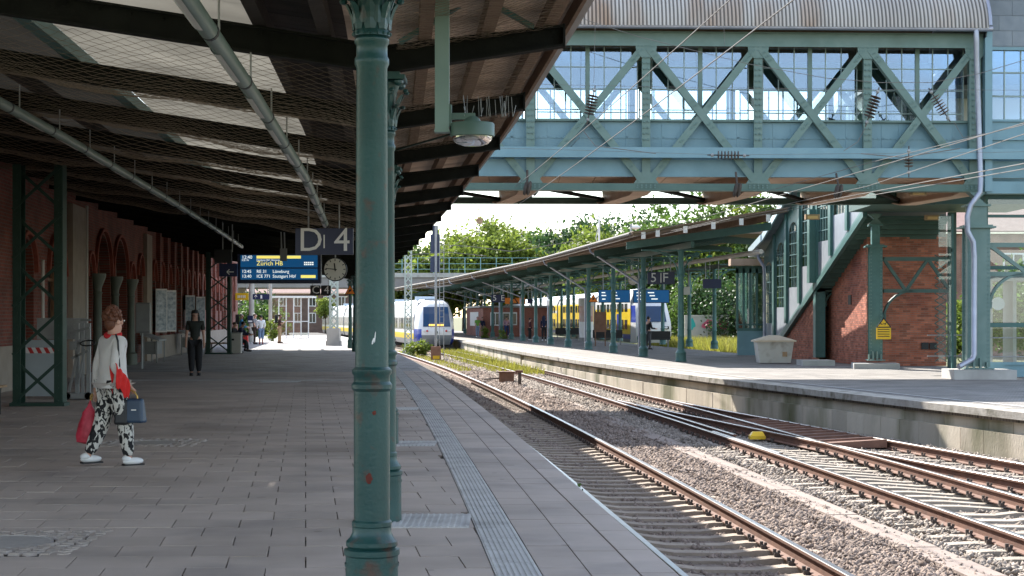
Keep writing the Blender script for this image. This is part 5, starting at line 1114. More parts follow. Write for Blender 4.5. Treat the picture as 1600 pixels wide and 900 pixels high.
# vestibule at the foot of the stairs
YV = 73.3; x0, x1 = P(1152, 0, YV).x, P(1203, 0, YV).x
m = MB(); m.bx(x0, x1, YV, YV + .08, PZ, P(0, 515, YV).z); m.build('plinth_panel', M['bridge_blue'], SH)
m = MB()
for k in range(6): x = x0 + k * (x1 - x0) / 5; m.bx(x - .05, x + .05, YV, YV + .1, P(0, 515, YV).z, 3.7)
m.bx(x0 - .05, x1, YV, YV + .1, 3.5, 3.8); m.bx(x0, x1, YV + .01, YV + .09, 1.2, 1.26); m.bx(x0, x1, YV - .02, YV + .12, P(0, 517, YV).z, P(0, 513, YV).z); m.build('window_frame', TP, SH)
for k in range(5): a_ = x0 + k * (x1 - x0) / 5; m = MB(); m.bx(a_ + .05, a_ + (x1 - x0) / 5 - .05, YV + .04, YV + .05, 1.0, 3.5); m.build('window_pane', bpy.data.materials['stair_glass'], SH)
m = MB(); m.bx(x0 - .35, x1 + .1, YV - .5, YV + .3, 3.82, 4.12); m.build('canopy_beam', M['soffit'], SH)
m = MB(); m.bx(x1 - .1, x1 + .18, YV - .25, YV + .1, PZ, 4.1); m.build('corner_post', TP, SH)

# ------------------------------------------------------------------ canopy on the island platform
def fr(Y): return -.10298 * Y + 12.84
def eo(Y): return np.interp(Y, [60, 90, 100, 114, 134, 160, 190], [-2.2, -2.3, -2.7, -3.45, -4.2, -6.0, -7.5])
IC = thing('platform_canopy', 'long curved canopy on two rows of teal columns over the island platform', 'canopy', (fr(90), 90, PZ))
YI = [60.7, 64, 68, 72, 76, 77.5] + [80 + 4 * k for k in range(27)]
def rz(o, Y): return 4.48 + .139 * (o + 2.2)     # roof underside height by offset from the front row
m = MB(); vs = []; fs = []
for Y in YI:
    o0 = float(eo(Y))
    row = [(fr(Y) + o0, 4.50), (fr(Y) + 3.4, rz(3.4, Y) + .14), (fr(Y) + 3.45, rz(3.4, Y) + .14)] if Y < 77 else [(fr(Y) + o0, 4.50), (fr(Y) + 5.2, rz(5.2, Y) + .14), (fr(Y) + 7.5, rz(5.2, Y) - .08)]
    vs += [(x, Y, z) for x, z in row] + [(x, Y, z + .10) for x, z in row]
for i in range(len(YI) - 1):
    for a_, b_, c_, d_ in ((0, 1, 7, 6), (1, 2, 8, 7), (3, 9, 10, 4), (4, 10, 11, 5), (0, 6, 9, 3), (2, 5, 11, 8)): fs.append((i * 6 + a_, i * 6 + b_, i * 6 + c_, i * 6 + d_))
fs.append((0, 3, 4, 1)); fs.append((1, 4, 5, 2))
m.add(vs, fs); m.build('roof_deck', mat('canopy_boards', (.16, .115, .085), (.22, .165, .125), scale=3, rough=.85, mapscale=(.4, 2, 1)), IC)
m = MB(); pts = [(fr(Y) + float(eo(Y)) - .07, Y, 4.60) for Y in YI]; m.tube(pts, .06, 8); m.build('gutter', mat('old_gutter', (.10, .095, .09), (.15, .14, .13), rough=.7), IC, smooth=True)
m = MB(); m.sweep([(fr(Y) + float(eo(Y)) + .05, Y, 4.50) for Y in YI], rect(.04, .2)); m.build('eaves_board', mat('eaves_paint', (.30, .24, .18), (.38, .31, .24), rough=.8), IC)
for o in (-1.8, -1.28, -.27, .75, 1.77, 2.75, 3.8, 4.8):
    m = MB(); m.sweep([(fr(Y) + o + (float(eo(Y)) + 2.2) * (1 if o < -1 else 0), Y, rz(o, Y) - .1) for Y in YI if o < 3.4 or Y > 77], rect(.13, .23)); m.build('purlin', M['purlin'], IC)
    if o > 3.4: continue
    m = MB(); x = fr(60.7) + o; m.bx(x - .075, x + .075, 60.62, 60.69, rz(o, 0) - .12, rz(o, 0) + .13); m.build('purlin_end', M['white'], IC)
m = MB(); m.prism([(fr(60.6) - 2.25, 60.6, 4.60), (fr(60.6) + 3.45, 60.6, rz(3.45, 0) + .24), (fr(60.6) + 3.45, 60.6, rz(3.45, 0) + .30), (fr(60.6) - 2.25, 60.6, 4.66)][::-1], (0, .12, 0)); m.build('verge_board', M['purlin'], IC)
FC = [62.8 + 7.78 * k for k in range(15)]
# columns: fluted upper shaft, scroll brackets
s = MB(); s.lathe([(.125, .46), (.115, .90), (.125, .92), (.135, .94), (.135, .99), (.118, 1.02), (.105, 2.75), (.125, 2.78), (.13, 2.86), (.10, 2.9), (.095, 3.0), (.12, 3.15), (.145, 3.25), (.12, 3.3), (.105, 3.34), (.10, 4.1), (.13, 4.16), (.13, 4.22)], n=20, cap=False); ish = s.mesh('column', M['far_green'], 35)
s = MB(); s.lathe([(.215, 0), (.215, .05), (.20, .08), (.195, .30), (.205, .32), (.20, .35), (.15, .43), (.125, .46)], n=20); iba = s.mesh('base', M['far_green'], 35)
s = MB()
for sg in (-1, 1):
    pts = [(sg * (.12 + 1.0 * (1 - math.cos(t))), 0, 3.3 + .88 * math.sin(t)) for t in np.linspace(0, math.pi / 2, 9)]; s.tube(pts, .028, 6)
    s.tube([(sg * (.33 + .13 * math.cos(t)), 0, 3.92 + .13 * math.sin(t)) for t in np.linspace(0, 6.2832, 13)], .018, 5)
    s.tube([(sg * (.62 + .07 * math.cos(t)), 0, 4.06 + .07 * math.sin(t)) for t in np.linspace(0, 6.2832, 11)], .014, 5)
    s.tube([(sg * .12, 0, 3.98), (sg * .95, 0, 4.16)], .02, 5)
    s.beam((sg * .1, 0, 4.2), (sg * 1.5, 0, 4.2), .06, .05)
ibr = s.mesh('scroll_bracket', M['far_green'], 40)
def icol(x, Y, label=None):
    o = inst('column', ish, IC, (x, Y, PZ)); inst('base', iba, o, (x, Y, PZ)); inst('scroll_bracket', ibr, o, (x, Y, PZ), .1)
    if label: o['label'] = label
for k, Y in enumerate(FC): icol(fr(Y), Y)
def back(Y): return fr(Y) + 6.9
for Y in [87.9 - 7.78, 87.9] + [94.2 + 7.78 * k for k in range(11)]: icol(back(Y), Y)
for k, Y in enumerate(FC):
    o0 = float(eo(Y)) + .15; m = MB(); m.prism([(fr(Y) + o0, Y - .06, rz(o0, Y) - .38), (fr(Y) + 3.4, Y - .06, rz(3.4, Y) - .42), (fr(Y) + 3.4, Y - .06, rz(3.4, Y) - .12), (fr(Y) + o0, Y - .06, rz(o0, Y) - .11)], (0, .12, 0)) if Y < 77 else m.prism([(fr(Y) + o0, Y - .06, rz(o0, Y) - .38), (fr(Y) + 5.2, Y - .06, rz(5.2, Y) - .46), (fr(Y) + 7.4, Y - .06, rz(5.2, Y) - .6), (fr(Y) + 7.4, Y - .06, rz(5.2, Y) - .34), (fr(Y) + 5.2, Y - .06, rz(5.2, Y) - .12), (fr(Y) + o0, Y - .06, rz(o0, Y) - .11)], (0, .12, 0)); m.build('roof_beam', M['far_green'] if k == 0 else M['dark_green'], IC)  # beams behind the first get darker green in place of the lower light
    if k % 2 == 1 or k == 0:
        m = MB(); xe = fr(Y) + float(eo(Y)); m.tube([(xe - .05, Y + .3, 4.55), (xe + .02, Y + .3, 4.32), (xe + .2, Y + .3, 4.22), (fr(Y) - .2, Y + .2, 3.0), (fr(Y) - .17, Y + .15, 2.75), (fr(Y) - .17, Y + .15, 0)], .045, 8); m.build('downpipe', M['zinc'], IC, smooth=True) if k else None
m = MB(); m.sweep([(fr(Y), Y, 4.10) for Y in YI], rect(.12, .22)); m.build('long_beam', M['dark_green'], IC)
m = MB(); m.sweep([(back(Y), Y, 4.10) for Y in YI], rect(.12, .22)); m.build('long_beam', M['dark_green'], IC)
m = MB(); m.tube([(fr(Y) + 2.5, Y, 3.95) for Y in YI], .09, 8); m.build('light_trunking', M['pale'], IC, smooth=True)
# signs, boards and clock under it
def hung(name, label, cat, px0, px1, py0, py1, Y, m_, top=4.3, group=None, rods=True):
    a, c = panel(px0, px1, py0, py1, Y); t = thing(name, label, cat, ((a.x + c.x) / 2, Y, a.z), group)
    m = MB(); m.bx(a.x, c.x, Y - .06, Y + .06, a.z, c.z); m.build('panel', m_, t)
    if rods: hang_rods(t, [a.x + .15 * (c.x - a.x), c.x - .15 * (c.x - a.x)], Y, c.z, top, .025)
    return t
t = hung('letter_sign', 'navy hanging sign reading 5 and F on the island platform', 'sign', 1012, 1054, 425, 444, 73.5, M['navy'])
for s_, px in (('5', 1021), ('F', 1039.5)): text('letter', s_, .58, (P(px, 434.5, 73.5).x, 73.43, P(0, 434.5, 73.5).z), M['letter'], t)
m = MB(); p = P(1032.5, 434.5, 73.5); m.bx(p.x - .02, p.x + .02, 73.42, 73.44, p.z - .2, p.z + .22); m.build('divider', M['letter'], t)
t = hung('letter_sign', 'small navy hanging sign reading 5 and E before the brick kiosk', 'sign', 768, 789, 460, 472.5, 128, M['navy'], 4.4)
for s_, px in (('5', 773), ('E', 785.5)): text('letter', s_, .62, (P(px, 466, 128).x, 127.92, P(0, 466, 128).z), M['letter'], t)
t = hung('notice_sign', 'orange hanging notice with a black triangle beside the 5 E sign', 'sign', 789, 821, 465.5, 475, 127, M['orange'], 4.4)
p = P(803, 470, 127); m = MB()
for a, c in (((-.32, -.2), (0, .24)), ((0, .24), (.32, -.2)), ((-.32, -.2), (.32, -.2))): m.beam((p.x + a[0], 126.92, p.z + a[1]), (p.x + c[0], 126.92, p.z + c[1]), .01, .07)
m.build('triangle', M['black'], t)
clk2 = clock('pale station clock under the island canopy left of the 5 F sign', 989, 438, 8, 75.5)
for i, (x0, x1, y0, y1) in enumerate(((935, 984.5, 452.5, 473), (989, 1046, 452.5, 473.5))):
    t = hung('departure_board', ('blue departure board under the island canopy clock', 'blue departure board hanging below the 5 F sign')[i], 'departure board', x0, x1, y0, y1, 79 - i, bpy.data.materials['board_casing'], 4.3, 'departure boards on the island platform')
    a, c = panel(x0 + 1, x1 - 1, y0 + 1, y1 - 1, 79 - i); m = MB(); m.bx(a.x, c.x, 78.93 - i, 78.945 - i, a.z, c.z); m.build('screen', M['screen'], t)
    m = MB()
    for (dx, dz, w) in ((.08, .8, .2), (.4, .8, .3), (.08, .55, .25), (.45, .55, .25), (.1, .25, .18), (.5, .28, .3)): m.bx(a.x + dx * (c.x - a.x), a.x + (dx + w * .6) * (c.x - a.x), 78.91 - i, 78.925 - i, a.z + (dz - .04) * (c.z - a.z), a.z + (dz + .04) * (c.z - a.z))
    m.build('text_lines', M['scr_white'], t)
hung('blank_sign', 'plain navy hanging sign in front of the greenery near the stair hall', 'sign', 1098, 1127, 436, 450.5, 84, M['navy'], 4.6)
hung('blank_sign', 'small pale grey board hanging behind the nearest island column', 'sign', 1066, 1078, 448, 460.5, 88, M['pale'], 4.6)
hung('blank_sign', 'tiny dark navy board below the island canopy far left end', 'sign', 824, 832, 467, 474, 120, M['navy'], 4.5)
warn_triangle('orange warning triangle on an island platform column', 927, 466, 15, 84.9)
# yellow high-voltage warning plate on the far pier
Y = 53.9; a, c = panel(1369, 1392, 511, 530, Y); t = thing('warning_plate', 'yellow plate with a black-edged triangle on the far bridge pier', 'warning sign', ((a.x + c.x) / 2, Y, a.z))
m = MB(); m.bx(a.x, c.x, Y - .02, Y, a.z, c.z); m.build('text_plate', M['yellow'], t)
m = MB()
for k in range(4): z = a.z + .08 + k * .075; m.bx(a.x + .05, c.x - .05, Y - .024, Y - .0195, z, z + .022)
m.build('text_lines', M['black'], t)
xm = (a.x + c.x) / 2; z0 = P(0, 512, Y).z; z1 = P(0, 495.5, Y).z; w = (c.x - a.x) / 2 * 1.06
tri = lambda k, dy: [(xm - w * k, Y + dy, z0 + (1 - k) * .14), (xm + w * k, Y + dy, z0 + (1 - k) * .14), (xm, Y + dy, z1 - (1 - k) * .3)]
m = MB(); m.prism(tri(1, -.034), (0, .012, 0)); m.build('border', M['black'], t); m = MB(); m.prism(tri(.76, -.038), (0, .010, 0)); m.build('triangle', M['yellow'], t)
m = MB(); m.beam((xm - .09, Y - .041, z0 + .10), (xm + .07, Y - .041, z0 + .15), .006, .02); m.ball((xm - .09, Y - .041, z0 + .14), (.022, .004, .022), 8, 5); m.beam((xm + .03, Y - .041, z0 + .08), (xm + .10, Y - .041, z0 + .2), .006, .022); m.build('pictogram', M['black'], t)
p = P(1109, 403, 70); t = thing('departure_disc', 'small round green disc on a hanging rod above the plain navy sign', 'disc', p); m = MB(); m.lathe([(0, -.02), (.13, -.02), (.13, .02), (0, .02)], (0, 0, 0), 18, cap=False); m.v = [(p.x + x, p.y + z, p.z + y) for x, y, z in m.v]; m.build('disc', mat('disc_green', (.05, .42, .26), rough=.4), t); m = MB(); m.tube([p, Vector((p.x, p.y, 4.4))], .02, 6); m.tube([p, P(1109, 430, 70)], .02, 6); m.build('rod', M['grey_metal'], t)
# grit bin
g = G(1212, 568, PZ); BI = thing('grit_bin', 'off-white plastic grit bin with hipped lid in front of the stair hall', 'bin', g)
w0, w1, d0, d1, h = .56, .66, .42, .50, .78; bm_ = mat('bin_plastic', (.56, .54, .49), (.62, .60, .55), scale=2, rough=.55, stain=(.36, .32, .26), sscale=2.2, samt=.35)
m = MB(); Y0 = g.y + .5; m.hexa([(g.x - w0, Y0 - d0, PZ + .02), (g.x + w0, Y0 - d0, PZ + .02), (g.x + w0, Y0 + d0, PZ + .02), (g.x - w0, Y0 + d0, PZ + .02)], [(g.x - w1, Y0 - d1, PZ + h), (g.x + w1, Y0 - d1, PZ + h), (g.x + w1, Y0 + d1, PZ + h), (g.x - w1, Y0 + d1, PZ + h)])
for x in (-.5, 0, .5): m.hexa([(g.x + x - .03, Y0 - d0 - .012, PZ + .04), (g.x + x + .03, Y0 - d0 - .012, PZ + .04), (g.x + x + .03, Y0 - d0, PZ + .04), (g.x + x - .03, Y0 - d0, PZ + .04)], [(g.x + x - .03, Y0 - d1 - .012, PZ + h - .03), (g.x + x + .03, Y0 - d1 - .012, PZ + h - .03), (g.x + x + .03, Y0 - d1, PZ + h - .03), (g.x + x - .03, Y0 - d1, PZ + h - .03)])
m.build('body', bm_, BI)
m = MB(); L1 = [(-.74, -.58), (.74, -.58), (.74, .58), (-.74, .58)]; m.hexa([(g.x + x, Y0 + y, PZ + h) for x, y in L1], [(g.x + x, Y0 + y, PZ + h + .06) for x, y in L1]); m.hexa([(g.x + x * .97, Y0 + y * .97, PZ + h + .0605) for x, y in L1], [(g.x + x * .22, Y0 + y * .25, PZ + h + .24) for x, y in L1]); m.build('lid', mat('bin_lid', (.60, .49, .36), (.66, .55, .41), rough=.6), BI)
m = MB(); m.bx(g.x + .25, g.x + .42, Y0 - d1 + .02, Y0 - d1 + .035, PZ + .25, PZ + .42); m.build('sticker', M['wood'], BI)
# ------------------------------------------------------------------ trains
def tx(Y): return edge(Y) + 5.95
TR = thing('regional_train', 'white and blue regional train with yellow side band coming down the middle track', 'train', (tx(119), 119, RAIL))
TW_ = mat('train_white', (.72, .74, .76), (.78, .79, .80), rough=.3); TB = mat('train_blue', (.02, .05, .36), (.03, .07, .42), rough=.3); TY = mat('train_yellow', (.78, .55, .01), (.82, .60, .02), rough=.35); TG = mat('train_grey', (.22, .24, .26), rough=.4); TGL = mat('train_window', (.04, .05, .06), rough=.1); TRF = mat('train_roof', (.50, .58, .66), (.58, .65, .72), rough=.4)
Y0 = 119.0
PROF = [(-1.30, .30), (-1.42, .70), (-1.42, 1.12), (-1.42, 1.35), (-1.42, 2.30), (-1.36, 2.55), (-1.1, 3.35), (-.6, 3.62), (.6, 3.62), (1.1, 3.35), (1.36, 2.55), (1.42, 2.30), (1.42, 1.35), (1.42, 1.12), (1.42, .70), (1.30, .30)]
PM = [2, 3, 0, 4, 0, 0, 1, 1, 1, 0, 0, 4, 0, 3, 2, 2]
mats_tr = [TW_, TRF, TG, TY, mat('window_band', (.30, .31, .32), (.38, .38, .38), rough=.2), TB]
def path(fx, a, c, step=4): n = max(2, int((c - a) / step)); return [(fx(a + (c - a) * k / n), a + (c - a) * k / n, RAIL) for k in range(n + 1)]
for (a, c) in ((Y0 + 2.6, 141), (142, 164), (165, 188), (189, 214)):
    m = MB(); m.sweep(path(tx, a, c), PROF, PM); bd = m.build('car_body', mats_tr, TR, smooth=30)
    y = a + 2
    while y < c - 2:
        d = (tx(y + .1) - tx(y)) / .1; m = MB(); m.beam((tx(y) - 1.43, y, RAIL + 1.83), (tx(y + 1.5) - 1.43, y + 1.5, RAIL + 1.83), .02, .80); m.build('side_window', TGL, bd); y += 2.1
    for y in (a + 3, c - 3):
        m = MB(); m.box((tx(y), y, RAIL + .32), (2.3, 2.6, .62)); m.build('bogie', M['black'], bd)
    m = MB(); m.box((tx(a + 5), a + 5, RAIL + 3.72), (1.5, 3, .28)); m.build('roof_unit', TRF, bd)
    if c < 214: m = MB(); m.sweep(path(tx, c, c + 1, 1), [(-1.2, .5), (1.2, .5), (1.2, 3.2), (-1.2, 3.2)]); m.build('gangway', M['black'], bd)
# nose of the train
zz = [.32, .62, 1.02, 1.45, 1.95, 2.55, 3.15, 3.5]; dd = [.32, .12, .0, .02, .22, .52, .95, 1.5]; hf = [1.12, 1.22, 1.26, 1.25, 1.20, 1.12, 1.0, .75]; hb = [1.3, 1.41, 1.42, 1.42, 1.42, 1.36, 1.15, .72]
m = MB(); vs = []; ms = []; fs = []
for z, d, a, b_ in zip(zz, dd, hf, hb):
    for (x, y) in ((-b_, 2.6), (-(a * .55 + b_ * .45), d + .75), (-a * .86, d + .12), (-a * .45, d), (a * .45, d), (a * .86, d + .12), (a * .55 + b_ * .45, d + .75), (b_, 2.6)): vs.append((tx(Y0 + y) + x, Y0 + y, RAIL + z))
for i in range(7):
    for k in range(7):
        fs.append((i * 8 + k, i * 8 + k + 1, (i + 1) * 8 + k + 1, (i + 1) * 8 + k)); lo = zz[i]
        ms.append((2 if 2 <= k <= 4 else 5) if lo < 1.0 else 5 if (lo < 1.4 and k in (0, 1, 5, 6)) else 0)
fs.append(tuple(range(56, 64))); ms.append(1); m.add(vs, fs, ms); m.build('nose', mats_tr, TR, smooth=50)
def nose(x, z, dy=-.02):
    d = float(np.interp(z, zz, dd)); return (tx(Y0 + d) + x, Y0 + d + dy + .10 * max(0, abs(x) - .55) , RAIL + z)
m = MB(); zs_ = [1.62, 1.95, 2.3, 2.55, 2.85, 3.05]
for z in zs_:
    w = .98 - (z - 1.6) * .06
    m.v += [nose(-w, z, .02), nose(-w * .55, z, -.03), nose(w * .55, z, -.03), nose(w, z, .02)]
m.f = [(i * 4 + k, i * 4 + k + 1, (i + 1) * 4 + k + 1, (i + 1) * 4 + k) for i in range(5) for k in range(3)]; m.m = [0] * 15
m.build('windscreen', mat('windscreen_glass', (.012, .045, .11), (.02, .07, .17), scale=.6, rough=.12), TR)
m = MB()
for k in range(9): x = -.5 + k * .12; p = nose(x, 1.74, -.05); m.box(p, (.09, .02, .13))
m.build('destination_display', emit('amber_leds', (.85, .42, .08), .8), TR)
for x in (-.95, .95): m = MB(); p = nose(x * .95, 1.32, .0); m.ball(p, (.11, .05, .09), 8, 6); m.build('headlight', M['white'], TR); m = MB(); p = nose(x * .72, 1.32, -.02); m.ball(p, (.08, .04, .07), 8, 6); m.build('tail_light', M['red'], TR)
m = MB(); p = nose(0, .62, 0); m.box((p[0], p[1] - .25, p[2]), (.34, .55, .30)); m.ball((p[0], p[1] - .5, p[2]), .16, 8, 6); m.build('coupler', M['mid_grey'], TR)
m = MB(); p = nose(0, .2, 0); m.box((p[0], p[1] + .5, RAIL + .22), (2.4, .5, .24)); m.build('snow_plough', M['black'], TR)
m = MB(); p = nose(0, 1.22, -.03); m.box(p, (.14, .02, .16)); m.build('door_button', M['col_green'], TR)
# yellow double-deck train on the far side of the island platform
def ty(Y): return fr(Y) + 10.9
YT = thing('double_deck_train', 'yellow, white and blue double-deck train behind the island platform columns', 'train', (ty(126), 126, RAIL))
DPF = [(-1.3, .35), (-1.4, .62), (-1.4, .98), (-1.4, 2.7), (-1.4, 2.95), (-1.4, 3.5), (-1.15, 4.1), (-.6, 4.5), (.6, 4.5), (1.15, 4.1), (1.4, 3.5), (1.4, 2.95), (1.4, 2.7), (1.4, .98), (1.4, .62), (1.3, .35)]
LB = mat('train_sky_blue', (.30, .48, .66), (.36, .54, .70), rough=.4)
DY_ = [(128.4, 146, [2, 5, 3, 3, 0, 0, 6, 6, 6, 0, 0, 3, 3, 5, 2, 2]), (147, 171, [2, 5, 3, 3, 3, 0, 6, 6, 6, 0, 3, 3, 3, 5, 2, 2]), (172, 197, [2, 5, 3, 0, 3, 0, 6, 6, 6, 0, 3, 0, 3, 5, 2, 2]), (198, 224, [2, 5, 3, 3, 0, 0, 6, 6, 6, 0, 3, 3, 3, 5, 2, 2]), (225, 250, [2, 5, 3, 0, 0, 0, 6, 6, 6, 0, 3, 3, 3, 5, 2, 2])]
for (a, c, pm) in DY_:
    m = MB(); m.sweep(path(ty, a, c), DPF, pm); bd = m.build('coach_body', mats_tr + [LB], YT, smooth=30)
    y = a + 1.2; k = 0
    while y < c - 2:
        for (z, h) in ((1.72, .75), (3.05, .62)):
            if z < 2 and k % 6 == 2:
                m = MB(); m.beam((ty(y) - 1.415, y, RAIL + 1.6), (ty(y + 1.4) - 1.415, y + 1.4, RAIL + 1.6), .03, 1.9); m.build('door', TY if a > 146 else TB, bd)
            else: m = MB(); m.beam((ty(y) - 1.41, y, RAIL + z), (ty(y + 1.25) - 1.41, y + 1.25, RAIL + z), .03, h); m.build('window', TGL, bd)
        y += 1.75; k += 1
m = MB(); vs = []; rows = ((.35, .5, 1.25), (.98, 0, 1.35), (1.9, .1, 1.33), (3.2, 1.0, 1.2), (4.2, 2.0, .8))
for z, d, w in rows:
    for x, y in ((-1.4 if z < 3.5 else -1.1, 2.4), (-w, d + .25), (-w * .7, d), (w * .7, d), (w, d + .25), (1.4 if z < 3.5 else 1.1, 2.4)): vs.append((ty(126 + y) + x, 126 + y, RAIL + z))
fs = []; ms = []
for i in range(4):
    for k in range(5): fs.append((i * 6 + k, i * 6 + k + 1, (i + 1) * 6 + k + 1, (i + 1) * 6 + k)); ms.append(5 if (i == 2 and k in (0, 4)) else 0)
m.add(vs, fs, ms); m.build('cab', mats_tr, YT, smooth=50)
m = MB(); m.add([(ty(126) - .95, 126.05, RAIL + 1.95), (ty(126) + .95, 126.05, RAIL + 1.95), (ty(127) + .9, 126.9, RAIL + 3.15), (ty(127) - .9, 126.9, RAIL + 3.15)], [(0, 1, 2, 3)]); m.build('windscreen', bpy.data.materials['windscreen_glass'], YT)
for x in (-.9, .9): m = MB(); m.box((ty(126) + x, 125.98, RAIL + 1.5), (.45, .06, .22)); m.build('headlight', M['black'], YT); m = MB(); m.ball((ty(126) + x, 125.94, RAIL + 1.5), (.13, .04, .08), 8, 6); m.build('lamp', M['white'], YT)

# ------------------------------------------------------------------ kiosk, advertising pillar, benches on the island platform
KX, KY = P(755, 0, 142).x, 142; KI = thing('brick_kiosk', 'low red brick kiosk with white windows behind the island columns', 'kiosk', (0, KY, PZ))
kx1 = P(862, 0, KY).x; kx0 = P(729, 0, 158).x
m = MB(); m.add([(KX, KY, PZ), (kx1, KY, PZ), (kx1, KY, 2.35), (KX, KY, 2.35), (kx0, 158, PZ), (kx1 - 1, 158, PZ), (kx1 - 1, 158, 2.35), (kx0, 158, 2.35)], [(0, 1, 2, 3), (4, 0, 3, 7), (1, 5, 6, 2), (3, 2, 6, 7), (5, 4, 7, 6)]); m.build('wall', brick_mat('kiosk_brick', (0, 2), (.33, .09, .055), (.27, .07, .045), (.30, .2, .16)), KI)
m = MB(); m.hexa([(KX - .3, KY - .3, 2.36), (kx1 + .2, KY - .3, 2.36), (kx1, 158.3, 2.36), (kx0 - .3, 158.3, 2.36)], [(KX - .3, KY - .3, 2.52), (kx1 + .2, KY - .3, 2.52), (kx1, 158.3, 2.52), (kx0 - .3, 158.3, 2.52)]); m.build('roof', M['mid_grey'], KI)
for (x0, x1, y0, y1) in ((766, 782, 488, 509), (785, 808, 488, 508)):
    a, c = panel(x0, x1, y0, y1, KY); m = MB(); m.bx(a.x, c.x, KY - .05, KY - .001, a.z, c.z); w = m.build('window_frame', M['white'], KI); m = MB(); n = 2
    for k in range(n): m.bx(a.x + .08 + k * (c.x - a.x - .08) / n, a.x + (k + 1) * (c.x - a.x - .08) / n, KY - .056, KY - .051, a.z + .1, c.z - .1)
    m.build('pane', M['dark_glass'], w)
m = MB(); f = .25; ax, ay, bx_, by = KX + (kx0 - KX) * .25, KY + 16 * .25, KX + (kx0 - KX) * .75, KY + 16 * .75; m.add([(ax - .03, ay, .75), (bx_ - .03, by, .75), (bx_ - .03, by, 2.0), (ax - .03, ay, 2.0)], [(0, 1, 2, 3)]); m.build('window_frame', M['white'], KI)
g = G(916, 533, PZ); t = thing('advertising_pillar', 'round white and red advertising pillar between island columns', 'pillar', g); r = .5
for nm, z0, z1, m_ in (('base', 0, .25, M['mid_grey']), ('lower_poster', .25, 1.35, M['white']), ('upper_poster', 1.35, 2.45, mat('poster_red', (.5, .20, .14), (.62, .58, .54), scale=2.2, rough=.5)), ('cap', 2.45, 3.0, M['pale'])): s = MB(); s.lathe([(r + (.04 if nm in ('base', 'cap') else 0), z0), (r + (.04 if nm in ('base', 'cap') else 0), z1)], g, 20); s.build(nm, m_, t, smooth=40)
def bench(label, px, py, w=1.8):
    g = G(px, py, PZ); t = thing('platform_bench', label, 'bench', g, 'benches on the island platform')
    s = MB(); s.bx(g.x - w / 2, g.x + w / 2, g.y - .02, g.y + .42, PZ + .42, PZ + .47); s.build('seat', M['black'], t); s = MB(); s.bx(g.x - w / 2, g.x + w / 2, g.y + .42, g.y + .47, PZ + .47, PZ + .9); s.build('backrest', M['black'], t)
    for x in (-w / 2 + .15, w / 2 - .15):
        for y in (.05, .4): s = MB(); s.bx(g.x + x - .025, g.x + x + .025, g.y + y - .02, g.y + y + .02, PZ, PZ + .42); s.build('leg', M['mid_grey'], t)
bench('black bench left of the advertising pillar', 892, 532, 2.2); bench('black bench right of the column under the 5 F sign', 1026, 543, 1.6); bench('dark bench beside the advertising pillar right foot', 950, 539, 1.8)
# trolley and waste baskets
g = G(938, 541, PZ); t = thing('timetable_stand', 'brown two-legged timetable stand between island columns', 'stand', g)
for x in (-.28, .28): s = MB(); s.bx(g.x + x - .03, g.x + x + .03, g.y - .03, g.y + .03, PZ, 1.9); s.build('post', M['rust_box'], t)
s = MB(); s.bx(g.x - .34, g.x + .34, g.y - .06, g.y - .031, .7, 1.85); s.build('board', M['rust_box'], t)

# ------------------------------------------------------------------ people
def skin_mesh(V, E, mats_, name, sub=1):
    names = list(V); me = bpy.data.meshes.new(name); me.from_pydata([V[n][0] for n in names], [(names.index(a), names.index(b_)) for a, b_ in E], [])
    o = bpy.data.objects.new('tmp', me); C.objects.link(o); o.modifiers.new('s', 'SKIN'); sb = o.modifiers.new('u', 'SUBSURF'); sb.levels = sub
    for i, n in enumerate(names): r = V[n][1]; d = me.skin_vertices[0].data[i]; d.radius = r if isinstance(r, tuple) else (r, r); d.use_root = (i == 0)
    dg = bpy.context.evaluated_depsgraph_get(); dg.update(); out = bpy.data.meshes.new_from_object(o.evaluated_get(dg)); out.name = name
    bpy.data.objects.remove(o); bpy.data.meshes.remove(me); out.materials.clear(); out.materials.append(mats_); out.polygons.foreach_set('use_smooth', [True] * len(out.polygons)); return out
SKIN = mat('skin', (.50, .27, .19), (.58, .33, .24), scale=20, rough=.55)
def cloth(name, c, c2=None, scale=14): return mat(name, c, c2 or tuple(x * 1.25 for x in c), scale=scale, rough=.85, bump=.25, bscale=35)
HAIRS = {'auburn': mat('hair_auburn', (.10, .032, .015), (.17, .06, .028), scale=40, rough=.5, bump=.5, bscale=90), 'dark': mat('hair_dark', (.012, .01, .008), (.02, .016, .012), scale=40, rough=.5), 'grey': mat('hair_grey', (.32, .30, .28), (.42, .40, .38), scale=40, rough=.6), 'brown': mat('hair_brown', (.06, .035, .02), (.09, .05, .03), scale=40, rough=.5)}
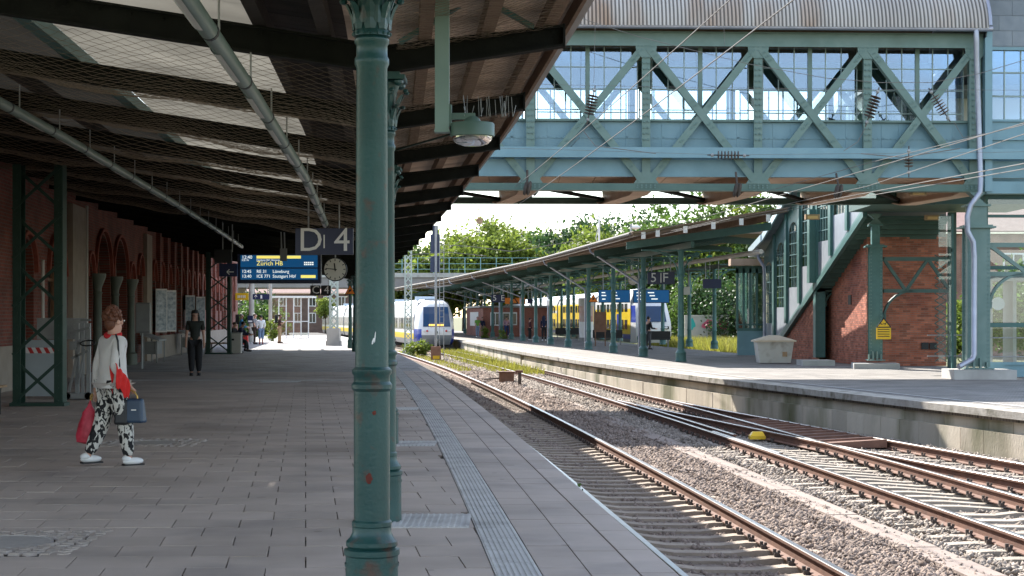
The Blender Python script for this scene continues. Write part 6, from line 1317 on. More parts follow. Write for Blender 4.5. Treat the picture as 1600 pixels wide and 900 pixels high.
def person(label, loc, heading, H, legs, arms, top, bottom, shoe, hair='dark', long_sleeve=True, loose=1.0, skirt=False, lean=0, sub=1, group=None, short_trousers=False, hairdo='short', hat=None):
    t = thing('person', label, 'person', loc, group); t.rotation_euler.z = -R(heading)
    J = {}
    def leg(s, sw, kn):
        sw, kn = R(sw), R(kn); hip = Vector((s * .052, 0, .50)); k = hip + Vector((0, math.sin(sw), -math.cos(sw))) * .240; a = k + Vector((0, math.sin(sw - kn), -math.cos(sw - kn))) * .225; return hip, k, a
    Ls = {s: leg(s, *legs[i]) for i, s in ((0, -1), (1, 1))}; low = min(Ls[-1][2].z, Ls[1][2].z); dz = .038 - low
    up = lambda v: (Vector(v) + Vector((0, 0, dz))) * H
    def sp(y, z, x=0): return up((x, y + (z - .53) * math.tan(R(lean)), z))
    V = {'pelvis': (sp(0, .52), (.078 * H, .062 * H)), 'waist': (sp(0, .60), (.068 * H, .055 * H)), 'chest': (sp(0, .71), (.082 * H, .062 * H)), 'upper': (sp(-.004, .785), (.066 * H, .052 * H)), 'neck': (sp(.002, .845), .030 * H), 'jaw': (sp(.012, .885), (.038 * H, .044 * H)), 'head': (sp(.012, .925), (.046 * H, .055 * H)), 'crown': (sp(.004, .965), (.040 * H, .046 * H)), 'nose': (sp(.072, .908), .010 * H), 'chin': (sp(.050, .872), .018 * H)}
    E = [('pelvis', 'waist'), ('waist', 'chest'), ('chest', 'upper'), ('upper', 'neck'), ('neck', 'jaw'), ('jaw', 'head'), ('head', 'crown'), ('head', 'nose'), ('jaw', 'chin')]
    A = {}
    for i, s in ((0, -1), (1, 1)):
        n = 'L' if s < 0 else 'Rt'; sw, el, ab = arms[i]; sw, el, ab = R(sw), R(el), R(ab)
        sh = sp(0, .800, s * .102); d = Vector((s * math.sin(ab), math.sin(sw) * math.cos(ab), -math.cos(sw) * math.cos(ab))); eb = sh + d * .172 * H
        f = Vector((s * math.sin(ab) * .4 - s * .12 * (el > .6), math.sin(sw + el), -math.cos(sw + el))).normalized(); wr = eb + f * .145 * H; hd = wr + f * .045 * H
        V.update({'sh' + n: (sh, .033 * H), 'el' + n: (eb, .023 * H), 'wr' + n: (wr, (.017 * H, .014 * H)), 'pm' + n: (hd, (.021 * H, .011 * H))}); E += [('upper', 'sh' + n), ('sh' + n, 'el' + n), ('el' + n, 'wr' + n), ('wr' + n, 'pm' + n)]
        side = f.cross(Vector((s, 0, 0))).normalized()
        if side.length < .5: side = Vector((0, 1, 0))
        across = side; inward = Vector((-s, 0, 0))
        for q in range(4):
            base = hd + across * (q - 1.5) * .0095 * H; l = (.036, .042, .040, .032)[q] * H; m1 = base + f * l * .6 + inward * .004 * H; m2 = m1 + (f * .7 + inward * .7).normalized() * l * .55
            V.update({f'f{q}a{n}': (m1, .0058 * H), f'f{q}b{n}': (m2, .005 * H)}); E += [('pm' + n, f'f{q}a{n}'), (f'f{q}a{n}', f'f{q}b{n}')]
        th = wr + f * .018 * H + across * .022 * H + inward * .006 * H; V['th' + n] = (th + f * .018 * H, .0062 * H); E.append(('wr' + n, 'th' + n))
        hip, k, a = [up(v) for v in Ls[s]]; toe = a + Vector((s * .01, .085, -.018)) * H; heel = a + Vector((0, -.012, -.014)) * H
        V.update({'hp' + n: (hip, .052 * H), 'kn' + n: (k, .036 * H), 'cf' + n: (k.lerp(a, .35) + Vector((0, -.008 * H, 0)), .034 * H), 'an' + n: (a, .021 * H), 'to' + n: (toe, (.022 * H, .012 * H))}); E += [('pelvis', 'hp' + n), ('hp' + n, 'kn' + n), ('kn' + n, 'cf' + n), ('cf' + n, 'an' + n), ('an' + n, 'to' + n)]
        A[s] = (sh, eb, wr, hd, hip, k, a, toe)
        m = MB(); m.ball((a.x + s * .004 * H, a.y + .028 * H, a.z - .012 * H), (.029 * H, .072 * H, .026 * H), 12, 8); m.v = [(x, y, max(z, a.z - .030 * H)) for x, y, z in m.v]; m.ball((a.x, a.y - .012 * H, a.z + .006 * H), (.026 * H, .034 * H, .024 * H), 10, 6)
        so_ = m.build('shoe', shoe, None, smooth=60); so_.parent = t
        m = MB(); m.bx(a.x - .024 * H, a.x + .030 * H, a.y - .038 * H, a.y + .095 * H, a.z - .038 * H, a.z - .028 * H); sl_ = m.build('sole', M['black'], None); sl_.parent = so_
    def add(name, me): o = bpy.data.objects.new(name, me); C.objects.link(o); o.parent = t; return o
    add('body', skin_mesh(V, E, SKIN, 'body', sub))
    k_ = 1.16; T = {n: (V[n][0], tuple(r * k_ for r in (V[n][1] if isinstance(V[n][1], tuple) else (V[n][1],) * 2))) for n in ('waist', 'chest', 'upper')}
    T['hem'] = (sp(0, .475 if hairdo == 'bun' else .52), (.108 * H, .092 * H) if hairdo == 'bun' else (.094 * H, .078 * H)); BUN = hairdo == 'bun'
    if BUN: T['waist'] = (T['waist'][0], (.106 * H, .090 * H)); T['chest'] = (T['chest'][0], (.102 * H, .084 * H)); T['hem'] = (sp(0, .478), (.122 * H, .108 * H))
    T = {'waist': T['waist'], 'hem': T['hem'], 'chest': T['chest'], 'upper': T['upper'], 'collar': (sp(.002, .828), .040 * H)}
    if BUN: T['hip'] = (sp(0, .535), (.122 * H, .106 * H))
    TE = ([('hem', 'hip'), ('hip', 'waist')] if BUN else [('hem', 'waist')]) + [('waist', 'chest'), ('chest', 'upper'), ('upper', 'collar')]
    for n in ('L', 'Rt'):
        sh, eb, wr = V['sh' + n][0], V['el' + n][0], V['wr' + n][0]; T['s' + n] = (sh, .040 * H * loose ** .5); TE.append(('upper', 's' + n))
        if long_sleeve: T['e' + n] = (eb, .032 * H * loose ** .5); T['w' + n] = (eb.lerp(wr, .95), .025 * H); TE += [('s' + n, 'e' + n), ('e' + n, 'w' + n)]
        else: T['e' + n] = (sh.lerp(eb, .75), .034 * H); TE.append(('s' + n, 'e' + n))
    add('jacket' if long_sleeve else 'shirt', skin_mesh(T, TE, top, 'top', sub))
    B = {'p': (sp(0, .525), (.084 * H, .068 * H))}; BE = []
    for n in ('L', 'Rt'):
        hp, kn, an = V['hp' + n][0], V['kn' + n][0], V['an' + n][0]; end = .45 if short_trousers else .93
        B.update({'h' + n: (hp, .059 * H * loose ** .4), 'm' + n: (hp.lerp(kn, .55), .052 * H * loose), 'k' + n: (kn, .043 * H * loose), 'c' + n: (kn.lerp(an, .5 * end), .040 * H * loose), 'a' + n: (kn.lerp(an, end), .030 * H * loose ** .3)}); BE += [('p', 'h' + n), ('h' + n, 'm' + n), ('m' + n, 'k' + n), ('k' + n, 'c' + n), ('c' + n, 'a' + n)]
    add('trousers', skin_mesh(B, BE, bottom, 'trousers', sub))
    hd = V['head'][0]; cr = V['crown'][0]; m = MB(); rr = random.Random(5)
    m.ball((hd.x, hd.y - .014 * H, hd.z + .022 * H), (.049 * H, .053 * H, .050 * H), 16, 10)
    if hat: m.v = [(hd.x + (x - hd.x) * .9, hd.y - .008 * H + (y - hd.y) * .85, hd.z + .012 * H + (z - hd.z) * .8) for x, y, z in m.v]
    if hairdo == 'bun':
        m.ball((hd.x, hd.y - .030 * H, hd.z - .018 * H), (.045 * H, .036 * H, .045 * H), 12, 8)
        for k in range(60):
            a_ = rr.uniform(0, 6.28); e_ = rr.uniform(-.2, 1.4); p = Vector((math.cos(a_) * math.cos(e_) * .050, math.sin(a_) * math.cos(e_) * .054 - .012, math.sin(e_) * .052 + .024)) * H
            if p.y > .030 * H and p.z < .03 * H: continue
            m.ball(hd + p, (rr.uniform(.012, .02) * H, rr.uniform(.012, .02) * H, rr.uniform(.012, .02) * H), 7, 5)
        for k in range(26): a_ = rr.uniform(0, 6.28); e_ = rr.uniform(-1, 1.5); m.ball(hd + Vector((math.cos(a_) * math.cos(e_) * .030, math.sin(a_) * math.cos(e_) * .030 - .014, .072 + math.sin(e_) * .022)) * H, .013 * H, 6, 5)
    o = m.build('hair', HAIRS[hair], None, smooth=60); o.parent = t
    for s in (-1, 1):
        m = MB(); m.ball(hd + Vector((s * .018, .0585, .003)) * H, .0055 * H, 6, 5); e_ = m.build('eye', M['white'], None); e_.parent = t; m = MB(); m.ball(hd + Vector((s * .052, .004, -.008)) * H, (.006 * H, .012 * H, .018 * H), 8, 6); e_ = m.build('ear', SKIN, None, smooth=60); e_.parent = t
    m = MB(); m.ball(hd + Vector((0, .058, -.033)) * H, (.014 * H, .004 * H, .004 * H), 8, 5); e_ = m.build('mouth', mat('lips', (.32, .09, .08), rough=.5) if 'lips' not in bpy.data.materials else bpy.data.materials['lips'], None); e_.parent = t
    if hat: m = MB(); m.lathe([(.056 * H, 0), (.057 * H, .02 * H), (.045 * H, .045 * H), (.0, .055 * H)], (hd.x, hd.y - .008 * H, hd.z + .02 * H), 14, cap=False); m.box((hd.x, hd.y + .06 * H, hd.z + .022 * H), (.075 * H, .05 * H, .008 * H)); o = m.build('cap', hat, None, smooth=50); o.parent = t
    bpy.context.view_layer.update(); mw = Matrix.Translation(Vector(loc)) @ Matrix.Rotation(-R(heading), 4, 'Z')
    return t, {k: mw @ v[0] for k, v in V.items()}, mw
def backpack(label, mw, H, m_):
    t = thing('backpack', label, 'backpack', mw @ Vector((0, -.14, .80 * H))); t.rotation_euler.z = mw.to_euler().z
    m = MB(); s_ = [(.20, .0), (.24, .06), (.24, .34), (.19, .46), (.08, .50)]
    vs = []
    for w, z in s_:
        for x, y in ((-w / 2, .02), (w / 2, .02), (w / 2 * .9, -.15), (-w / 2 * .9, -.15)): vs.append((x, y, z - .2))
    m.add(vs, [(i * 4 + k, i * 4 + (k + 1) % 4, (i + 1) * 4 + (k + 1) % 4, (i + 1) * 4 + k) for i in range(4) for k in range(4)] + [(3, 2, 1, 0), (16, 17, 18, 19)]); o = m.build('bag_body', m_, None, smooth=60); o.parent = t
    for x in (-.09, .09): m = MB(); m.tube([(x, .02, .22), (x, .12, .27), (x, .23, .16), (x, .2, -.06), (x, .02, -.15)], .016, 6); o = m.build('strap', m_, None); o.parent = t
    return t
white_j = cloth('white_jacket', (.60, .57, .54), (.68, .65, .62), 5)
cow = mat('animal_print', (.02, .02, .02), rough=.85); nt = cow.node_tree; N, L = nt.nodes, nt.links
tc = N.new('ShaderNodeTexCoord'); mp = N.new('ShaderNodeMapping'); mp.inputs['Scale'].default_value = (1.15, 1.15, .8); nz = N.new('ShaderNodeTexNoise'); nz.inputs['Scale'].default_value = 20; nz.inputs['Detail'].default_value = 1.0; nz.inputs['Distortion'].default_value = .6; rp = N.new('ShaderNodeValToRGB'); rp.color_ramp.interpolation = 'LINEAR'
rp.color_ramp.elements[0].position = .48; rp.color_ramp.elements[0].color = (.012, .012, .014, 1); rp.color_ramp.elements[1].position = .52; rp.color_ramp.elements[1].color = (.62, .60, .55, 1)
L.new(tc.outputs['Object'], mp.inputs[0]); L.new(mp.outputs[0], nz.inputs['Vector']); L.new(nz.outputs['Fac'], rp.inputs[0]); L.new(rp.outputs[0], N['Principled BSDF'].inputs['Base Color'])
wl_ = Vector(((176 - 800) * 17.55 / FPX, 17.55, 0)); HW = 1.66
WO, WJ, WM = person('woman in white jacket and black-and-white print trousers walking with bags', wl_, 52, HW, ((-12, 14), (15, 9)), ((-14, 12, 12), (-16, 58, 8)), white_j, cow, M['white'], 'auburn', True, 1.28, sub=2, hairdo='bun')
m = MB(); nk = WJ['neck']; m.tube([nk + Vector((.072 * math.cos(k * .5236), .078 * math.sin(k * .5236), -.012 + .02 * math.sin(k * .5236))) for k in range(13)], .026, 8)
o = m.build('scarf', cloth('red_scarf', (.50, .015, .02)), None, smooth=60); o.parent = WO; o.matrix_parent_inverse = WM.inverted()
# red garment carried over her right forearm
ea, wa = WJ['elRt'], WJ['wrRt']; t = thing('folded_jacket', 'bright red garment draped over the walking woman forearm', 'jacket', ea.lerp(wa, .5)); m = MB(); rr = random.Random(2); vs = []; nU_, nV_ = 9, 13
dirr = (wa - ea).normalized(); sd = dirr.cross(Vector((0, 0, 1))).normalized()
for i in range(nU_):
    c = ea.lerp(wa, -.05 + .95 * i / (nU_ - 1)) + Vector((0, 0, .03))
    for j in range(nV_):
        a_ = (j / (nV_ - 1) - .5) * 2; arc_ = abs(a_); drop = max(0, arc_ - .22) * (.30 if a_ > 0 else .34) * (1 + .16 * math.sin(i * 1.4 + (a_ > 0)))
        off_ = sd * (math.sin(max(-.22, min(.22, a_)) / .22 * 1.57) * (.06 + .022 * math.sin(i * 2.2 + arc_ * 5))); vs.append(c + off_ + Vector((0, 0, .025 * math.cos(min(.22, arc_) / .22 * 1.57) - drop)))
m.add(vs, [(i * nV_ + j, i * nV_ + j + 1, (i + 1) * nV_ + j + 1, (i + 1) * nV_ + j) for i in range(nU_ - 1) for j in range(nV_ - 1)]); o = m.build('cloth', cloth('red_cloth', (.62, .015, .015), (.75, .03, .025)), t, smooth=60); md = o.modifiers.new('thick', 'SOLIDIFY'); md.thickness = .012; sb_ = o.modifiers.new('sub', 'SUBSURF'); sb_.levels = sb_.render_levels = 1
# handbag from her right hand / shoulder
hb = WJ['pmRt'] + Vector((-.01, -.03, -.015)); t = thing('handbag', 'blue-black leather handbag hanging at the walking woman right side', 'handbag', hb + Vector((0, 0, -.2)))
blu = mat('blue_leather', (.02, .045, .09), (.03, .065, .12), rough=.35); blk = mat('black_leather', (.008, .008, .01), rough=.45)
def bagbody(mb, c, yaw, w, d, h, mi=0):
    cs, sn = math.cos(yaw), math.sin(yaw); q = lambda x, y, z: (c.x + x * cs - y * sn, c.y + x * sn + y * cs, c.z + z)
    mb.hexa([q(-w / 2, -d / 2, 0), q(w / 2, -d / 2, 0), q(w / 2, d / 2, 0), q(-w / 2, d / 2, 0)], [q(-w * .40, -d * .25, h), q(w * .40, -d * .25, h), q(w * .40, d * .25, h), q(-w * .40, d * .25, h)], mi)
m = MB(); bagbody(m, hb + Vector((.05, .0, -.34)), -.35, .24, .12, .26); o = m.build('bag_body', blu, t); bv = o.modifiers.new('b', 'BEVEL'); bv.width = .028; bv.segments = 3
m = MB(); bagbody(m, hb + Vector((-.09, .03, -.36)), -.2, .16, .14, .27); o = m.build('side_pocket', blk, t); bv = o.modifiers.new('b', 'BEVEL'); bv.width = .028; bv.segments = 3
m = MB(); m.tube([hb + Vector((-.02 + .10 * math.cos(a_), -.02, -.09 + .10 * math.sin(a_))) for a_ in np.linspace(math.pi * 1.02, -.06, 9)], .009, 6); m.build('handle', mat('gold_handle', (.55, .36, .10), rough=.35, metal=.8), t)
m = MB(); sh = WJ['shRt']; m.tube([sh + Vector((-.03, -.04, .07)), sh + Vector((.0, -.075, .0)), sh + Vector((.02, -.09, -.25)), hb + Vector((-.12, -.02, -.09))], .011, 6); m.build('strap', blk, t)
m = MB(); p = hb + Vector((.05, -.075, -.20)); m.box(p, (.05, .012, .012)); m.build('clasp', M['white'], t)
# red carrier bag in her left hand
lb_ = WJ['pmL'] + Vector((-.02, -.02, -.05)); t = thing('carrier_bag', 'red patterned carrier bag in the walking woman left hand', 'bag', lb_ + Vector((0, 0, -.45)))
m = MB(); prf = [(.0, 0.), (.02, -.06), (.07, -.13), (.10, -.25), (.125, -.37), (.11, -.44), (.04, -.46)]; vs = []
for w, z in prf:
    for k in range(12): a_ = k * .5236; j = 1 + .10 * math.sin(k * 2.3 + z * 20); vs.append((lb_.x - .03 + (w + .006) * math.cos(a_) * j + z * .06, lb_.y + (w + .006) * .6 * math.sin(a_) * j, lb_.z + z))
m.add(vs, [(i * 12 + k, i * 12 + (k + 1) % 12, (i + 1) * 12 + (k + 1) % 12, (i + 1) * 12 + k) for i in range(6) for k in range(12)] + [tuple(range(83, 71, -1))]); m.build('bag_body', mat('red_bag', (.42, .008, .03), (.62, .05, .09), scale=16, rough=.5), t, smooth=50)
m = MB(); m.tube([lb_ + Vector((-.03, 0, 0)), lb_ + Vector((-.03, .02, .05)), lb_ + Vector((-.01, 0, .07)), lb_ + Vector((0, -.02, .05)), lb_ + Vector((-.02, 0, 0))], .008, 6); m.build('handle', mat('tan_handle', (.45, .28, .08), rough=.6), t)

blackc = cloth('black_cloth', (.012, .012, .014)); darkg = cloth('dark_olive', (.02, .024, .02)); navyc = cloth('navy_cloth', (.012, .018, .05)); stand = ((-3, 2), (4, 3))
def at_ground(px, py, z=0): return G(px, py, z)
_, _, mw = person('man in dark cap and dark clothes standing with a backpack under the canopy', at_ground(305, 587), 172, 1.76, ((-5, 2), (6, 4)), ((4, 14, 8), (4, 18, 8)), darkg, blackc, M['black'], 'dark', False, 1.32, hat=M['black']); backpack('black backpack on the man in the dark cap', mw, 1.76, blackc)
_, _, mw = person('seated person in dark clothes on the bench behind the far lattice pillar', at_ground(341, 553) + Vector((.3, 1.5, 0)), 110, 1.68, ((82, 86), (78, 70)), ((30, 50, 6), (28, 60, 6)), blackc, navyc, M['black'], 'brown', True, 1.1, lean=14)
g = at_ground(341, 553) + Vector((.0, 1.5, 0)); t = thing('waiting_bench', 'wire bench with the seated person beside the far lattice pillar', 'bench', g)
m = MB(); m.bx(g.x - .9, g.x + .5, g.y - .2, g.y + 1.6, .40, .45); m.build('seat', M['wood'], t)
for dy in (-.1, 1.4):
    for dx in (-.8, .4): m = MB(); m.bx(g.x + dx - .03, g.x + dx + .03, g.y + dy - .03, g.y + dy + .03, 0, .40); m.build('leg', M['grey_metal'], t)
g = at_ground(357, 552) + Vector((-.2, 3.5, 0)); person('second seated person in dark clothes bent forward by the grey bin', g, 95, 1.72, ((80, 70), (84, 86)), ((35, 50, 6), (30, 55, 6)), navyc, blackc, M['black'], 'dark', True, 1.1, lean=22)
_, _, mw = person('person in blue shirt with black backpack beside the red suitcase', at_ground(377, 543), 75, 1.74, stand, ((10, 60, 5), (12, 65, 5)), cloth('blue_shirt', (.05, .22, .42)), blackc, M['black'], 'grey', True); backpack('black backpack on the person in the blue shirt', mw, 1.74, blackc)
g = at_ground(382, 541); t = thing('suitcase', 'small red suitcase standing beside the person in the blue shirt', 'suitcase', g); m = MB(); m.bx(g.x - .20, g.x + .20, g.y - .12, g.y + .12, .07, .62); o = m.build('shell', M['red'], t); bv = o.modifiers.new('b', 'BEVEL'); bv.width = .05; bv.segments = 2
for x in (-.14, .14): m = MB(); m.ball((g.x + x, g.y, .035), .035, 6, 5); m.build('wheel', M['black'], t); m = MB(); m.tube([(g.x + x * .6, g.y + .1, .62), (g.x + x * .6, g.y + .1, .85)], .01, 5); m.build('handle_rod', M['grey_metal'], t)
person('man in grey t-shirt and dark trousers facing the person in white', at_ground(398, 537.5), 100, 1.76, stand, ((12, 70, 6), (8, 40, 6)), cloth('grey_shirt', (.20, .20, .22)), cloth('brown_trousers', (.035, .022, .018)), M['black'], 'brown', False)
person('person in white shirt and light blue trousers seen from behind', at_ground(408, 538), -15, 1.66, stand, ((6, 60, 10), (6, 60, 10)), cloth('white_shirt', (.66, .70, .74)), cloth('light_jeans', (.14, .22, .36)), mat('pink_shoe', (.45, .12, .12), rough=.6), 'dark', True, 1.3, short_trousers=True)
_, _, mw = person('person in brown shirt and beige trousers with a black shoulder bag', at_ground(437, 536.5), 80, 1.74, stand, ((0, 20, 4), (20, 110, 4)), cloth('brown_shirt', (.07, .035, .03)), cloth('beige_trousers', (.42, .30, .18)), cloth('brown_shoe', (.10, .06, .04)), 'brown', False); backpack('black bag on the back of the person in beige trousers', mw, 1.74, blackc)
island = 'people waiting on the island platform'
person('person in green shirt and pale jeans on the island platform', at_ground(746, 527, PZ), 160, 1.72, stand, ((5, 30, 6), (5, 30, 6)), cloth('green_shirt', (.16, .34, .05)), cloth('pale_jeans', (.22, .30, .42)), M['white'], 'grey', False, group=island)
person('person in dark clothes just behind the one in the green shirt', at_ground(753.5, 526, PZ), 160, 1.66, stand, ((5, 30, 6), (5, 30, 6)), navyc, cloth('tan_trousers', (.25, .19, .13)), M['black'], 'dark', True, group=island)
person('person in pink checked shirt and blue jeans walking past the kiosk', at_ground(791.5, 526, PZ), 20, 1.78, ((-14, 8), (16, 6)), ((-10, 20, 8), (12, 20, 8)), cloth('pink_shirt', (.50, .30, .36)), cloth('blue_jeans', (.03, .06, .18)), M['white'], 'dark', True, group=island)
_, _, mw = person('person in navy jacket with a backpack between two island columns', at_ground(850, 533, PZ), 10, 1.80, stand, ((5, 15, 6), (5, 15, 6)), navyc, blackc, M['white'], 'dark', True, group=island); backpack('navy backpack on the person between two island columns', mw, 1.8, navyc)
person('person in dark red coat half hidden behind an island column', at_ground(828, 532, PZ), 80, 1.62, stand, ((5, 15, 6), (5, 15, 6)), cloth('wine_coat', (.06, .012, .016)), blackc, M['white'], 'dark', True, 1.2, group=island)
person('person in black standing behind the column under the 5 F sign', at_ground(1013, 546, PZ), 60, 1.72, stand, ((5, 20, 6), (15, 70, 6)), blackc, cloth('grey_trousers', (.06, .06, .065)), M['black'], 'dark', True, group=island)
# ------------------------------------------------------------------ trackside things
g = G(681, 562, -.9); t = thing('signal', 'railway signal with two dark heads on a thin post and rusty box foot', 'signal', g); Y = g.y
m = MB(); m.tube([(g.x, Y, -.9), (g.x, Y, P(0, 352, Y).z)], .07, 8); m.build('post', M['grey_metal'], t)
for (y0, y1, w) in ((366, 395, 15), (400, 425, 15), (352, 366, 9)): a, c = panel(679.5 - w / 2, 679.5 + w / 2, y0, y1, Y); m = MB(); m.bx(a.x, c.x, Y + .12, Y + .42, a.z, c.z); m.build('signal_head', mat('signal_blue', (.035, .05, .10), rough=.5) if 'signal_blue' not in bpy.data.materials else bpy.data.materials['signal_blue'], t)
a, c = panel(673.5, 689, 541, 562, Y); m = MB(); m.bx(a.x, c.x, Y - .35, Y - .08, a.z, c.z); o = m.build('cabinet', M['rust_box'], t); m = MB(); z1 = P(0, 555.5, Y).z; m.bx(a.x + .12, c.x - .06, Y - .365, Y - .352, a.z + .05, z1); m.build('number_plate', M['yellow'], o)
m = MB()
for k in range(14): z = 1.2 + k * .35; m.bx(g.x + .22, g.x + .46, Y - .03, Y, z, z + .03)
for x in (.22, .46): m.tube([(g.x + x, Y - .015, -.9), (g.x + x, Y - .015, 6.2)], .018, 5)
m.build('ladder', M['grey_metal'], t)
def lattice_mast(label, px, pyb, zb, pyt, w, m_):
    g = G(px, pyb, zb); zt = P(0, pyt, g.y).z; t = thing('lattice_mast', label, 'mast', g); h = w / 2
    for x in (-h, h):
        for y in (0, w): m = MB(); m.bx(g.x + x - .035, g.x + x + .035, g.y + y - .035, g.y + y + .035, zb, zt); m.build('leg', m_, t)
    m = MB(); n = int((zt - zb) / (w * 1.1)); hh = (zt - zb) / n
    for k in range(n):
        for y in (0, w): s = 1 if (k + (y > 0)) % 2 else -1; m.beam((g.x - h * s, g.y + y, zb + k * hh), (g.x + h * s, g.y + y, zb + (k + 1) * hh), .03, .045); m.beam((g.x + h * s, g.y + y - .01, zb + k * hh), (g.x - h * s, g.y + y - .01, zb + (k + 1) * hh), .03, .045)
    m.build('lacing', m_, t); m = MB(); m.bx(g.x - h - .2, g.x + h + .2, g.y - .2, g.y + w + .2, zb - .2, zb + .25); m.build('foundation', M['concrete'], t); return g, zt
mg = mat('mast_paint', (.40, .46, .42), (.47, .53, .49), rough=.6)
lattice_mast('pale green lattice catenary mast beside the white train', 637.5, 553, -.9, 352, .42, mg)
g2, _ = lattice_mast('pale lattice mast on a concrete block at the sunlit end of the near platform', 521, 540, 0, 400, .40, mg)
m = MB(); m.bx(g2.x - .34, g2.x + .34, g2.y - .3, g2.y + .6, 0, .95); o = m.build('concrete_block', M['concrete'], None); tag(o, 'whitish concrete block round the foot of the pale lattice mast', 'concrete block')
for (px, py, w, label) in ((393, 534, .36, 'thick grey concrete catenary mast behind the person in the blue shirt'), (422.5, 532, .24, 'slim grey steel mast between the two groups of people')):
    g = G(px, py, 0); t = thing('catenary_mast', label, 'mast', g); m = MB(); m.lathe([(w * .62, 0), (w * .58, .3), (w * .5, .31), (w * .42, 7.5)], g, 12); m.build('shaft', M['concrete'], t, smooth=40)
    m = MB(); m.tube([(g.x, g.y, 5.6), (g.x + 3.4, g.y, 6.3)], .04, 6); m.tube([(g.x, g.y, 6.8), (g.x + 3.2, g.y, 6.3)], .03, 6); m.build('cantilever', M['grey_metal'], t)
for (label, px0, px1, py0, py1, Y, m_, cat) in (('yellow hanging sign at the sunlit end of the near platform', 368, 388, 458, 469, 88, M['yellow'], 'sign'), ('navy hanging direction sign beside the yellow sign', 395, 421, 459.5, 468, 96, M['navy'], 'sign')):
    a, c = panel(px0, px1, py0, py1, Y); t = thing('hanging_sign', label, cat, ((a.x + c.x) / 2, Y, a.z)); m = MB(); m.bx(a.x, c.x, Y - .05, Y + .05, a.z, c.z); m.build('panel', m_, t); hang_rods(t, [a.x + .1, c.x - .1], Y, c.z, c.z + 1.3, .02)
    m = MB(); xm = (a.x + c.x) / 2; zm = (a.z + c.z) / 2
    if m_ is M['navy']: m.beam((a.x + .18, Y - .06, zm - .1), (a.x + .18, Y - .06, zm + .1), .01, .03); m.beam((a.x + .18, Y - .06, zm + .1), (a.x + .1, Y - .06, zm), .01, .03); m.beam((a.x + .18, Y - .06, zm + .1), (a.x + .26, Y - .06, zm), .01, .03); m.bx(a.x + .45, a.x + .55, Y - .065, Y - .05, zm - .1, zm + .1)
    else:
        for k in range(5): m.bx(a.x + .12 + k * .09, a.x + .17 + k * .09, Y - .065, Y - .05, zm - .07, zm + .07)
    m.build('lettering', M['letter'], t)
a, c = panel(387, 395.5, 493, 505, 97); t = thing('timetable_case', 'small navy timetable case between the person in blue and the grey t-shirt man', 'display case', ((a.x + c.x) / 2, 97, 0)); m = MB(); m.bx(a.x, c.x, 96.95, 97.05, a.z, c.z); m.build('case', M['navy'], t); m = MB(); m.bx(a.x + .04, c.x - .04, 96.935, 96.949, a.z + .06, a.z + .16); m.build('label_strip', M['letter'], t); m = MB(); m.tube([((a.x + c.x) / 2, 97, 0), ((a.x + c.x) / 2, 97, a.z)], .03, 6); m.build('post', M['grey_metal'], t)
# glazed shelter at the end of the near platform
Y = 124; x0, x1 = P(424, 0, Y).x, P(482, 0, Y).x; t = thing('glass_shelter', 'tall glazed screen with thin white frames at the end of the near platform', 'shelter', ((x0 + x1) / 2, Y, 0))
n = 5
for k in range(n + 1): x = x0 + k * (x1 - x0) / n; m = MB(); m.bx(x - .035, x + .035, Y - .04, Y + .04, 0, 3.0); m.build('post', M['white'], t)
for k in range(n): a_ = x0 + k * (x1 - x0) / n; m = MB(); m.bx(a_ + .04, a_ + (x1 - x0) / n - .04, Y - .006, Y + .006, .15, 2.9); m.build('pane', M['clear'], t)
m = MB(); m.bx(x0 - .3, x1 + .3, Y - .4, Y + 2.5, 3.0, 3.12); m.bx(x0, x1, Y - .05, Y + .05, 1.2, 1.26); m.build('roof', M['white'], t)
# far house behind the tracks
H0 = 262; hx0, hx1 = -47, -14; t = thing('brick_house', 'brown brick house with white windows far behind the near platform', 'house', ((hx0 + hx1) / 2, H0, -1)); m = MB(); m.bx(hx0, hx1, H0, H0 + 12, -1.2, 5.2); m.build('wall', brick_mat('house_brick', (0, 2), (.16, .085, .065), (.20, .11, .085), (.2, .16, .14)), t)
m = MB(); m.prism([(hx0 - .5, H0 - .5, 5.2), (hx1 + .5, H0 - .5, 5.2), (hx1 + .5, H0 + 6, 9), (hx0 - .5, H0 + 6, 9)], (0, 0, .15)); m.build('roof', mat('pinkish_tiles', (.40, .26, .22), (.48, .32, .27), rough=.85), t)
for k in range(14):
    for z in (.6, 3.2): x = hx0 + 1.2 + k * 2.3; m = MB(); m.bx(x, x + 1.15, H0 - .08, H0 - .001, z, z + 1.6); w = m.build('window', M['white'], t); m = MB(); m.bx(x + .12, x + .53, H0 - .09, H0 - .081, z + .12, z + 1.48); m.bx(x + .62, x + 1.03, H0 - .09, H0 - .081, z + .12, z + 1.48); m.build('pane', M['dark_glass'], w)
# buildings and bushes beyond the lift tower
BH = 118; t = thing('brick_house', 'red brick house with white windows seen through the lift tower glass', 'house', (36, BH, -1)); m = MB(); m.bx(28, 58, BH, BH + 12, -1.2, 7.5); m.build('wall', brick_mat('house_brick_red', (0, 2), (.30, .12, .09), (.34, .15, .11), (.3, .25, .2)), t)
m = MB(); m.prism([(27.5, BH - .5, 7.5), (58.5, BH - .5, 7.5), (58.5, BH + 6, 11.5), (27.5, BH + 6, 11.5)], (0, 0, .15)); m.build('roof', bpy.data.materials['pinkish_tiles'], t)
for k in range(10):
    for z in (1.0, 4.2): x = 29 + k * 2.9; m = MB(); m.bx(x, x + 1.5, BH - .08, BH - .001, z, z + 1.9); w = m.build('window', M['white'], t); m = MB(); m.bx(x + .12, x + .7, BH - .09, BH - .081, z + .12, z + 1.78); m.bx(x + .8, x + 1.38, BH - .09, BH - .081, z + .12, z + 1.78); m.build('pane', M['dark_glass'], w)
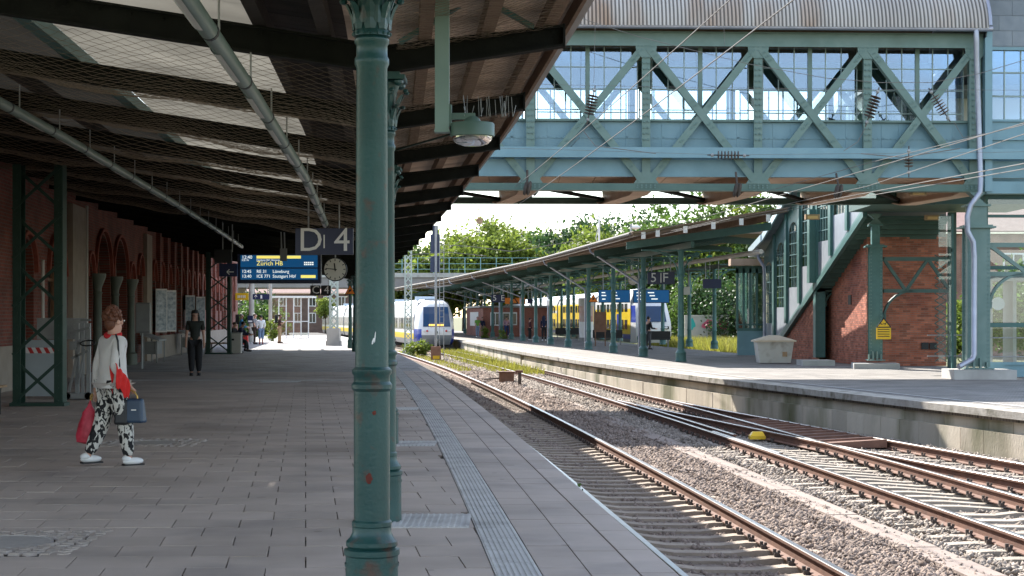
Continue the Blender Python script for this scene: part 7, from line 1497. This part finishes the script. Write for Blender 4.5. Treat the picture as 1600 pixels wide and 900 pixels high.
# low platform behind the near one, with grass
m = MB(); m.bx(-60, -33, 236, 244, -1.2, -.1); struct(m.build('far_platform', M['concrete']))
# road overpass in the distance
OP = thing('road_overpass', 'concrete road overpass with blue-green railing crossing in the distance', 'overpass', (-15, 215, 5)); m = MB(); m.bx(-90, 45, 212, 224, 5.3, 6.9); m.build('deck', mat('overpass_concrete', (.24, .22, .215), (.30, .28, .27), scale=.4, rough=.9), OP); m = MB(); m.bx(-90, 45, 211.7, 212.0, 6.6, 7.15); m.build('parapet', M['concrete'], OP)
m = MB()
for k in range(68): x = -90 + 2 * k; m.bx(x - .05, x + .05, 211.8, 211.9, 7.15, 9.1)
for z in (7.6, 8.3, 9.05): m.bx(-90, 45, 211.82, 211.88, z, z + .06)
m.build('railing', mat('railing_teal', (.20, .38, .40), (.26, .45, .47), rough=.5), OP)
for x in (-62, -36, 9, 30): m = MB(); m.bx(x - .6, x + .6, 214, 222, -1.2, 5.3); m.build('support', M['concrete'], OP)
# graffiti wall beyond the island platform
Y = 146; x0, x1 = P(1070, 0, Y).x, P(1139, 0, Y).x; t = thing('garden_wall', 'pale concrete wall with pink graffiti beyond the island platform', 'wall', ((x0 + x1) / 2, Y, -1)); m = MB(); m.bx(x0, x1, Y, Y + .25, -1.2, 1.6); m.build('panel', M['concrete'], t); m = MB(); m.bx(x0, x1, Y - .03, Y + .28, 1.6, 1.72); m.build('coping', M['pale'], t)
rr = random.Random(11)
def blob(mb, cx, cz, rx, rz_, y): n = 14; mb.add([(cx + rx * math.cos(k * 6.2832 / n) * rr.uniform(.6, 1.25), y, cz + rz_ * math.sin(k * 6.2832 / n) * rr.uniform(.6, 1.25)) for k in range(n)], [tuple(range(n))])
for k, (px, py, rx, rz_, nm) in enumerate(((1107, 507, .55, .45, 'pink'), (1113, 508, .4, .4, 'pink'), (1122, 507, .5, .45, 'pink'), (1131, 508, .4, .5, 'pink'), (1117, 504, .35, .3, 'pale_pink'), (1081, 506, .35, .45, 'teal'))):
    cmap = {'pink': (.65, .12, .20), 'pale_pink': (.75, .45, .48), 'teal': (.03, .40, .38)}; p = P(px, py, Y); m = MB(); blob(m, p.x, p.z, rx, rz_, Y - .004 - k * .001); m.build('graffiti', mat('spray_' + nm, cmap[nm], rough=.7) if 'spray_' + nm not in bpy.data.materials else bpy.data.materials['spray_' + nm], t)
# small trackside bits
g = G(1183, 686, -.93); t = thing('point_marker', 'small yellow block between the rails of the turnout', 'marker', g); m = MB(); m.bx(g.x - .16, g.x + .16, g.y - .12, g.y + .14, -.93, -.86); m.hexa([(g.x - .15, g.y - .11, -.859), (g.x + .15, g.y - .11, -.859), (g.x + .15, g.y + .13, -.859), (g.x - .15, g.y + .13, -.859)], [(g.x - .09, g.y - .05, -.78), (g.x + .11, g.y - .05, -.78), (g.x + .11, g.y + .09, -.78), (g.x - .09, g.y + .09, -.78)]); m.build('block', M['yellow'], t)
for i, (px, py, label) in enumerate(((793, 598, 'rusty track box with a lever beside the middle track'), (812, 603, 'small rusty post stub beside the track box'))):
    g = G(px, py, -.93); t = thing('track_box', label, 'track equipment', g)
    if i == 0: m = MB(); m.bx(g.x - .32, g.x + .25, g.y - .2, g.y + .3, -.95, -.55); m.build('housing', M['rust_box'], t); m = MB(); m.bx(g.x - .36, g.x + .29, g.y - .24, g.y + .34, -.549, -.50); m.build('lid', M['rust'], t); m = MB(); m.beam((g.x - .9, g.y - .1, -.8), (g.x - .3, g.y, -.75), .05, .05); m.build('rod', M['clip'], t)
    else: m = MB(); m.bx(g.x - .06, g.x + .06, g.y - .06, g.y + .06, -.95, -.45); m.build('stub', M['clip'], t); m = MB(); m.bx(g.x - .16, g.x + .12, g.y - .1, g.y + .1, -.449, -.36); m.build('head', M['rust'], t)

# ------------------------------------------------------------------ overhead wires and insulators
OWS = 'overhead line'
def wire(label, pts, r=.011, name='overhead_wire', sag=0):
    pts = [P(*p) if not isinstance(p, Vector) else p for p in pts]
    m = MB(); m.tube(pts, r * .7, 5); o = m.build(name, M['wire'], None); return tag(o, label, 'wire', 'overhead wires above the tracks')
def insul(label, p, q, n=7, r=.085):
    t = thing('insulator', label, 'insulator', p, 'ribbed insulators of the overhead line'); d = (q - p); L_ = d.length; d.normalize()
    m = MB(); m.tube([p - d * .25, q + d * .25], .016, 6); m.build('rod', M['clip'], t); rot = d.to_track_quat('Z', 'Y').to_matrix()
    for k in range(n):
        m = MB(); m.lathe([(.03, -.02), (r, -.012), (r * .95, .008), (.03, .025)], (0, 0, 0), 12, cap=False); c = p + d * L_ * (k + .5) / n; m.v = [tuple(c + rot @ Vector(v)) for v in m.v]; m.build('shed', M['insul'], t, smooth=50)
    for e in (p - d * .12, q + d * .12): m = MB(); m.ball(e, .05, 8, 6); m.build('cap', M['grey_metal'], t)
def cwire(z, o, y0, y1, dz=0): return [Vector((edge(y) + o, y, z + dz * ((y - y0) % 40) / 40)) for y in np.arange(y0, y1, 4.0)]
wire('contact wire over the near track running under the bridge', cwire(4.25, 1.67, 9, 150), .010)
wire('upper carrier wire over the near track ending at the bridge', [Vector((edge(y) + 1.67, y, 4.74)) for y in np.arange(9, 44, 3.5)], .009)
wire('carrier wire past the bridge towards the distance', [P(905, 215, 44), P(800, 330, 60), P(745, 348, 76), P(690, 372, 110)], .011)
wire('contact wire over the middle track', cwire(3.85, 5.75, 12, 150), .010)
wire('second contact wire over the diverging track', [P(1640, 196, 18), P(1355, 291, 33), P(1180, 330, 44), P(1000, 372, 70)], .009)
wire('lowest pale wire crossing the bridge foot on the right', [P(1640, 248, 18), P(1350, 302, 33), P(1130, 344, 52), P(900, 395, 90)], .010)
wire('second lowest pale wire crossing the bridge foot on the right', [P(1640, 257, 18.5), P(1345, 308, 33), P(1110, 350, 52), P(880, 400, 90)], .009)
wire('wire rising to the right in front of the truss', [P(1640, 185, 30), P(1355, 255, 40), P(1180, 304, 44)], .012)
wire('slack cross wire sagging in front of the corrugated roof', [P(880, 18, 43.6), P(930, 36, 43.6), P(1000, 58, 43.6), P(1170, 100, 43.6), P(1290, 122, 43.6), P(1376, 129, 43.6), P(1455, 129, 43.6), P(1530, 115, 43.6), P(1640, 82, 43.6)], .012)
wire('thin level wire across the truss windows', [P(800, 131, 43.8), P(1100, 137, 43.8), P(1400, 140, 43.8), P(1640, 141, 43.8)], .007)
wire('level wire along the blue handrail girder', [P(640, 228, 43.9), P(880, 234, 43.9), P(1130, 242, 43.9), P(1560, 238, 43.9), P(1640, 236, 43.9)], .007)
wire('vertical dropper from the cross wire to the left insulator', [P(930, 36, 43.6), P(928, 130, 43.6)], .008)
wire('dropper on the right of the left insulator', [P(1131, 32, 43.5), P(1132, 72, 43.5)], .008)
wire('tie from the left insulator to the handrail bracket', [P(912, 205, 43.6), P(930, 228, 43.6), P(1025, 240, 43.7)], .016)
wire('registration arm under the right insulators', [P(1345, 240, 43.6), P(1410, 246, 43.6), P(1500, 232, 43.6)], .02)
wire('tie from the middle insulator down to the registration arm', [P(1352, 200, 43.6), P(1340, 222, 43.6), P(1318, 236, 43.6)], .012)
wire('tie from the right insulator to the upper wire', [P(1490, 190, 43.6), P(1505, 215, 43.6), P(1540, 208, 43.6)], .012)
insul('ribbed insulator hanging left, before the second truss panel', P(927, 148, 43.6), P(920, 180, 43.6), 7, .15)
insul('ribbed insulator leaning left before the fourth truss panel', P(1369, 150, 43.6), P(1357, 184, 43.6), 7, .15)
insul('ribbed insulator leaning right before the last truss panel', P(1459, 150, 43.6), P(1477, 178, 43.6), 7, .15)
insul('pale horizontal insulator on the handrail girder', P(1120, 242.5, 43.8), P(1156, 243, 43.8), 7, .12)
insul('small insulator pair on the registration arm', P(1420, 243, 43.5), P(1420, 262, 43.5), 4, .12)
for i, (px, py) in enumerate(((824, 294), (1152, 297), (1310, 299))):
    p = P(px, py, 44.6); t = thing('line_weight', ('dark round line pulley under the left truss panel', 'dark round line pulley under the third truss post', 'dark round line pulley under the fourth truss post')[i], 'pulley', p, 'pulleys under the footbridge'); m = MB(); m.lathe([(.0, -.12), (.16, -.10), (.20, -.04), (.15, 0), (.20, .04), (.16, .10), (0, .12)], (0, 0, 0), 16, cap=False); m.v = [(p.x + z * .9 + x * .2, p.y + y, p.z + x) for x, y, z in m.v]; m.build('wheel', M['clip'], t, smooth=50); m = MB(); m.tube([p + Vector((0, 0, .15)), p + Vector((0, .3, .5))], .03, 6); m.build('hook', M['clip'], t)
p = P(749, 345, 76); t = thing('line_disc', 'yellowish round disc hanging on the carrier wire before the trees', 'disc', p); m = MB(); m.lathe([(0, -.03), (.14, -.03), (.16, 0), (.14, .03), (0, .03)], (0, 0, 0), 16, cap=False); m.v = [(p.x + x, p.y + z, p.z + y) for x, y, z in m.v]; m.build('plate', M['wood'], t); m = MB(); m.tube([p, p - Vector((0, 0, .7))], .015, 5); m.build('rod', M['grey_metal'], t)
for i, (px0, py0, px1, py1) in enumerate(((699, 343, 688, 366), (814, 342, 815, 366), (862, 340, 859, 362), (871, 340, 877, 365))): insul(('slanted distant insulator beside the signal head', 'upright distant insulator before the tree tops', 'left one of the twin distant insulators', 'right one of the twin distant insulators')[i], P(px0, py0, 105), P(px1, py1, 105), 7, .13)
wire('distant span wire in front of the tree tops', [P(690, 382, 105), P(745, 386, 105), P(800, 393, 105), P(900, 376, 105)], .03)
wire('second distant span wire before the overpass railing', [P(640, 398, 105), P(700, 394, 105), P(760, 400, 105)], .03)
t = thing('floodlight', 'white floodlight on a pole above the island canopy', 'lamp', P(990, 360, 100)); p = P(986, 430, 100); q = P(986, 350, 100); m = MB(); m.tube([p, q], .06, 8); m.build('pole', M['grey_metal'], t); m = MB(); m.ball(P(993, 355, 100), (.28, .2, .14), 10, 6); m.build('lamp_head', M['white'], t)
t = thing('light_pole', 'thin pale pole with an arm above the island canopy gutter', 'pole', P(936, 385, 85)); m = MB(); m.tube([P(936, 400, 85), P(936, 335, 85)], .05, 8); m.tube([P(936, 350, 85), P(931, 372, 85), P(935, 384, 85)], .02, 6); m.build('pole', M['white'], t)

# ------------------------------------------------------------------ trees and weeds
def leaves(rg, centers, n, spread, size, squash=.8):
    k = rg.integers(0, len(centers), n); c = centers[k] + rg.normal(0, 1, (n, 3)) * spread * np.array([1, 1, squash])
    nr = rg.normal(0, 1, (n, 3)) + np.array([0, 0, .5]); nr /= np.linalg.norm(nr, axis=1)[:, None]; a = np.cross(nr, rg.normal(0, 1, (n, 3))); a /= np.linalg.norm(a, axis=1)[:, None]; b_ = np.cross(nr, a)
    s = size * rg.uniform(.6, 1.3, n)[:, None]; V = np.stack([c - a * s, c - b_ * s * .55, c + a * s, c + b_ * s * .55], 1); return V.reshape(-1, 3), np.arange(4 * n).reshape(-1, 4)
def tree(label, base, h, rw, m_, seed, n=5200, size=.30, low=.25, trunk_r=.22, cat='tree', name='leafy_tree', group='trees behind the station'):
    rg = np.random.default_rng(seed); t = thing(name, label, cat, base, group); b_ = np.array(base)
    cen = []; nb = 20
    while len(cen) < nb * 2:
        p = rg.uniform(-1, 1, 3)
        if .25 < np.linalg.norm(p) < 1 and rg.random() < .85: cen.append(p * np.array([rw, rw, h * (1 - low) / 2]) * rg.uniform(.75, 1.05) + np.array([0, 0, h * (low + (1 - low) / 2)]))
    cen = np.array(cen) + b_; V, F = leaves(rg, cen, n, rw * .20, size)
    np_obj('crown', V, F, m_, t); m = MB(); tp = Vector(base) + Vector((rg.normal(0, .3), 0, h * .72)); m.tube([Vector(base), Vector(base) + Vector((.05, 0, h * .3)), tp], [trunk_r, trunk_r * .8, trunk_r * .25], 8)
    for c in cen[:14]: m.tube([Vector(base) + Vector((.05, 0, h * rg.uniform(.28, .6))), Vector(c)], [trunk_r * .4, trunk_r * .08], 5)
    m.build('trunk', M['bark'], t); return t
def tb_(px, Y, z=-1.0): return Vector(((px - 800) * Y / FPX, Y, z))
TREES = [(596, 398, 240, 4.5, 'leaf_mid'), (628, 392, 236, 4.4, 'leaf_light'), (667, 376, 238, 5.0, 'leaf_mid'), (706, 366, 234, 5.2, 'leaf_light'), (752, 350, 236, 5.4, 'leaf_light'), (800, 352, 240, 5.2, 'leaf_light'), (846, 366, 235, 4.8, 'leaf_mid'), (884, 372, 238, 4.6, 'leaf_light'), (724, 378, 228, 4.0, 'leaf_light'), (775, 376, 229, 4.2, 'leaf_light'), (680, 400, 228, 3.8, 'leaf_light'), (820, 382, 228, 4.0, 'leaf_light'),
         (913, 318, 206, 4.6, 'leaf_dark'), (952, 352, 190, 5.0, 'leaf_light'), (990, 316, 200, 6.0, 'leaf_dark'), (1030, 334, 172, 5.0, 'leaf_mid'), (1072, 318, 176, 5.4, 'leaf_mid'), (1110, 312, 168, 5.6, 'leaf_mid'), (1158, 306, 166, 5.6, 'leaf_light'), (1210, 306, 164, 5.4, 'leaf_mid'), (1262, 310, 166, 5.4, 'leaf_mid')]
NM = ['pale tree at the far left above the overpass railing', 'yellow-green tree behind the lattice mast', 'mid-green tree just left of the signal head', 'yellow-green tree just right of the signal', 'tall yellow-green tree under the hanging disc', 'tall yellow-green tree behind the upright insulator', 'mid-green tree left of the twin insulators', 'yellow-green tree right of the twin insulators', 'lower bright tree in front, right of the signal', 'lower bright tree in the middle of the row', 'low bright tree directly behind the signal', 'lower bright tree above the middle of the canopy roof', 'tall dark blue-green conifer-like tree left of the light pole', 'light green tree right of the light pole', 'tall dark tree behind the floodlight', 'mid-green tree above the canopy end', 'mid-green tree above the white purlin ends', 'bushy tree under the middle of the bridge', 'light green tree left of the stair hall roof', 'mid-green tree behind the stair hall roof', 'mid-green tree hidden mostly behind the stair hall']
for i, ((px, pt, Y, rw, k_), lab) in enumerate(zip(TREES, NM)):
    zt = P(0, pt, Y).z; tree(lab, tb_(px, Y), zt + 1.0, rw, M[k_], 100 + i, 8500, .33 if Y > 200 else .28, .12 if Y < 210 else .3)
for i, (px, pt, Y, rw, lab, k_) in enumerate(((1088, 436, 152, 2.6, 'dense bush left above the graffiti wall', 'leaf_mid'), (1118, 432, 150, 2.8, 'dense bush behind the plain navy sign', 'leaf_dark'), (1148, 436, 146, 3.0, 'dark bush right of the graffiti wall', 'leaf_dark'), (1176, 440, 150, 3.0, 'bush behind the vestibule windows', 'leaf_mid'), (1056, 442, 158, 2.6, 'bush behind the nearest island column', 'leaf_mid'), (398, 458, 150, 2.2, 'dark green bush behind the thick concrete mast', 'leaf_dark'), (412, 470, 142, 1.8, 'green bush right of the thick concrete mast', 'leaf_mid'), (384, 476, 140, 1.5, 'green bush left of the thick concrete mast', 'leaf_mid'), (1505, 470, 100, 2.0, 'bush seen through the glass screen by the near pier', 'leaf_light'), (1570, 440, 104, 2.6, 'bush behind the lift tower glass', 'leaf_mid'), (1610, 400, 100, 3.0, 'bush behind the right edge of the lift tower', 'leaf_mid'))):
    tree(lab, tb_(px, Y), P(0, pt, Y).z + 1.0, rw, M[k_], 300 + i, 4200, .17, .02, .1, 'bush', 'bush', 'bushes beside the platforms')
tree('small round bright green tree in front of the brown house', Vector((P(508, 0, 205).x, 205, -.5)), P(0, 465, 205).z + .5, 1.35, M['leaf_light'], 77, 2600, .14, .45, .08, group=None)
for i, (px, py, h, n, lab) in enumerate(((427, 533, 1.5, 500, 'light green shrub beside the slim grey mast'), (543, 524, 1.3, 350, 'small shrub beside the far carriage'))):
    g = G(px, py, 0 if i == 0 else -.6); tree(lab, g, h, .55, M['leaf_light'], 400 + i, n, .10, .02, .03, 'shrub', 'shrub', 'shrubs beside the platforms')
for i, (px, py, h, rw, n, lab) in enumerate(((662, 556, 1.1, .6, 500, 'leafy weed clump left of the signal box'), (645, 556, .9, .7, 500, 'leafy weed clump at the foot of the lattice mast'), (759, 544, 1.75, .32, 420, 'tall weed growing against the island wall'), (784, 546, 1.5, .40, 420, 'second tall weed growing against the island wall'), (769, 548, .9, .5, 300, 'low weed between the two tall weeds'))):
    tree(lab, G(px, py, -.95), h, rw, M['leaf_light'], 420 + i, n, .10, .02, .02, 'weed', 'weed', 'weeds beside the tracks')
g = G(884, 748, -.5); tree('tiny green plant growing at the near platform edge', Vector((edge(16.2) + .10, 16.2, -.55)), .50, .10, M['leaf_mid'], 450, 160, .028, .1, .006, 'weed', 'weed', None)
rg = np.random.default_rng(9)
def grass(name, label, n, fx, h0, h1, m_, w=.02):
    p = fx(n); h = rg.uniform(h0, h1, n); a = rg.uniform(0, 6.28, n); dx, dy = np.cos(a) * w, np.sin(a) * w; lx, ly = rg.normal(0, .35, n) * h, rg.normal(0, .35, n) * h
    V = np.stack([p + np.stack([-dx, -dy, 0 * h], -1), p + np.stack([dx, dy, 0 * h], -1), p + np.stack([lx, ly, h], -1)], 1).reshape(-1, 3)
    return tag(np_obj(name, V, np.arange(3 * n).reshape(-1, 3), m_), label, 'grass', None, 'stuff')
yg = leafmat('yellow_grass', (.22, .24, .03), (.30, .28, .06), .4)
def reg(y0, y1, f0, f1, z): 
    def f(n): Y = rg.uniform(y0, y1, n); u = rg.random(n); a = np.array([f0(y) for y in Y]); c = np.array([f1(y) for y in Y]); return np.stack([a + (c - a) * u ** 1.4, Y, np.full(n, z)], -1)
    return f
grass('grass', 'yellow-green weeds along the foot of the island wall', 6500, reg(72, 118, lambda y: far_edge(y) - .15, lambda y: far_edge(y) - 2.2, -.98), .10, .42, yg, .03)
grass('grass', 'yellow-green grass strip in front of the graffiti wall', 16000, reg(112, 145, lambda y: fr(y) + 13, lambda y: fr(y) + 24, -1.2), .3, 1.3, yg, .06)
grass('grass', 'sparse weeds between the tracks near the signal', 1800, reg(78, 120, lambda y: edge(y) + 3.2, lambda y: edge(y) + 4.9, -.98), .05, .20, yg, .025)
grass('grass', 'bright grass on the low far platform', 9000, reg(236, 244, lambda y: -58, lambda y: -34, -.12), .3, .9, yg, .08)
